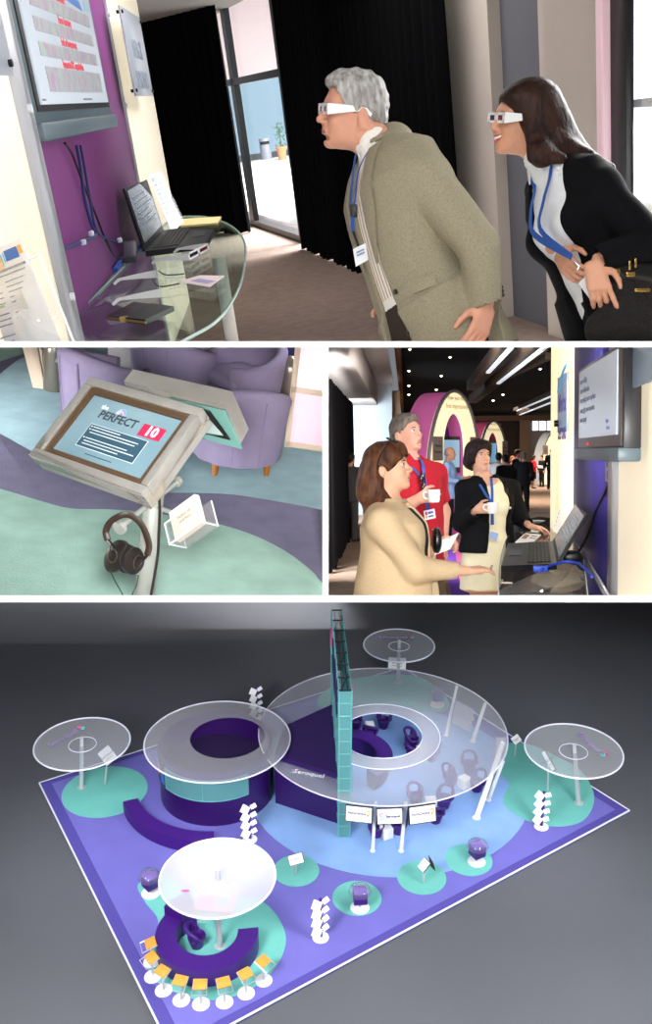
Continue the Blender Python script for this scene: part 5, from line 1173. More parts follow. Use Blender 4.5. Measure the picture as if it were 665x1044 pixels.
    part(t, 'leaves', mb); mb = MB(mat('bark', '5a4632', .8)); mb.cyl((0, 0, 12*sc), (0, 0, 30*sc), .5*sc, n=8); part(t, 'stem', mb)
    mb = MB(mat('sky_glow', 'f6f8ff', .9, emit=1.3)); mb.prism([(-9, 33), (34, 33), (16, 1), (16.2, 1), (34.3, 33.3), (-9, 33.3)], -.02, 10); solo(P, 'exterior_sky', mb, kind='structure')
    lamp(P, 'AREA', p0-nrm*3+u*.2+Vector((0, 0, 2.3)), 700, 1.5, (-.4, 8.5, 0), col=(.8, .92, 1), name='daylight')
    # daylight outside, room light inside
    lamp(P, 'AREA', p0-nrm*6-u*4+Vector((0, 0, 7)), 13000, 8, p0-nrm*5-u*3, name='daylight')
    lamp(P, 'AREA', p0-nrm*2.2+u*6+Vector((0, 0, 2.0)), 500, 3, p0+u*6.5+Vector((0, 0, 1)), name='daylight')
    lamp(P, 'AREA', (.4, 2.4, 2.42), 22, 1.2, (-.2, 4, .8), name='room_light'); lamp(P, 'AREA', (.2, 6.5, 2.45), 80, 2, (0, 6.6, 0), name='room_light')
room1()

# ================================================================ right compartment: exhibition hall
def room3():
    P = P3; WX = .80
    cream = mat('backlit_cream3', 'f8ecc8', .5, emit=.8, ecol='ffedbe'); vio = mat('violet_panel', '3a2f82', .6); dark = mat('hall_black', '060606', .9); woodt = mat('trim_wood', '6b3f22', .5)
    carp = mat('hall_carpet', '8a7668', .95, spec=.05, var=.1, vscale=9, bump=.2, bscale=80); frm = mat('frame_black', '0b0b0d', .4); alu = mat('brushed_aluminium', 'c3c5cc', .35, .6)
    e2 = Vector(((414-460)/1000, 1, 0)).normalized(); e1 = Vector((e2.y, -e2.x, 0)); HZ = 3.7; DB = 56
    mb = MB(carp); mb.prism([(-9, 2), (16, 2), (16, 60), (-12, 60)], -.05, 0); solo(P, 'floor', mb, kind='structure')
    # violet and pink floor graphic
    mb = MB(mat('graphic_violet', '6a3fb0', .8)); mb.prism([(p.x, p.y) for p in [P.fl(x, y) for x, y in ((448, 552), (482, 552), (500, 640), (468, 640))]], 0, .004); mb.use(mat('graphic_pink', 'd060a0', .8)).prism([(p.x, p.y) for p in [P.fl(x, y) for x, y in ((462, 548), (474, 552), (480, 606), (470, 600))]], .004, .008); solo(P, 'floor_carpet', mb, kind='structure')
    cl = P.at(412, 424, DB)
    mb = MB(dark); a = cl-e2*40; q = [a, a+e1*30, a+e1*30+e2*42, a+e2*42]; mb.prism([(p.x, p.y) for p in q], HZ, HZ+.06); solo(P, 'ceiling', mb, kind='structure')
    mb = MB(woodt); q = [a-e1*.12, a, a+e2*42, a+e2*42-e1*.12]; mb.prism([(p.x, p.y) for p in q], HZ-.16, HZ+.06); q = [cl-e1*.3, cl+e1*22, cl+e1*22+e2*.2, cl-e1*.3+e2*.2]; mb.prism([(p.x, p.y) for p in q], HZ-.3, HZ); solo(P, 'trim_1', mb, kind='structure')
    # back wall with strip window
    bw = lambda x, y: P.at(x, y, DB)
    mb = MB(mat('wall_brown', '3a2c26', .8)); mb.box((0, 0, 0), (1, 1, 1)); mb.v = []; mb.f = []; mb.fm = []
    def wallrect(x0, x1, z0, z1, m, name, d=DB, th=.2, kind='structure'):
        A, B = P.at(x0, 461, d), P.at(x1, 461, d); mb = MB(m); q = [A, B, B+e2*th, A+e2*th]; mb.prism([(p.x, p.y) for p in q], z0, z1); return solo(P, name, mb, kind=kind)
    wallrect(395, 541, 0, HZ, mat('wall_brown', '4a372e', .8), 'wall_back'); wallrect(541, 690, 0, 2.85, mat('wall_grey3', '9a948f', .8), 'wall_back'); wallrect(541, 690, 3.38, HZ, mat('wall_brown', '4a372e', .8), 'wall_back')
    o = wallrect(543, 585, 2.85, 3.38, mat('window_glow', 'f4f8ff', .5, emit=2.2), 'window_1', d=DB+.15, th=.03)
    for x in (542, 549, 557, 566, 575):
        A = P.at(x, 461, DB-.02); mb = MB(frm); mb.box((0, 0, 3.11), (.07, .06, .54), T(A.x, A.y, 0)); part(o, 'mullion', mb, None, True)
    wallrect(530, 541, 0, HZ-.3, mat('column_tan', '8a6f5c', .8), 'column_1', d=DB-1)
    # left: pale wall, column, beams, curtain
    wallrect(320, 400, 0, 3.6, mat('wall_paleblue', 'b9c4cc', .8), 'wall_left', d=26); wallrect(400, 408, 0, 3.3, mat('column_brown', '8a6a50', .7), 'column_2', d=26.2, th=.5)
    soff = mat('soffit_grey', 'a29a95', .85)
    def beam(x, yb, yt, wpx, m, d=25.8, L=22, name='beam_1'):
        A = P.at(x, yb, d); B = P.at(x, yt, d); w = wpx*d/1000; q = [A, A-e1*w, A-e1*w-e2*L, A-e2*L]; mb = MB(m); mb.prism([(p.x, p.y) for p in q], A.z, B.z); return solo(P, name, mb, kind='structure')
    beam(385, 413, 391, 30, soff); beam(401, 392, 388, 16, mat('soffit_pale', 'b5aeaa', .85), name='beam_2')
    A = P.fl(336, 579); ca, cb = P.at(333, 461, 13.2), P.at(359.5, 461, 21.2)
    curtain(P, [Vector((ca.x, ca.y, 0)), Vector((cb.x, cb.y, 0))], .01, 2.68, 'curtain', 'black curtain at the far left of the exhibition hall', 'curtain', mat('curtain_black3', '0c0c10', .9, spec=.1), 18, .07)
    # small coloured table at the far left
    t = thing(P, 'display_table', 'low red display box with white top by the black curtain', 'table', P.fl(338, 549)); s = P.dep(P.fl(338, 549))/1000
    mb = MB(mat('box_red', 'b03a3a', .6, var=.4, vscale=9, col2='607050')); mb.box((0, 0, 4*s), (11*s, 8*s, 8*s)); part(t, 'box', mb); mb = MB(mat('top_white', 'e8eef4', .5)); mb.box((0, 0, 9*s), (12*s, 9*s, 2*s)); part(t, 'top', mb, 'white top')
    # ceiling lights and tracks
    spot = mat('spot_glow', 'fff2d8', .5, emit=9); ring = mat('spot_ring', '3a3430', .5)
    words = ['at the top left of the hall ceiling', 'top one beside the pink arch', 'second down the left row', 'second one above the pink arch', 'third down the left row', 'third one above the pink arch', 'lowest of the left row', 'lowest one above the pink arch', 'alone near the cream column', 'right one of the low pair in mid ceiling', 'left one of the low pair in mid ceiling']
    first = None
    for (x, y), l in zip(((418, 356), (459, 364), (417, 378), (450, 383), (417, 393), (445, 397), (417, 402), (441, 405), (551, 376), (513, 402), (503, 408)), words):
        p = P.fl(x, y, HZ-.03); r = P.dep(p)*1.25/1000
        t = thing(P, 'ceiling_light', 'small round ceiling light '+l, 'ceiling light', p, group='small round hall ceiling lights'); mb = MB(ring); mb.lathe([(r, 0), (r*1.7, 0), (r*1.7, .03), (r, .03), (r, 0)], 16); part(t, 'frame', mb); mb = MB(spot); mb.ball((0, 0, 0), (r, r, r*.9), 14); part(t, 'lens', mb, 'glowing lens')
    def track(a, b, z, w, h, m, label, name='ceiling_track', glow=None):
        A, B = P.fl(*a, z), P.fl(*b, z); d = (B-A).normalized(); n = Vector((d.y, -d.x, 0))*w/2; mb = MB(m); mb.prism([(p.x, p.y) for p in (A-n, B-n, B+n, A+n)], z, z+h); o = solo(P, name, mb, label, 'track')
        if glow:
            mb = MB(mat('tube_glow', 'dfeaf4', .4, emit=.55)); mb.prism([(p.x, p.y) for p in (A-n*.2+d*glow[0], A-n*.2+d*glow[1], A+n*.4+d*glow[1], A+n*.4+d*glow[0])], z-.03, z-.001); part(o, 'tube', mb, 'glowing strip', True)
    brown = mat('track_brown', '2a1d16', .6)
    track((481, 398), (525, 350), 3.0, .22, .2, brown, 'dark ceiling beam above the pink arch top', glow=(5, 9)); track((482, 411), (560, 350), 3.0, .22, .2, brown, 'dark ceiling beam with bright edge in the hall middle', glow=(8, 17))
    track((526, 419), (585, 394), 3.0, .16, .1, brown, 'upper lit ceiling track near the cream column', glow=(.5, 12)); track((529, 423), (585, 401), 2.95, .16, .1, brown, 'lower lit ceiling track near the cream column', glow=(.5, 12)); track((498, 395), (560, 366), 3.05, .12, .1, brown, 'thin unlit ceiling beam in the hall')
    # arches
    def arch(pxL, dL, pxR, dR, top, hole, htop, depth, side, label, pl=True, scr='8fb4d0', inner='5c2f8f', txt=True):
        A, B = P.at(pxL, 461, dL), P.at(pxR, 461, dR); A.z = B.z = 0; u = (B-A).normalized(); w = (B-A).length; n = Vector((u.y, -u.x, 0)); n = n if n.y < 0 else -n; ce = (A+B)/2
        H = P.at((pxL+pxR)/2, top, P.dep(ce)).z; hw = w/2; ih = hole*hw; iH = P.at((pxL+pxR)/2, htop, P.dep(ce)).z
        L = Matrix((u, -n, (0, 0, 1))).transposed().to_4x4(); L.translation = ce
        t = thing(P, 'arch_stand', label, 'arch', L=L)
        def outl(a, Hh, k=26): zc = Hh-a*1.75; return [(a, 0)]+[(a*math.cos(PI*i/k), zc+a*1.75*math.sin(PI*i/k)) for i in range(k+1)]+[(-a, 0)]
        O, I = outl(hw, H), outl(ih, iH); m = len(O)
        def band(y0, y1, mtl, O=O, I=I):
            vs = [(x, y0, z) for x, z in O]+[(x, y0, z) for x, z in I]+[(x, y1, z) for x, z in O]+[(x, y1, z) for x, z in I]; fs = []
            for i in range(m-1): fs += [(i, i+1, m+i+1, m+i), (2*m+i, 3*m+i, 3*m+i+1, 2*m+i+1), (i, 2*m+i, 2*m+i+1, i+1), (m+i, m+i+1, 3*m+i+1, 3*m+i)]
            fs += [(0, m, 3*m, 2*m), (m-1, 2*m+m-1, 3*m+m-1, m+m-1)]; mb = MB(mtl); mb.mesh(vs, fs); return mb
        part(t, 'shell', band(.05, depth, side), 'coloured outer shell'); part(t, 'front_face', band(0, .05, cream), 'glowing cream face')
        Oo = [(x*1.012, z*1.006) for x, z in O]; mb = MB(mat('rim_grey', '7a7480', .4, .4)); mb.tube([(x, -.01, z) for x, z in Oo], .035, 6); part(t, 'rim', mb, 'grey rim')
        mb = MB(mat('inner_'+inner, inner, .6)); vs = [(x, depth*.55, z) for x, z in I]+[(x, depth*.6, z) for x, z in I]; mb.mesh(vs, [tuple(range(m)), tuple(range(m, 2*m))[::-1]]+[(i, (i+1) % m, m+(i+1) % m, m+i) for i in range(m)]); part(t, 'back_panel', mb, 'violet inner panel')
        zs = 1.42; mb = MB(frm); mb.box((ih*.1, depth*.25, zs+.18), (ih*1.75, .1, .72), r=.01); scn = part(t, 'screen', mb, 'black framed screen'); mb = MB(mat('scr_'+scr, scr, .3, emit=.6)); mb.box((ih*.1, depth*.25-.055, zs+.2), (ih*1.5, .012, .54)); part(scn, 'picture', mb, 'bright pale picture')
        for s in (-1, 1):
            mb = MB(mat('plaque_taupe', '8f7f74', .4)); mb.box((s*(hw+ih)/2*1.0, -.05, 1.72), ((hw-ih)*.6, .02, .46)); p_ = part(t, 'plaque', mb, 'taupe plaque')
            mb = MB(mat('ink_dark', '2a2430', .5)); Mx = frame((s*(hw+ih)/2, -.062, 1.72), (1, 0, 0), (0, 0, 1)); mb.text('Merck', .1, Mx @ T(0, .05, 0), .001); mb.text('Serono', .1, Mx @ T(0, -.06, 0), .001); part(p_, 'lettering', mb)
        if txt:
            mb = MB(mat('ink_gold', 'b99a55', .5)); Mx = frame((hw*.08, -.012, (H+iH)/2+.02), (1, 0, 0), (0, 0, 1)); mb.text('How you make', .13, Mx @ T(0, .07, 0), .001); mb.text('first impressions', .13, Mx @ T(0, -.09, 0), .001); part(t, 'lettering', mb, 'faint gold lettering')
        return t
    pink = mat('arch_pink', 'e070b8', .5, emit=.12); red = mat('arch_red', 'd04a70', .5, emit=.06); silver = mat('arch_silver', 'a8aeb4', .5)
    arch(436, 18.4, 489, 20.0, 400, .42, 422, .62, pink, 'largest glowing arch with pink side, behind the man in red')
    arch(488, 26.6, 517.5, 28, 430, .42, 441, .5, red, 'second glowing arch behind the short-haired woman', inner='7a2a5c', scr='6fb0dc')
    arch(551, 48.5, 582, 50.5, 440, .45, 449, .5, silver, 'farthest glowing arch with silver side, half hidden by the cream column', inner='3a3550', scr='d8ecf4', txt=False)
    # ---- exhibition wall on the right
    wp = lambda x, y, off=0: P.pl(x, y, (WX-off, 0, 0), (1, 0, 0))
    yC0, yP0, yP1 = wp(567, 461).y, wp(585.5, 461).y, wp(637, 461).y
    mb = MB(mat('wall_core', 'd8d4ce', .7)); mb.box((WX+.3, 4.9, 1.7), (.16, 5.4, 3.4)); solo(P, 'wall_right', mb, kind='structure')
    def wbox(name, m, y0, y1, x0, x1, z0, z1, label, cat, r=0):
        mb = MB(m); mb.box(((x0+x1)/2, (y0+y1)/2, (z0+z1)/2), (x1-x0, y1-y0, z1-z0), r=r); return solo(P, name, mb, label, cat)
    wbox('lightbox', cream, yP0+.03, yC0, WX-.04, WX+.2, 0, 3.3, 'cream backlit column beside the violet panel', 'lightbox')
    wbox('violet_board', vio, yP1+.05, yP0+.02, WX, WX+.06, 0, 3.3, 'violet wall panel behind the television', 'board')
    wbox('edge_strip', alu, yP1-.14, yP1+.03, WX-.07, WX+.05, 0, 3.3, 'pale aluminium strip right of the television', 'strip')
    wbox('lightbox', mat('backlit_pale', 'f8ecd0', .5, emit=.7, ecol='fff1d6'), 2.2, yP1-.15, WX-.05, WX+.2, 0, 3.3, 'cream backlit panel at the right edge', 'lightbox')
    bolt = mat('bolt_white', 'eeeef2', .3)
    for i, (x, y) in enumerate(((642, 362), (638.5, 412))):
        mb = MB(bolt); p = wp(x, y, .09); mb.cyl(p, p+Vector((.05, 0, 0)), .018, n=12); solo(P, 'bolt', mb, ('white bolt on the pale strip, upper one', 'white bolt on the pale strip below the grey plaque')[i], 'bolt')
    def plaque(y0, y1, z0, z1, x, label, lines, sz, col, ink):
        t = thing(P, 'plaque', label, 'sign', (x, (y0+y1)/2, z0)); Mx = frame((x-.012, (y0+y1)/2, (z0+z1)/2), (0, -1, 0), (0, 0, 1))
        mb = MB(mat('plq_'+col, col, .3, .2)); mb.box((0, 0, -.006), (y1-y0, z1-z0, .012), Mx, r=.002); part(t, 'plate', mb, None, True)
        if lines:
            mb = MB(mat('plqi_'+ink, ink, .4))
            for i, s in enumerate(lines): mb.text(s, sz, Mx @ T(.02, -i*sz*1.1, .0015), .001, bold=.002)
            mb.use(mat('swoosh', '58b4dc', .4)).tube([Mx @ Vector(p) for p in smooth([(-.2, .08, .002), (0, .17, .002), (.22, .22, .002)], 5)], .008, 5); part(t, 'lettering', mb, 'violet lettering under a light blue sweep', True)
        mb = MB(mat('stud_dark', '1b1b20', .3, .6)); mb.cyl(Mx @ Vector((-(y1-y0)/2+.06, -(z1-z0)/2+.06, 0)), Mx @ Vector((-(y1-y0)/2+.06, -(z1-z0)/2+.06, .025)), .022, n=12); part(t, 'stud', mb, 'dark stud', True)
    a, b = wp(570.5, 385, .1), wp(580, 443, .1); plaque(b.y, a.y, b.z+.02, wp(580, 379, .1).z, WX-.1, 'pale blue lettered plaque on the cream column', ['Merck', 'Serono'], .16, '9fb4d0', '4a4088')
    a = wp(641, 398, .1); plaque(2.6, a.y, a.z, 3.2, WX-.1, 'large grey plaque cut by the top right corner', [], .1, '98a8bc', '4a4088')
    # television
    xT = WX-.14; tp = lambda x, y: P.pl(x, y, (xT, 0, 0), (1, 0, 0)); ya, yb = tp(591, 461).y, tp(636.5, 461).y; zb = (tp(591, 471).z+tp(636.5, 467).z)/2; zt = tp(591, 377).z
    t = thing(P, 'television', 'wall television with pale slide on the violet panel', 'television', (xT, (ya+yb)/2, zb)); Mx = frame((xT, (ya+yb)/2, (zb+zt)/2), (0, -1, 0), (0, 0, 1)); w = ya-yb; h = zt-zb
    mb = MB(mat('tv_dark', '2c2c30', .4)); mb.box((0, h*.05, -.03), (w, h*.9, .07), Mx, r=.01); mb.box((0, 0, -.09), (w*.5, h*.5, .08), Mx); part(t, 'housing', mb, None, True)
    mb = MB(mat('tv_bar', '56666e', .4)); mb.box((0, -h*.44, -.02), (w, h*.12, .09), Mx, r=.01); part(t, 'speaker_bar', mb, 'grey speaker bar', True)
    mb = MB(mat('tv_bezel_brown', '4a403a', .3)); mb.box((0, h*.06, .006), (w*.97, h*.85, .006), Mx); part(t, 'bezel', mb, None, True)
    sw, sh = w*.86, h*.72; S = Mx @ T(0, h*.09, .012); mb = MB(mat('tv_slide', 'b0b8c4', .2, emit=.28, ecol='c0c4cc')); mb.box((0, 0, 0), (sw, sh, .006), S); part(t, 'screen', mb, 'pale slide', True)
    m = MB(mat('slide_text', '6a6e80', .5))
    for s, v in (('more visibility,', .34), ('more collaboration', .2), ('more quality, more compliance', .06), ('more agility, more innovation', -.09), ('more capacity', -.23)): m.text(s, sh*.125, S @ T(-sw*.46, v*sh, .004), .0006, align='LEFT')
    m.use(mat('slide_violet', '7a70b0', .5)).text('Merck', sh*.08, S @ T(sw*.3, -.32*sh, .004), .0006); m.text('Serono', sh*.08, S @ T(sw*.32, -.4*sh, .004), .0006); part(t, 'slide_text', m, 'grey slide text', True)
    m = MB(mat('led_red', 'e04030', .5, emit=1)); m.ball(Mx @ Vector((-w*.2, -h*.335, .01)), .008, 8); part(t, 'standby_light', m, 'red standby light', True)
    # socket under the television with cable
    t = thing(P, 'wall_socket', 'white double socket under the television on the violet panel', 'socket', wp(625, 484)); Mx = frame(wp(624.5, 478, .02), (0, -1, 0), (0, 0, 1))
    mb = MB(mat('socket_white', 'c9c5c8', .5)); mb.box((0, 0, 0), (.18, .13, .04), Mx, r=.005); part(t, 'plate', mb, None, True)
    for v in (.03, -.03): m = MB(frm); m.cyl(Mx @ Vector((0, v, .01)), Mx @ Vector((0, v, .024)), .024, n=16); part(t, 'outlet', m, 'black outlet', True)
    bk = mat('cable_black', '14121a', .5)
    cable(P, [wp(624, 482, .05), wp(618, 500, .05), wp(608, 520, .06), wp(602, 540, .06), wp(594, 556, .08), wp(588, 566, .1)], .007, bk, 'black cable from the socket down to the laptop')
    # glass counter
    Z = 1.07; tz = lambda x, y, o=0: P.fl(x, y, Z+o)
    pl = [tz(600, 615), tz(594, 562), tz(575, 535)]+smooth([tz(x, y) for x, y in ((562, 528), (548, 527), (530, 533), (519, 545), (513, 560), (510, 580), (509, 615))], 5)+[tz(512, 660), tz(640, 660)]
    t = thing(P, 'glass_counter', 'dark glossy glass counter along the exhibition wall', 'counter', tz(540, 580)-Vector((0, 0, Z)))
    mb = MB(clear('counter_glass', 'b8b4b8', .22, .03, .25, '4a4548')); mb.prism([(p.x, p.y) for p in pl], Z-.02, Z-.001); part(t, 'countertop', mb, None, True); mb = MB(mat('glass_edge', 'bcd2cc', .15, spec=.8)); mb.tube([p-Vector((0, 0, .01)) for p in pl], .006, 6, closed=True); part(t, 'edge', mb, 'pale edge', True)
    mb = MB(mat('rail_grey', '8a8690', .3, .5)); mb.tube([tz(592, 560, .01), tz(622, 612, .01)], .012, 8); part(t, 'wall_rail', mb, None, True)
    a = tz(517, 594); mb = MB(mat('leg_cream', 'efe6dc', .4)); mb.cyl((a.x, a.y, .0), (a.x, a.y, Z-.0), .026, n=20); part(t, 'leg', mb, 'white tube leg', True)
    lap = [tz(568, 574.5, .032), tz(563.5, 551.5, .032), tz(518, 554, .032), tz(511, 577, .032)]; dn, df = P.dep(lap[0]), P.dep(lap[1])
    laptop(P, lap, [P.at(598.5, 524, dn+.05), P.at(588, 516, df+.05)], 'open black laptop on the glass counter under the violet panel', 0, glow='77828c', emit=.15)
    cable(P, [tz(552, 581, .02), tz(560, 577, .03), tz(575, 573, .04), tz(588, 574, .04), tz(597, 580, .03), tz(604, 588, .02)], .007, mat('cable_blue3', '2a48c0', .5), 'bright blue network cable plugged into the laptop side')
    mb = MB(mat('cable_blue3', '2a48c0', .5)); mb.box(tz(551, 580, .02), (.07, .03, .03), r=.006); solo(P, 'cable_plug', mb, 'blue network plug at the laptop side', 'plug')
    mb = MB(frm); mb.box(tz(582, 567, .03), (.09, .16, .05), r=.015); solo(P, 'power_brick', mb, 'black power brick behind the laptop', 'adapter')
    def art(R, o, g, nn, q):
        m = MB(mat('print_grey', '8f9aa8', .6))
        for i in range(8): R(m, .15, .12+.1*i, .85, .16+.1*i)
        part(o, 'print', m, None, True); m = MB(mat('print_blue2', '5a7ab0', .6)); R(m, .2, .3, .7, .55); part(o, 'print', m, 'blue block', True)
    d_ = P.dep(tz(572, 545)); printed(P, [P.at(575, 502, d_+.1), P.at(582, 506, d_+.05), P.at(573, 547, d_-.1), P.at(563, 541, d_)], 'printed flyer in a clear stand beside the cream column', 'flyer', art=art, name='flyer')
    def art2(R, o, g, nn, q):
        m = MB(mat('print_brown2', '8a6a60', .6)); R(m, .1, .2, .4, .6); part(o, 'print', m, 'brown picture', True)
        m = MB(mat('print_grey', '8f9aa8', .6)); R(m, .5, .2, .9, .3); R(m, .5, .4, .9, .5); part(o, 'print', m, None, True)
    printed(P, [tz(536, 543, .004), tz(552, 545, .004), tz(543, 554, .004), tz(525, 553, .004)], 'white leaflet lying nearest the laptop', 'leaflet', art=art2)
    printed(P, [tz(527, 534, .005), tz(538, 537, .005), tz(533, 543, .005), tz(520, 540, .005)], 'picture leaflet lying at the far end of the counter', 'leaflet', art=art2)
    printed(P, [tz(543, 536, .006), tz(554, 538, .006), tz(548, 543, .006), tz(536, 542, .006)], 'white leaflet lying beside the saucer', 'leaflet', art=art2)
    t = thing(P, 'saucer', 'white saucer with spoon at the far end of the counter', 'saucer', tz(545, 533, .01)); mb = MB(mat('china_white', 'f4f2ee', .2, spec=.6)); mb.lathe([(.001, 0), (.05, 0), (.085, .016), (.088, .018), (.05, .006), (.001, .005)], 32); part(t, 'dish', mb); mb = MB(mat('spoon_steel', 'c8c8cc', .2, .9)); mb.ball((.03, .01, .014), (.016, .011, .004), 12); mb.cyl((.03, .01, .014), (-.06, .04, .024), .0025, n=6); part(t, 'spoon', mb, 'steel spoon')
    # light; the low upward lamp is added to brighten the soffits
    lamp(P, 'SPOT', P.at(490, 472, 1.3), 420, .12, (.1, 6.2, 1.5), name='flash', spot=46, blend=.6); lamp(P, 'AREA', (-2.2, 12, 1.3), 420, .9, (-2.2, 18, 3), name='soffit_fill'); lamp(P, 'AREA', (.45, 5.2, 2.08), 22, .5, (-.1, 6.9, 1.4), name='hall_and_fill_light'); lamp(P, 'AREA', (.8, 13, 2.9), 200, 3, (.6, 14, 0), col=(1, .86, .7), name='hall_and_fill_light'); lamp(P, 'AREA', (4, 46, 3.5), 1300, 6, (4, 46.5, 0), col=(1, .84, .68), name='hall_and_fill_light'); lamp(P, 'AREA', (1.5, 32, 3.1), 900, 5, (1.5, 32.5, 0), col=(1, .84, .68), name='hall_and_fill_light')  # the small near area lamp is unseen fill added for the foreground faces
    lamp(P, 'AREA', (-3.5, 23, 1.7), 300, 2.5, (-2.2, 26, 1.6), col=(.85, .93, 1), name='daylight')
room3()
# ================================================================ the two visitors in the top compartment
def man1():
    aim(359, 116); f = Fig(P1); J = f.J; D = 3.3
    H = Head(J(359, 116, D), -77, 2, 0, 1.0)
    sk = skin('skin_man', 'd59a80'); jk = mat('jacket_tweed', '928a74', .85, spec=.15, var=.14, vscale=160, bump=.25, bscale=220); shirt = mat('shirt_striped', 'efebe4', .8, var=.05, vscale=40); trs = mat('trousers_brown', '352a22', .9)
    fw, lf, up = axes(-64, 0); u = unit(J(384, 140, D)-J(450, 345, D)); fw = unit(fw-np.dot(fw, u)*u); r = np.cross(fw, u)
    st = [(J(462, 385, D), .185, .15), (J(450, 345, D), .185, .155), (J(436, 300, D), .18, .155), (J(423, 262, D), .18, .155), (J(413, 225, D), .195, .155), (J(404, 193, D), .205, .145), (J(398, 168, D+.01), .19, .105), (J(391, 150, D), .09, .06)]
    nb = J(390, 152, D+.0)
    sl, el_, wr = J(434, 186, D-.17), J(487, 250, D-.24), J(497, 308, D-.2)
    sr, er, wr2 = J(392, 182, D+.2), J(404, 245, D+.24), J(402, 300, D+.1)
    def limbs(S, g, k=.03, arms=True):
        S.loft(st, r, fw, g, .05)
        S.rc(J(398, 168, D), sl, .07+g, .074+g, .05); S.rc(J(394, 168, D+.02), sr, .07+g, .072+g, .05)
        if arms: S.rc(sl, el_, .066+g, .054+g, .012); S.rc(el_, wr, .052+g, .036+g, .012); S.rc(sr, er, .066+g, .054+g, .03); S.rc(er, wr2, .052+g, .036+g, .03)
    S = SDF(.0036); H.build(S, nose=1.08); H.neck(S, nb, .058, .07, .04); limbs(S, -.014)
    hand(S, J(497, 314, D-.2), unit(J(489, 335, D-.22)-J(497, 312, D-.2)), A_(.55, -.7, .2), A_(-.7, -.6, .1), .45, 1.02)
    hand(S, J(402, 304, D+.1), unit(J(400, 330, D+.05)-J(402, 300, D+.1)), A_(.2, .9, .1), A_(-1, 0, .1), .4, 1.0)
    for s_ in (0, 1): S.rc(J(452+6*s_, 350, D-.09+.18*s_), J(470+10*s_, 420, D-.1+.2*s_), .085, .075, .03)
    f.body(S, 'person', [(None, sk)], 'grey-haired man in a tan tweed jacket leaning in towards the wall television', 'person', J(462, 392, D))
    # trousers
    S = SDF(.007)
    for s_ in (0, 1): S.rc(J(440+6*s_, 320, D-.085+.17*s_), J(470+10*s_, 425, D-.1+.2*s_), .098, .09, .04)
    S.loft(st[:4], r, fw, .004, .03); S.plane(J(436, 305, D), u); f.wear(S, 'trousers', trs, 'dark brown trousers')
    # shirt
    S = SDF(.005); S.loft(st, r, fw, .002, .04); S.rc(J(398, 168, D), sl, .068, .07, .05); S.rc(J(394, 168, D+.02), sr, .068, .07, .05)
    S.rc(nb-u*.03, nb+unit(H.p(-.02, 0, -.05)-nb)*.02+fw*.008, .076, .068, .02); S.rc(nb-u*.1, nb+unit(H.p(-.02, 0, -.05)-nb)*.12, .052, .056, .006, 's')
    S.plane(J(440, 316, D), -u); f.wear(S, 'shirt', shirt, 'white striped shirt')
    mb = MB(mat('stripe_tan', 'b9a084', .8)); mb2 = MB(mat('collar_white', 'f4f1ec', .7))
    # jacket
    S = SDF(.0042); limbs(S, .016, arms=True); S.rc(nb-fw*.03-u*.02, nb-fw*.05+u*.012, .082, .07, .03); S.wrinkle(.0022, 26)
    S.loft([(J(474, 376, D), .215, .185), (J(440, 310, D), .2, .18)], r, fw, .0, .05)
    ctr = [(s_[0]+fw*(s_[2]+.02)-r*.012, w, .12) for s_, w in zip(st, (.1, .075, .045, .04, .042, .05, .06, .075))]
    S.loft(ctr, r, fw, 0, .012, 's', 3)
    S.rc(nb-u*.02, nb+unit(H.p(-.01, 0, -.05)-nb)*.2+fw*.03, .072, .085, .01, 's')
    S.plane(J(497, 316, D-.2), unit(J(497, 330, D-.2)-J(490, 280, D-.2)), .003) if 0 else None
    S.rc(J(497, 313, D-.2), J(497, 345, D-.2), .05, .06, .002, 's'); S.rc(wr2, J(400, 335, D+.08), .05, .06, .002, 's')
    jo = f.wear(S, 'jacket', jk, 'tan tweed jacket')
    # lapels, buttons, pocket
    def front(h, a, o=.0):                    # point on the jacket front: h down the trunk, a across
        C = np.array([q[0] for q in st]); W = np.array([q[1] for q in st]); DD = np.array([q[2] for q in st]); i = h*(len(st)-1); c = A_(*[np.interp(i, range(len(st)), C[:, k]) for k in range(3)]); w, d = np.interp(i, range(len(st)), W)+.016+o, np.interp(i, range(len(st)), DD)+.016+o
        b = d*max(0, 1-abs(a/w)**2.2)**(1/2.2); return c+r*a+fw*b
    for s_, nm in ((-1, 'lapel'), (1, 'lapel')):
        G = [[front(h, s_*a, .006) for h in np.linspace(.5, .93, 12)] for a in (0, 0, 0, 0)]
        G = []
        for h in np.linspace(.42, .95, 14):
            wd = .052*min(1, (h-.4)*5)*(1 if h < .8 else 1.0); a0 = .05+.02*(h-.42); G.append([front(h, s_*(a0+wd*k/3), .008) for k in range(4)])
        mb = MB(jk); mb.sheet(G, .006); f.pmb(nm, mb)
    for h in (.3, .17):
        mb = MB(mat('button_dark', '2a221c', .4)); c = front(h, -.085, .004); n = unit(c-front(h, -.085, -.05)); mb.cyl(c-n*.001, c+n*.006, .0085, n=12); f.pmb('button', mb, 'dark button')
    mb = MB(jk); mb.sheet([[front(.27+.012*j, -.14-.012*k, .006-.0015*j*0) for k in range(5)] for j in range(4)], .005); f.pmb('pocket_flap', mb)
    for k in range(3):
        mb = MB(mat('button_dark', '2a221c', .4)); c = wr+(el_-wr)*(.1+.07*k)+A_(.048, -.02, 0); mb.ball(c, .007, 10); f.pmb('button', mb, 'dark cuff button')
    # shirt collar
    ax_ = unit(H.p(-.02, 0, -.05)-nb); G = []
    for i in range(15):
        a = math.radians(-150+300*i/14); o = fw*math.cos(a)+r*math.sin(a)*.95; G.append([nb+ax_*z+o*rr for z, rr in ((.0, .08), (.03, .072), (.034, .069))])
    mb2.sheet(G, .004); 
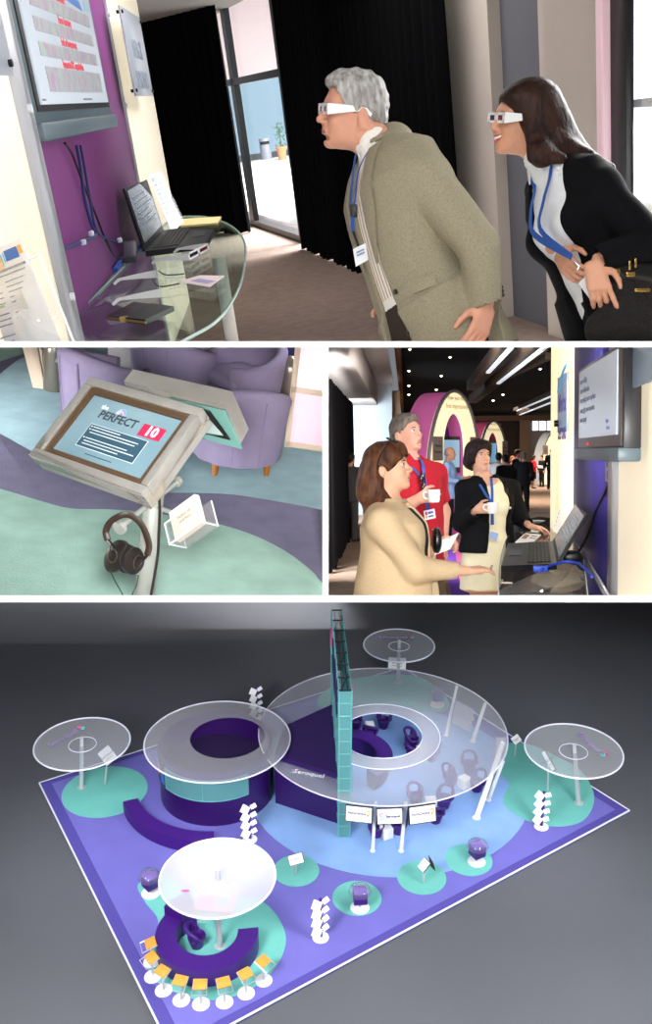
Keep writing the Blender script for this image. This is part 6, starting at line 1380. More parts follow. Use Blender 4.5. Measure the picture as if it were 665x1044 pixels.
    for s_ in (-1, 1): mb2.sheet([[nb+ax_*.02+fw*.07+r*s_*.02, nb+ax_*.015+fw*.05+r*s_*.06], [nb+ax_*-.05+fw*.1+r*s_*.035, nb+ax_*-.02+fw*.07+r*s_*.075]], .004)
    f.pmb('collar', mb2, 'white collar')
    for a in (-.04, -.02, 0, .02, .04): mb.v = mb.v
    mb = MB(mat('stripe_tan', 'b9a084', .8))
    for a in (-.036, -.018, 0, .018, .036): mb.tube([front(h, a, -.012) for h in np.linspace(.3, .9, 14)], .0016, 5)
    f.pmb('stripes', mb, 'tan stripes')
    # hair
    S = SDF(.0036); e = lambda c, rr, k=.015, op='u': S.el(H.p(*c), A_(*rr), H.R, k, op)
    e((-.016, 0, .05), (.106, .083, .09)); e((.04, 0, .1), (.05, .055, .03), .03); e((-.07, 0, .0), (.045, .07, .06), .03); e((-.088, 0, -.035), (.03, .058, .035), .02)
    e((.085, 0, -.005), (.062, .1, .088), .012, 's'); e((.03, 0, -.06), (.062, .1, .075), .012, 's')
    for q in (-1, 1): e((-.018, q*.084, -.012), (.026, .02, .036), .006, 's')
    S.rc(nb, H.p(-.02, 0, -.06), .07, .063, .006, 's')
    S.wr = (.0032, 120)
    f.wear(S, 'hair', hairmat('hair_silver', '6e6b68', 'bdbab6', 60), 'silver grey hair')
    H.face(f, eyes=False, brow='8a7a6c', lip='b06a60')
    # worn viewer
    gl(f, H, 'white cardboard 3D glasses worn by the grey-haired man', .0)
    # lanyard and badge
    bl = mat('lanyard_blue', '2456a8', .6)
    t = thing(P1, 'lanyard', 'blue lanyard with a white name badge around the neck of the grey-haired man', 'lanyard', f.rv(J(365, 255, D-.1)))
    Y = front(.36, 0, .03)
    def strap(pts, w=.009):
        mb = MB(bl); mb.tube(smooth([tuple(p) for p in pts], 5), w, 8, flat=(1, .2, tuple(np.cross(fw, u)))); mb.v = [tuple(f.rv(v)) for v in mb.v]; part(t, 'strap', mb, None, True)
    b0 = J(360, 236, D-.12)
    strap([nb+ax_*.03-r*.07+fw*.02, front(.86, -.03, .012), front(.7, -.025, .012), b0+A_(.004, 0, .08), b0]); strap([nb+ax_*.03+r*.06+fw*.05, front(.86, .03, .012), front(.7, .01, .012), b0+A_(-.003, 0, .08), b0])
    mb = MB(mat('clip_black', '141418', .4)); mb.box(tuple(J(361, 215, D-.13)), (.022, .018, .04), r=.004); mb.cyl(tuple(b0), tuple(J(366, 252, D-.12)), .004, n=8); mb.v = [tuple(f.rv(v)) for v in mb.v]; part(t, 'clip', mb, 'black clip', True)
    q = [J(360, 254, D-.12), J(373, 248, D-.14), J(375.5, 265, D-.13), J(363, 272, D-.11)]; mb = MB(mat('badge_white', 'e8ebf0', .4)); mb.slab([tuple(f.rv(p)) for p in q], (0, .004, 0)); bd = part(t, 'badge', mb, 'white name badge', True)
    mb = MB(mat('badge_print', '7a86a8', .5)); g = lambda a, b: q[0]+(q[1]-q[0])*a+(q[3]-q[0])*b-A_(0, .004, 0)
    for v in (.25, .42): mb.slab([tuple(f.rv(g(a, b))) for a, b in ((.2, v), (.8, v), (.8, v+.08), (.2, v+.08))], (0, .001, 0))
    part(bd, 'print', mb, None, True)
def gl(f, H, label, dz=0, wid=.152):
    M = Matrix.Identity(4); pr = lambda v: Vector(f.Rt @ np.asarray(v))
    x, y, z = pr(H.L), pr(H.F), pr(H.U)
    for i, a in enumerate((-x, y, z)):
        for k in range(3): M[k][i] = a[k]
    M.translation = f.rv(H.p(.1, 0, .013+dz)); return glasses3d(f.P, M @ T(0, 0, 0), label, None, open_=.135*H.sc, wid=wid*H.sc)
def woman1():
    aim(532, 124); f = Fig(P1); J = f.J; D = 3.4
    H = Head(J(532, 124, D), -66, 4, 2, .95)
    sk = skin('skin_woman', 'd39a7c'); blk = mat('cardigan_black', '0d0d10', .9, spec=.12, var=.2, vscale=200); shirt = mat('blouse_white', 'eef0f2', .7); trs = mat('trousers_black', '101012', .9)
    u = unit(J(556, 168, D)-J(640, 345, D)); fw, lf, up = axes(-52, 0); fw = unit(fw-np.dot(fw, u)*u); r = np.cross(fw, u)
    st = [(J(650, 385, D), .175, .13), (J(634, 345, D), .17, .125), (J(616, 300, D), .15, .115), (J(602, 262, D), .15, .115), (J(590, 228, D), .165, .125), (J(580, 200, D), .175, .11), (J(572, 182, D), .15, .08), (J(564, 170, D), .07, .05)]
    nb = J(560, 168, D); sl, el_, wr = J(612, 196, D-.14), J(664, 248, D-.24), J(610, 264, D-.27); sr, er, wr2 = J(556, 195, D+.16), J(560, 236, D+.17), J(566, 252, D-.02)
    def limbs(S, g):
        S.loft(st, r, fw, g, .05); S.rc(J(574, 182, D), sl, .056+g, .06+g, .05); S.rc(J(570, 182, D+.02), sr, .056+g, .056+g, .05)
        S.rc(sl, el_, .054+g, .046+g, .03); S.rc(el_, wr, .045+g, .03+g, .03); S.rc(sr, er, .052+g, .044+g, .03); S.rc(er, wr2, .042+g, .03+g, .03)
    S = SDF(.0036); H.build(S, True, jaw=.94); H.neck(S, nb, .05, .058, .04); limbs(S, -.01)
    for q in (-1, 1): S.el(st[4][0]+fw*.1+r*q*.075, (.055,)*3, None, .05)
    # near hand hanging over the paper, far hand tucked under
    hand(S, J(604, 268, D-.28), unit(J(612, 300, D-.27)-J(603, 268, D-.28)), A_(-.35, -.9, .1), A_(.95, -.2, .3), .35, .98, .3, .2, curls=[.12, .5, .42, .3])
    hand(S, J(571, 259, D-.07), unit(J(590, 286, D-.2)-J(571, 257, D-.06)), A_(-.7, -.6, -.2), A_(.6, -.5, .7), .4, .95, .5, .1)
    for s_ in (0, 1): S.rc(J(638+4*s_, 350, D-.08+.16*s_), J(655+6*s_, 425, D-.09+.18*s_), .08, .07, .03)
    f.body(S, 'person', [(None, sk)], 'smiling long-haired woman in a black cardigan leaning forward behind the man', 'person', J(650, 392, D))
    S = SDF(.007)
    for s_ in (0, 1): S.rc(J(632+4*s_, 325, D-.08+.16*s_), J(655+6*s_, 425, D-.09+.18*s_), .092, .085, .04)
    S.loft(st[:3], r, fw, .004, .03); f.wear(S, 'trousers', trs, 'black trousers')
    S = SDF(.005); S.loft(st, r, fw, .003, .04)
    for q in (-1, 1): S.el(st[4][0]+fw*.1+r*q*.075, (.058,)*3, None, .05)
    S.rc(J(574, 182, D), sl, .056, .058, .05); S.rc(J(570, 182, D+.02), sr, .056, .056, .05); S.rc(nb-u*.03, nb+unit(H.p(-.02, 0, -.05)-nb)*.04+fw*.01, .068, .062, .02); S.rc(nb-u*.08, nb+unit(H.p(-.02, 0, -.05)-nb)*.12+fw*.01, .05, .058, .006, 's')
    S.plane(J(622, 318, D), -u); S.wrinkle(.0022, 45); f.wear(S, 'blouse', shirt, 'white blouse')
    S = SDF(.0042); limbs(S, .014)
    for q in (-1, 1): S.el(st[4][0]+fw*.1+r*q*.075, (.066,)*3, None, .05)
    S.loft([(J(648, 378, D), .2, .16), (J(612, 292, D), .165, .135)], r, fw, 0, .05); S.wrinkle(.002, 28)
    ctr = [(s_[0]+fw*(s_[2]+.05)-r*.015, w, .14) for s_, w in zip(st, (.02, .02, .03, .055, .075, .085, .085, .085))]; S.loft(ctr, r, fw, 0, .012, 's', 3)
    S.rc(nb-u*.02, nb+unit(H.p(-.01, 0, -.05)-nb)*.2+fw*.03, .066, .085, .01, 's')
    S.rc(J(606, 266, D-.27), J(597, 270, D-.28), .045, .06, .002, 's'); S.rc(wr2, J(576, 270, D-.1), .04, .055, .002, 's')
    f.wear(S, 'cardigan', blk, 'black cardigan')
    ax_ = unit(H.p(-.02, 0, -.05)-nb); mb = MB(shirt)
    for s_ in (-1, 1): mb.sheet([[nb+ax_*.02+fw*.06+r*s_*.015, nb+ax_*.025+fw*.035+r*s_*.06], [nb+ax_*-.035+fw*.085+r*s_*.045, nb+ax_*-.015+fw*.05+r*s_*.075]], .004)
    f.pmb('collar', mb, 'white collar')
    for i in range(2):
        mb = MB(mat('pin_white', 'e8e8ec', .3)); mb.ball(tuple(J(569+2*i, 172+5*i, D-.19)), .006, 8); f.pmb('button', mb, 'white shoulder button')
    # hair: long, swept back over the shoulder
    S = SDF(.0042); e = lambda c, rr, k=.02, op='u': S.el(H.p(*c), A_(*rr)*.95, H.R, k, op)
    e((-.016, 0, .05), (.108, .086, .09)); e((-.06, 0, -.02), (.06, .08, .09), .04)
    S.rc(H.p(-.05, .02, .05), J(566, 150, D+.02), .085, .075, .05); S.rc(J(560, 135, D), J(590, 168, D+.02), .08, .05, .05); S.rc(J(585, 160, D+.01), J(622, 172, D+.06), .05, .02, .04); S.rc(H.p(-.02, .07, .0), J(552, 162, D-.1), .034, .026, .03); S.rc(H.p(.0, .072, .01), J(541, 162, D-.11), .022, .01, .02); S.rc(J(552, 157, D-.1), J(574, 162, D-.11), .032, .016, .03); S.rc(J(562, 150, D-.05), J(602, 158, D-.07), .05, .018, .04)
    e((.04, .03, .085), (.05, .05, .03), .03)
    e((.088, 0, -.025), (.068, .085, .09), .012, 's'); e((.04, 0, -.075), (.06, .075, .075), .012, 's'); S.wr = (.0010, 95)
    f.wear(S, 'hair', hairmat('hair_darkbrown', '140b08', '3c2218', 34), 'long dark brown hair')
    H.face(f, eyes=False, brow='2a1a14', lip='b4555a', smile=True)
    gl(f, H, 'white cardboard 3D glasses worn by the long-haired woman', .0, .158)
    bl = mat('lanyard_blue', '2456a8', .6); t = thing(P1, 'lanyard', 'blue lanyard around the neck of the long-haired woman', 'lanyard', f.rv(J(572, 235, D-.15)))
    def sf(h, a, o): 
        C = np.array([q[0] for q in st]); i = h*(len(st)-1); c = A_(*[np.interp(i, range(len(st)), C[:, k]) for k in range(3)]); d = np.interp(i, range(len(st)), [q[2] for q in st]); w = np.interp(i, range(len(st)), [q[1] for q in st]); return c+r*a+fw*((d+o)*max(0, 1-abs(a/w)**2.2)**.45)
    e0 = J(583, 262, D-.24)
    for pts in ([nb+ax_*.02+r*-.06+fw*.02, sf(.88, -.05, .015), sf(.72, -.035, .04), sf(.6, -.02, .065), e0], [nb+ax_*.02+r*.05+fw*.04, sf(.88, .04, .015), sf(.72, .04, .04), sf(.6, .015, .065), e0]):
        mb = MB(bl); mb.tube(smooth([tuple(p) for p in pts], 5), .0105, 8, flat=(1, .2, tuple(r))); mb.v = [tuple(f.rv(v)) for v in mb.v]; part(t, 'strap', mb, None, True)
    mb = MB(mat('clip_steel', 'b8bcc4', .2, .9)); mb.tube([tuple(J(586, 267, D-.25)), tuple(J(591, 272, D-.26)), tuple(J(589, 275, D-.26))], .004, 6); mb.v = [tuple(f.rv(v)) for v in mb.v]; part(t, 'clip', mb, 'steel clip', True)
    mb = MB(mat('paper_fold', 'f2f2f4', .6)); mb.slab([tuple(p) for p in (J(590, 289, D-.22), J(602, 276, D-.22), J(634, 288, D-.22), J(606, 310, D-.22))], (0, .004, 0)); f.smb('paper', mb, 'folded white paper held by the long-haired woman', 'paper')
    # black handbag
    t = thing(P1, 'handbag', 'black fur-textured handbag with gold hardware on the arm of the woman', 'handbag', f.rv(J(650, 350, D-.2)))
    S = SDF(.006); S.bx(J(655, 312, D-.2), (.14, .06, .115), np.stack([unit(A_(1, .1, -.08)), unit(A_(-.1, 1, 0)), unit(A_(.08, 0, 1))], 1), .05, .02); S.rc(J(615, 335, D-.2), J(690, 340, D-.2), .06, .06, .03); S.wrinkle(.002, 90)
    me = f.mesh(S, 'bag_body', mat('bag_fur', '15110f', .8, var=.5, vscale=60, bump=.5, bscale=120), T(f.rv(J(650, 350, D-.2)))); part(t, 'bag_body', me)
    S = SDF(.006); S.bx(J(656, 280, D-.22), (.135, .05, .04), np.stack([unit(A_(1, .1, -.1)), unit(A_(-.1, 1, 0)), unit(A_(.1, 0, 1))], 1), .03, .02); part(t, 'flap', f.mesh(S, 'flap', mat('bag_leather', '0d0c0c', .45), T(f.rv(J(650, 350, D-.2)))), 'black leather flap')
    mb = MB(mat('bag_leather', '0d0c0c', .45)); mb.tube(smooth([tuple(J(*p)) for p in ((650, 290, D-.2), (650, 245, D-.25), (658, 225, D-.24), (680, 235, D-.22), (700, 290, D-.2))], 6), .012, 8, flat=(1.4, .4, (0, 1, 0))); mb.v = [tuple(f.rv(v)) for v in mb.v]; part(t, 'strap', mb, None, True)
    gold = mat('bag_gold', 'c8a05a', .25, .9)
    for (x, y, w_, h_) in ((629, 277, .02, .018), (642, 270, .008, .035), (648, 268, .008, .035), (643, 280, .03, .016), (655, 296, .05, .012)):
        mb = MB(gold); mb.box(tuple(J(x, y, D-.285)), (w_, .012, h_), r=.003); mb.v = [tuple(f.rv(v)) for v in mb.v]; part(t, 'buckle', mb, 'gold buckle', True)
man1(); woman1()
# ================================================================ visitors in the exhibition hall
def woman_beige():
    aim(400, 480); f = Fig(P3); J = f.J; D = 4.8
    H = Head(J(397, 478, D), 76, 8, 0, .97)
    sk = skin('skin_w1', 'e2b092'); card = mat('cardigan_beige', 'cdb491', .85, spec=.15, var=.06, vscale=120); topm = mat('top_black_dots', '121214', .8, var=.8, vscale=160)
    u = unit(A_(-.02, .02, 1)); fw, lf, up = axes(72, 0); fw = unit(fw-np.dot(fw, u)*u); r = np.cross(fw, u)      # r: her right, towards the viewer
    st = [(J(408, 690, D), .2, .16), (J(408, 650, D), .205, .165), (J(405, 607, D), .19, .155), (J(404, 580, D), .18, .15), (J(403, 555, D), .175, .15), (J(401, 535, D), .18, .14), (J(399, 521, D), .165, .1), (J(397, 511, D), .08, .06)]
    nb = J(396, 512, D); sl, el_, wr = J(390, 534, D-.17), J(424, 580, D-.2), J(476, 582, D-.13); sr, er, wr2 = J(406, 532, D+.17), J(428, 572, D+.2), J(443, 560, D+.1)
    def limbs(S, g, gs=0):
        S.loft(st, r, fw, g, .05); S.rc(J(398, 522, D), sl, .055+g, .062+g, .05); S.rc(J(399, 522, D), sr, .055+g, .06+g, .05)
        S.rc(sl, el_, .06+g, .05+g, .012); S.rc(el_, wr, .048+g, .028+g*.6, .03); S.rc(sr, er, .056+g, .046+g, .03); S.rc(er, wr2, .044+g, .03+g, .03)
    S = SDF(.0045); H.build(S, True); H.neck(S, nb, .05, .058, .04); limbs(S, -.008)
    S.el(J(421, 545, D-.03), (.06, .12, .075), None, .05)
    hand(S, J(479, 582, D-.13), unit(J(512, 577, D-.02)-J(478, 582, D-.13)), A_(-.1, -.35, 1), A_(.2, 1, .2), .25, .95, .5, .14)
    hand(S, J(444, 559, D+.1), unit(A_(.6, -.1, .2)), A_(-.3, .8, .3), A_(0, .1, 1), .8, .9)
    f.body(S, 'person', [(None, sk)], 'brown-haired woman in a beige cardigan reaching for the laptop', 'person', J(408, 690, D))
    S = SDF(.007); S.loft(st, r, fw, .004, .04); S.el(J(421, 545, D-.03), (.064, .124, .08), None, .05); S.plane(J(404, 518, D), u); f.wear(S, 'top', topm, 'black dotted top')
    S = SDF(.0055); limbs(S, .014); S.el(J(419, 545, D-.03), (.075, .135, .085), None, .06); S.el(J(404, 610, D), (.2, .2, .25), None, .08); S.wrinkle(.0028, 24)
    ctr = [(s_[0]+fw*(s_[2]+.06), w, .1) for s_, w in zip(st, (.05, .05, .05, .05, .05, .045, .045, .05))]; S.loft(ctr, r, fw, 0, .012, 's', 3)
    S.rc(nb-u*.005, nb+u*.2+fw*.06, .075, .1, .01, 's'); dv = unit(wr-el_); S.rc(wr-dv*.005, wr+dv*.12, .06, .07, .002, 's'); S.rc(wr2, wr2+A_(.12, 0, .02), .06, .07, .002, 's')
    f.wear(S, 'cardigan', card, 'beige cardigan')
    S = SDF(.005); e = lambda c, rr, k=.02, op='u': S.el(H.p(*c), A_(*rr), H.R, k, op)
    e((-.018, 0, .048), (.112, .09, .094)); e((-.06, 0, -.02), (.075, .09, .09), .05); e((-.085, 0, -.1), (.07, .085, .08), .06); S.rc(H.p(-.09, 0, -.12), J(377, 522, D-.02), .075, .035, .05); S.rc(H.p(-.04, .0, -.12), J(391, 519, D-.1), .06, .03, .05); S.rc(H.p(-.11, 0, -.02), J(369, 505, D-.03), .05, .025, .05)
    S.rc(H.p(.06, -.0, .085), H.p(.085, 0, .05), .045, .02, .03, flat=None); S.rc(H.p(.03, -.06, .07), H.p(.072, -.052, .04), .035, .015, .03)
    e((.095, 0, -.04), (.068, .1, .085), .015, 's'); e((.035, -.03, -.08), (.06, .08, .075), .015, 's'); e((-.015, -.085, -.02), (.028, .03, .038), .01, 's'); S.wr = (.002, 75)
    f.wear(S, 'hair', hairmat('hair_brown', '2a160e', '6a4026', 40), 'layered brown hair'); H.face(f, iris='3a3a38', brow='4a3022', lip='b06a62')
    mb = MB(mat('earring', 'f0f0f0', .2, .5)); mb.ball(tuple(H.p(-.012, -.088, -.038)), .006, 8); f.pmb('earring', mb, 'white earring')
    # sunglasses pushed up on the hair
    t = thing(P3, 'sunglasses', 'dark sunglasses pushed up on the hair of the woman in beige', 'sunglasses', f.rv(H.p(.02, 0, .14)))
    fr = mat('sunglass_dark', '140d0c', .15, spec=.8)
    for q in (-1, 1):
        mb = MB(fr); M = frame(H.p(.045, q*.036, .142), H.L, H.F*.75+H.U*-.45); mb.lathe([(.001, 0), (.03, 0), (.032, .004), (.03, .008), (.001, .009)], 20, M=M); mb.v = [tuple(f.rv(v)) for v in mb.v]; part(t, 'lens', mb, 'dark lens', True)
        mb = MB(fr); mb.tube(smooth([tuple(H.p(*p)) for p in ((.04, q*.07, .125), (.0, q*.094, .085), (-.03, q*.097, .03), (-.035, q*.097, .0))], 5), .0045, 6); mb.v = [tuple(f.rv(v)) for v in mb.v]; part(t, 'temple', mb, None, True)
    mb = MB(fr); mb.tube([tuple(H.p(.05, .012, .14)), tuple(H.p(.05, -.012, .14))], .004, 6); mb.v = [tuple(f.rv(v)) for v in mb.v]; part(t, 'bridge', mb, None, True)
    mb = MB(mat('necklace_black', '18181a', .4))
    for i in range(16):
        a = math.radians(-130+260*i/15); mb.ball(tuple(nb+u*(.0-.03*math.cos(a))+fw*.072*math.cos(a)+r*.075*math.sin(a)), .008, 8)
    f.smb('necklace', mb, 'black and white bead necklace of the woman in beige', 'necklace')
    mb = MB(mat('paper_fold', 'f2f2f4', .6)); mb.slab([tuple(p) for p in (J(443, 566, D-.02), J(448, 552, D+.02), J(468, 543, D+.05), J(459, 560, D))], (0, .003, 0)); f.smb('paper', mb, 'folded white paper held by the woman in beige', 'paper')
    S = SDF(.005); S.el(J(445.5, 551, D+.0), (.026, .04, .068), None, .01); t = thing(P3, 'eyeglass_case', 'black oval case held against the front of the woman in beige', 'case', f.rv(J(445, 564, D)))
    part(t, 'shell', f.mesh(S, 'shell', mat('case_black3', '0c0c0e', .25, spec=.7), T(f.rv(J(445, 564, D))))); mb = MB(mat('bag_gold', 'c8a05a', .25, .9)); mb.ball(tuple(J(441, 541, D-.04)), .007, 8); mb.v = [tuple(f.rv(v)) for v in mb.v]; part(t, 'clasp', mb, 'gold clasp', True)
    mb = MB(mat('ring_silver', 'd0d0d4', .2, .9)); c = J(501, 579, D-.07); mb.tube([tuple(c+A_(.004*math.cos(a), .0, 0)+A_(0, .013*math.sin(a), .012*math.cos(a))) for a in np.linspace(0, 2*PI, 16, endpoint=False)], .003, 6, closed=True); f.pmb('ring', mb, 'silver ring')
def cup(f, c, label, side):
    """white coffee cup; side: unit vector towards the handle"""
    mb = MB(mat('china_white', 'f4f2ee', .2, spec=.6)); L = T(f.rv(c)); t = thing(f.P, 'coffee_cup', label, 'cup', L=L, group='white coffee cups')
    mb.lathe([(.001, .0), (.031, 0), (.036, .01), (.038, .075), (.035, .075), (.033, .012), (.001, .008)], 28); part(t, 'body', mb); s = Vector(f.Rt @ np.asarray(side)); s.z = 0; s.normalize()
    mb = MB(mat('china_white', 'f4f2ee')); mb.tube(smooth([tuple(s*a+Vector((0, 0, z))) for a, z in ((.035, .06), (.055, .06), (.063, .045), (.056, .026), (.036, .02))], 5), .0055, 8); part(t, 'handle', mb)
    mb = MB(mat('coffee', '2c170c', .1)); mb.cyl((0, 0, .058), (0, 0, .06), .0345, n=24); part(t, 'coffee', mb, 'dark coffee')
def man_red():
    aim(415, 445); f = Fig(P3); J = f.J; D = 6.2
    H = Head(J(415, 443, D), 52, 10, 0, .98)
    sk = skin('skin_m2', 'd49c84'); red = mat('polo_red', 'b01c2c', .75, spec=.2, var=.06, vscale=50); trs = mat('trousers_khaki', '5a4630', .9)
    u = A_(0, 0, 1.); fw, lf, up = axes(48, 0); r = np.cross(fw, u)
    st = [(J(428, 640, D), .18, .13), (J(428, 600, D), .18, .13), (J(427, 565, D), .175, .125), (J(426, 535, D), .175, .125), (J(424, 508, D), .185, .13), (J(422, 487, D), .195, .125), (J(419, 474, D), .17, .09), (J(416, 467, D), .08, .06)]
    nb = J(415, 468, D); sl, el_, wr = J(444, 484, D+.12), J(452, 522, D+.16), J(452, 553, D+.08)          # his left, right in the picture
    sr, er, wr2 = J(400, 484, D-.12), J(402, 524, D-.2), J(428, 508, D-.27)
    def arms(S, g):
        S.rc(J(420, 476, D), sl, .06+g, .066+g, .05); S.rc(J(416, 476, D), sr, .06+g, .066+g, .05); S.rc(sl, el_, .06+g, .048+g, .03); S.rc(sr, er, .06+g, .05+g, .03)
    S = SDF(.005); H.build(S); H.neck(S, nb, .058, .065, .04); S.loft(st, r, fw, -.006, .05); arms(S, -.008); S.rc(el_, wr, .046, .032, .03); S.rc(er, wr2, .05, .032, .03)
    hand(S, wr, unit(A_(.05, -.15, -1)), A_(.8, .3, 0), unit(fw), .45, 1.05); hand(S, wr2, unit(A_(1, -.1, .15)), A_(.1, -1, .1), A_(.0, .2, 1), .95, 1.05, .9)
    for q in (0, 1): S.rc(J(420+14*q, 600, D), J(421+15*q, 690, D), .085, .07, .03)
    f.body(S, 'person', [(None, sk)], 'tall short-haired man in a red polo shirt holding a cup', 'person', J(428, 690, D))
    S = SDF(.0065); S.loft(st, r, fw, .012, .05); arms(S, .01); S.wrinkle(.0025, 30); S.rc(nb-u*.01+fw*.04, nb+u*.2+fw*.06, .06, .09, .008, 's'); S.rc(nb, nb+fw*.14-u*.1, .05, .012, .01, 's')
    for a, b in ((sl, el_), (sr, er)): m = a+(b-a)*.72; S.rc(m+unit(b-a)*.07, b+unit(b-a)*.05, .085, .085, .002, 's')
    S.plane(J(428, 590, D), -u); f.wear(S, 'polo_shirt', red, 'red polo shirt')
    S = SDF(.008); S.loft(st[:3], r, fw, .01, .03)
    for q in (0, 1): S.rc(J(420+14*q, 600, D), J(421+15*q, 690, D), .1, .09, .03)
    f.wear(S, 'trousers', trs, 'brown trousers')
    ax_ = unit(H.p(-.02, 0, -.05)-nb); mb = MB(red)
    for q in (-1, 1): mb.sheet([[nb+ax_*.055-fw*.06+r*q*.02, nb+ax_*.05+r*q*.068, nb+ax_*.035+fw*.06+r*q*.04, nb-ax_*.01+fw*.085+r*q*.02], [nb+ax_*.0-fw*.1+r*q*.03, nb+ax_*.0+r*q*.11, nb-ax_*.0+fw*.07+r*q*.085, nb-ax_*.05+fw*.11+r*q*.05]], .004)
    f.pmb('collar', mb, 'red collar')
    S = SDF(.005); e = lambda c, rr, k=.015, op='u': S.el(H.p(*c), A_(*rr), H.R, k, op)
    e((-.016, 0, .052), (.104, .08, .088)); e((.05, 0, .1), (.04, .05, .025), .03); e((-.07, 0, -.01), (.042, .068, .06), .03)
    e((.088, 0, -.01), (.066, .1, .082), .012, 's'); e((.03, 0, -.075), (.07, .1, .085), .012, 's')
    for q in (-1, 1): e((-.02, q*.085, -.012), (.026, .02, .036), .006, 's')
    S.wr = (.002, 120); f.wear(S, 'hair', hairmat('hair_greybrown', '3c332c', '7a6e64', 60), 'short greying brown hair'); H.face(f, iris='4a6a70', brow='5a463a', lip='a8655a')
    cup(f, J(442.5, 512, D-.3), 'white coffee cup held by the man in the red polo', A_(-1, .1, 0))
    # watch, sunglasses on the collar, badge
    mb = MB(mat('watch_gold', 'b8a070', .25, .9)); mb.cyl(tuple(wr+A_(0, 0, .035)), tuple(wr+A_(0, 0, .012)), .039, n=20); f.smb('wristwatch', mb, 'gold wristwatch on the lowered arm of the man in red', 'watch')
    t = thing(P3, 'sunglasses', 'folded dark sunglasses hanging from the collar of the man in red', 'sunglasses', f.rv(J(431, 500, D-.17))); fr = mat('sunglass_dark', '140d0c')
    for k, y in ((0, 487), (1, 496)): mb = MB(fr); mb.ball(tuple(J(430.5+1.5*k, y, D-.19)), (.017, .008, .026), 14); mb.v = [tuple(f.rv(v)) for v in mb.v]; part(t, 'lens', mb, 'dark lens', True)
    mb = MB(fr); mb.tube([tuple(J(429.5, 481, D-.18)), tuple(J(432.5, 501, D-.19))], .005, 6); mb.tube([tuple(J(433, 482, D-.18)), tuple(J(434, 500, D-.19))], .003, 6); mb.v = [tuple(f.rv(v)) for v in mb.v]; part(t, 'temple', mb, None, True)
    bl = mat('lanyard_blue', '2456a8', .6); t = thing(P3, 'lanyard', 'blue lanyard with colourful name badge of the man in red', 'lanyard', f.rv(J(437, 530, D-.2)))
    for pts in ((nb+ax_*.02-r*.065, J(420, 475, D-.13), J(427, 484, D-.16), J(433, 498, D-.18), J(436, 520, D-.2)), (nb+ax_*.03+r*-.0-fw*.0+lf*.065, J(430, 470, D-.1), J(432, 480, D-.155), J(434, 498, D-.18), J(437, 520, D-.2))):
        mb = MB(bl); mb.tube(smooth([tuple(p) for p in pts], 5), .0095, 8, flat=(1, .25, tuple(r))); mb.v = [tuple(f.rv(v)) for v in mb.v]; part(t, 'strap', mb, None, True)
    q = [J(432, 521, D-.21), J(443, 518.5, D-.2), J(444.5, 528, D-.2), J(433.5, 530.5, D-.21)]; mb = MB(mat('badge_white', 'e8ebf0', .4)); mb.slab([tuple(p) for p in q], (0, .006, 0)); mb.v = [tuple(f.rv(v)) for v in mb.v]; bd = part(t, 'badge', mb, 'white name badge', True)
    g = lambda a, b: tuple(q[0]+(q[1]-q[0])*a+(q[3]-q[0])*b-A_(0, .003, 0)); mb = MB(mat('badge_red', 'd04a4a', .5))
    for c, a0, a1, b0, b1 in (('b8485a', .1, .3, .15, .5), ('4a62b8', .35, .85, .2, .45), ('c8a050', .1, .25, .55, .85), ('6a6a80', .35, .85, .6, .8)): mb.use(mat('bp_'+c, c, .5)).slab([g(a0, b0), g(a1, b0), g(a1, b1), g(a0, b1)], (0, .0015, 0))
    mb.v = [tuple(f.rv(v)) for v in mb.v]; part(bd, 'print', mb, 'coloured print', True)
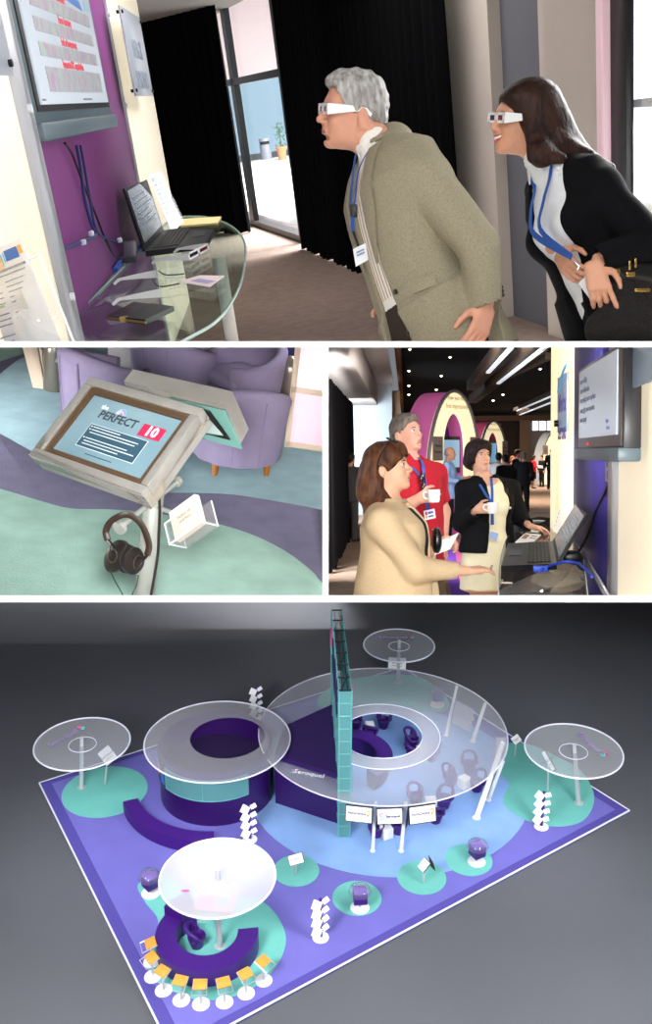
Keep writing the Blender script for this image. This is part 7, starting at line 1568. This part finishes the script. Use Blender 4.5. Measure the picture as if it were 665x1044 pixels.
def woman_bob():
    aim(488, 466); f = Fig(P3); J = f.J; D = 7.0
    H = Head(J(488.5, 466.5, D), 32, 5, 0, .92)
    sk = skin('skin_w3', 'd9a68c'); blk = mat('blazer_black', '0d0d10', .85, spec=.15); cr = mat('top_cream', 'ece2c0', .7, var=.03, vscale=40); sk_m = mat('skirt_cream', 'e8e0c4', .75, var=.04, vscale=60)
    u = A_(0, 0, 1.); fw, lf, up = axes(24, 0); r = np.cross(fw, u)
    st = [(J(496, 603, D), .17, .125), (J(497, 575, D), .185, .135), (J(498, 560, D), .18, .13), (J(498, 540, D), .145, .11), (J(498, 520, D), .155, .12), (J(498, 505, D), .165, .115), (J(497, 493, D), .16, .08), (J(494, 486, D), .07, .05)]
    nb = J(493, 487, D); sr, er, wr2 = J(474, 499, D-.04), J(470, 534, D-.02), J(486, 519.5, D-.22); sl, el_, wr = J(521, 498, D+.06), J(531, 528, D+.06), J(540, 536, D-.1)
    def arms(S, g): S.rc(J(494, 494, D), sr, .05+g, .052+g, .04); S.rc(J(499, 494, D), sl, .05+g, .052+g, .04); S.rc(sr, er, .05+g, .042+g, .03); S.rc(er, wr2, .042+g, .03+g, .03); S.rc(sl, el_, .05+g, .042+g, .03); S.rc(el_, wr, .042+g, .03+g, .03)
    S = SDF(.005); H.build(S, True, jaw=.92); H.neck(S, nb, .048, .056, .035); S.loft(st, r, fw, -.006, .05); arms(S, -.008)
    for q in (-1, 1): S.el(st[4][0]+fw*.09-r*q*.07+u*.04, (.055,)*3, None, .05)
    hand(S, wr2, unit(A_(1, -.1, .12)), A_(.1, -1, .1), A_(0, .2, 1), .95, .95, .9); hand(S, wr, unit(A_(.75, -.1, -.2)), A_(.2, .3, 1), A_(-.3, -1, 0), .3, .92)
    for q, x in ((0, 489), (1, 501)): S.rc(J(x, 575, D), J(x, 625, D-.01), .08, .055, .04); S.rc(J(x, 625, D), J(x+1, 680, D), .055, .04, .03)
    f.body(S, 'person', [(None, sk)], 'short black-haired woman in a black blazer and cream dress holding a cup', 'person', J(496, 690, D))
    S = SDF(.0065); S.loft(st, r, fw, .008, .05)
    for q in (-1, 1): S.el(st[4][0]+fw*.09-r*q*.07+u*.04, (.062,)*3, None, .05)
    S.rc(J(494, 494, D), sr, .05, .052, .04); S.rc(J(499, 494, D), sl, .05, .052, .04); S.rc(nb+u*.01+fw*.05, nb+u*.2+fw*.06, .085, .09, .01, 's'); S.el(J(496, 600, D), (.175, .135, .12), None, .05); S.plane(J(497, 601, D), -u); S.wrinkle(.0015, 40); f.wear(S, 'dress', cr, 'cream dress')
    S = SDF(.006); S.loft(st[2:], r, fw, .018, .05); arms(S, .014); S.loft([(J(497, 562, D), .2, .15), (J(498, 535, D), .17, .135)], r, fw, 0, .04); S.wrinkle(.0015, 30)
    for q in (-1, 1): S.el(st[4][0]+fw*.085-r*q*.075+u*.04, (.068,)*3, None, .05)
    ctr = [(s_[0]+fw*(s_[2]+.06)+lf*.02, w, .14) for s_, w in zip(st, (.1, .1, .095, .07, .07, .07, .065, .065))]; S.loft(ctr, r, fw, 0, .012, 's', 3); S.rc(nb+u*.005, nb+u*.2+fw*.05, .07, .09, .01, 's'); S.rc(wr2, wr2+A_(.1, 0, .02), .05, .06, .002, 's'); S.rc(wr, wr+A_(.1, 0, -.03), .05, .06, .002, 's')
    f.wear(S, 'blazer', blk, 'black blazer')
    S = SDF(.005); e = lambda c, rr, k=.02, op='u': S.el(H.p(*c), A_(*rr)*.95, H.R, k, op)
    e((-.012, 0, .05), (.115, .098, .095)); e((-.04, 0, -.025), (.1, .102, .075), .04); e((.062, .01, .085), (.045, .06, .04), .03)
    e((.1, 0, -.028), (.075, .072, .088), .012, 's'); e((.03, 0, -.1), (.09, .07, .08), .015, 's'); S.wr = (.0018, 80)
    f.wear(S, 'hair', hairmat('hair_black', '0c0808', '2c1a18', 40), 'black bobbed hair'); H.face(f, iris='5a6a70', brow='2a1c18', lip='b87a70')
    cup(f, J(502.5, 523.5, D-.27), 'white coffee cup held by the woman in the black blazer', A_(-1, .1, 0))
    bl = mat('lanyard_blue', '2456a8', .6); t = thing(P3, 'lanyard', 'blue lanyard with name badge of the woman in the black blazer', 'lanyard', f.rv(J(502, 545, D-.2)))
    for pts in ((nb+u*.02-lf*.06, J(489, 493, D-.1), J(496, 505, D-.19), J(501, 513, D-.2), J(501.5, 535, D-.17)), (nb+u*.02+lf*.055, J(501, 488, D-.07), J(502, 500, D-.17), J(502, 513, D-.2), J(502.5, 535, D-.17))):
        mb = MB(bl); mb.tube(smooth([tuple(p) for p in pts], 5), .0095, 8, flat=(1, .25, (1, 0, 0))); mb.v = [tuple(f.rv(v)) for v in mb.v]; part(t, 'strap', mb, None, True)
    q = [J(500.5, 541.5, D-.18), J(508.5, 544, D-.18), J(506.5, 551.5, D-.18), J(499, 548, D-.18)]; mb = MB(mat('badge_blue', '8fa8d8', .4)); mb.slab([tuple(p) for p in q], (0, .006, 0)); mb.v = [tuple(f.rv(v)) for v in mb.v]; part(t, 'badge', mb, 'pale blue badge', True)
    # shoulder bag
    t = thing(P3, 'shoulder_bag', 'black shoulder bag hanging at the side of the woman in the blazer', 'bag', f.rv(J(524, 560, D+.05)))
    mb = MB(mat('bag_leather', '0d0c0c', .45)); mb.box((0, 0, 0), (.24, .12, .26), T(*J(524, 548, D+.1)), r=.03); mb.v = [tuple(f.rv(v)) for v in mb.v]; part(t, 'bag_body', mb, None, True)
    mb = MB(mat('bag_leather', '0d0c0c')); mb.tube(smooth([tuple(J(*p)) for p in ((519, 535, D-.05), (518, 515, D-.1), (515, 497, D-.06), (514, 491, D+.02), (518, 510, D+.14), (522, 535, D+.12))], 6), .014, 8, flat=(1.3, .4, (1, 0, 0))); mb.v = [tuple(f.rv(v)) for v in mb.v]; part(t, 'strap', mb, None, True)
    mb = MB(mat('ring_silver', 'd0d0d4', .2, .9)); mb.ball(tuple(J(520, 518, D-.12)), .012, 10); mb.v = [tuple(f.rv(v)) for v in mb.v]; part(t, 'ring', mb, 'silver ring', True)

def visitor(x, ytop, yfoot, yaw, label, top, legs, hair, skinc='c08a70', female=False, d=None, skirt=False, armL=None, armR=None, bald=False, shirt=None, vox=.014, pitch=0, group=None):
    """a standing figure; arms as (elbow, wrist) offsets ahead/left/up of the body"""
    f = Fig(P3); d = d or P3.dep(P3.fl(x, yfoot)); foot = f.J(x, yfoot, d); h = (yfoot-ytop)*d/F; s = h/1.77; f0, l0, u0 = axes(yaw, 0)
    B = lambda a, b, c: foot+s*(a*f0+b*l0+c*u0)
    sk = skin('skin_'+skinc, skinc); tm = mat('cloth_'+top, top, .85, spec=.15, var=.05, vscale=20); lm = mat('cloth_'+legs, legs, .85, spec=.15); shm = mat('shoe_black', '0a0a0a', .4)
    H = Head(B(.03, 0, 1.625), yaw, pitch, 0, s*.98); w = .88 if female else 1
    aL = armL or ((-.02, .25, 1.14), (.06, .26, .9)); aR = armR or ((-.02, -.25, 1.14), (.06, -.26, .9))
    st = [(B(0, 0, .86), .165, .115), (B(0, 0, .95), .17, .12), (B(0, 0, 1.1), .15*w, .115), (B(.01, 0, 1.28), .175*w, .125), (B(0, 0, 1.4), .18*w, .1), (B(-.01, 0, 1.48), .07, .06)]
    st = [(c, a*s, b*s) for c, a, b in st]
    def arms(S, g):
        for q, (e, wv) in ((1, aL), (-1, aR)):
            sh = B(-.01, q*.19*w, 1.4); S.rc(B(0, q*.08, 1.42), sh, (.055+g)*s, (.062+g)*s, .04); S.rc(sh, B(*e), (.055+g)*s, (.045+g)*s, .02); S.rc(B(*e), B(*wv), (.044+g)*s, (.034+g)*s, .02)
    S = SDF(vox*.8); H.build(S, female); H.neck(S, B(-.02, 0, 1.45), .055, .06*s); S.loft(st, l0, f0, -.012, .04); arms(S, -.012)
    for q, (e, wv) in ((1, aL), (-1, aR)):
        dv = unit(B(*wv)-B(*e)); hand(S, B(*wv), dv, l0*q+f0*.2, f0, .5, s*1.05)
    for q in (1, -1): S.rc(B(0, q*.09, .86), B(.01, q*.1, .47), .075*s, .055*s, .02); S.rc(B(.01, q*.1, .47), B(-.02, q*.11, .08), .055*s, .04*s, .02)
    f.body(S, 'person', [(None, sk)], label, 'person', foot, group)
    if shirt:
        S = SDF(vox); S.rc(B(-.01, 0, 1.43), B(.02, 0, 1.5), .078*s, .068*s, .02); S.rc(B(.07, 0, 1.42), B(.1, 0, 1.2), .05*s, .04*s, .02); f.wear(S, 'shirt', mat('shirt_'+shirt, shirt, .7), 'pale shirt')
    S = SDF(vox); S.loft(st, l0, f0, .014, .04); arms(S, .012)
    if shirt: S.loft([(B(.13, 0, 1.05), .02*s, .06*s), (B(.14, 0, 1.45), .06*s, .09*s)], l0, f0, 0, .01, 's')
    S.rc(B(0, 0, 1.47), B(.02, 0, 1.6), .07*s, .09*s, .01, 's')
    if not skirt and not female: S.loft([(B(0, 0, .8), .185*s, .135*s), (B(0, 0, 1.05), .165*s, .125*s)], l0, f0, .01, .03)
    for e, wv in (aL, aR): dv = unit(B(*wv)-B(*e)); S.rc(B(*wv), B(*wv)+dv*.1*s, .06*s, .06*s, .002, 's')
    f.wear(S, 'jacket' if shirt or not female else 'top', tm)
    S = SDF(vox)
    if skirt: S.loft([(B(0, 0, .5), .16*s, .13*s), (B(0, 0, .86), .175*s, .13*s), (B(0, 0, 1.02), .15*s, .115*s)], l0, f0, .008, .02)
    else:
        for q in (1, -1): S.rc(B(0, q*.085, .88), B(.01, q*.1, .47), .095*s, .075*s, .03); S.rc(B(.01, q*.1, .47), B(-.02, q*.11, .07), .075*s, .062*s, .02)
    f.wear(S, 'skirt' if skirt else 'trousers', lm)
    S = SDF(vox)
    for q in (1, -1): S.rc(B(-.05, q*.11, .04), B(.13, q*.12, .03), .045*s, .035*s, .02, flat=None)
    f.wear(S, 'shoes', shm)
    S = SDF(vox*.7); e = lambda c, rr, k=.02, op='u': S.el(H.p(*c), A_(*rr)*H.sc, H.R, k*H.sc, op)
    if bald: e((-.05, 0, .01), (.068, .082, .06)); e((-.02, 0, .08), (.08, .065, .075), .01, 's')
    else: e((-.016, 0, .05), (.108, .086, .09)); e((-.065, 0, -.01), (.05, .074, .065), .04)
    if female: e((-.06, 0, -.07), (.07, .085, .1), .05)
    e((.09, 0, -.02), (.068, .09, .085), .012, 's'); e((.035, 0, -.09), (.06, .08, .085), .012, 's')
    f.wear(S, 'hair', hairmat('hair_'+hair, hair, hair)); return f, B, H
def crowd():
    aim(CX, 470)
    visitor(357, 461, 552, 150, 'man in a grey suit walking away by the black curtain', '47474a', '47474a', '15110f', vox=.012)
    f, B, H = visitor(457, 455, 552, 75, 'bald man in a light blue shirt in front of the largest arch', '8fb0e0', '14161e', '8a8480', bald=True, armR=((.0, -.27, 1.15), (.25, -.2, 1.12)), armL=((.05, .26, 1.16), (.3, .15, 1.18)), vox=.012)
    visitor(508, 461, 531, 160, 'dark-haired man in a white shirt seen from behind, beside the second arch', 'e4e4ea', '14141a', '0e0c0c', vox=.015)
    visitor(515, 463, 534, 200, 'black-haired visitor in dark clothes just behind the woman in the blazer', '121216', '121216', '0c0a0a', vox=.015)
    visitor(522, 464.5, 515, 20, 'brown-haired visitor half hidden behind the dark suits', '2c2422', '141418', '6a3f28', female=True, vox=.018)
    visitor(527, 458, 519, 55, 'dark-suited man facing the group with a white shirt collar', '141419', '141419', '0e0b0a', shirt='f0f0f4', vox=.016)
    visitor(533.5, 460.5, 524, 175, 'grey-haired man in a dark suit, his back to the viewer, nearest of the group', '17181f', '15161c', '5a5450', vox=.014)
    visitor(544, 464, 498, 85, 'woman in a red top and black skirt holding out a paper', 'c02030', '0e0e12', '2a1610', female=True, skirt=True, armR=((.02, -.22, 1.16), (.3, -.2, 1.12)), armL=((.02, .22, 1.16), (.3, .14, 1.12)), vox=.022)
    visitor(552.5, 464, 496.5, -60, 'dark-clothed person facing the woman in red', '111115', '111115', '0e0c0c', vox=.022)
    visitor(562, 457, 499, 170, 'tallest dark-suited man near the farthest arch', '0f1014', '0f1014', '0e0c0b', vox=.022)
    visitor(569, 464, 496, -40, 'person in brown beside the cream column', '6a4a36', '4a3626', '2a1a12', vox=.022)
    g = Fig(P3); mb = MB(mat('paper_fold', 'f2f2f4', .6)); d = P3.dep(P3.fl(544, 498)); mb.slab([tuple(g.J(x, y, d-.3)) for x, y in ((548.5, 475), (553.5, 475.5), (554, 477.5), (549, 477))], (0, .03, .02)); g.smb('paper', mb, 'white paper held out by the woman in red', 'paper')
woman_beige(); man_red(); woman_bob(); crowd()
for P_ in (P1, P2, P3, P4): clip(P_)
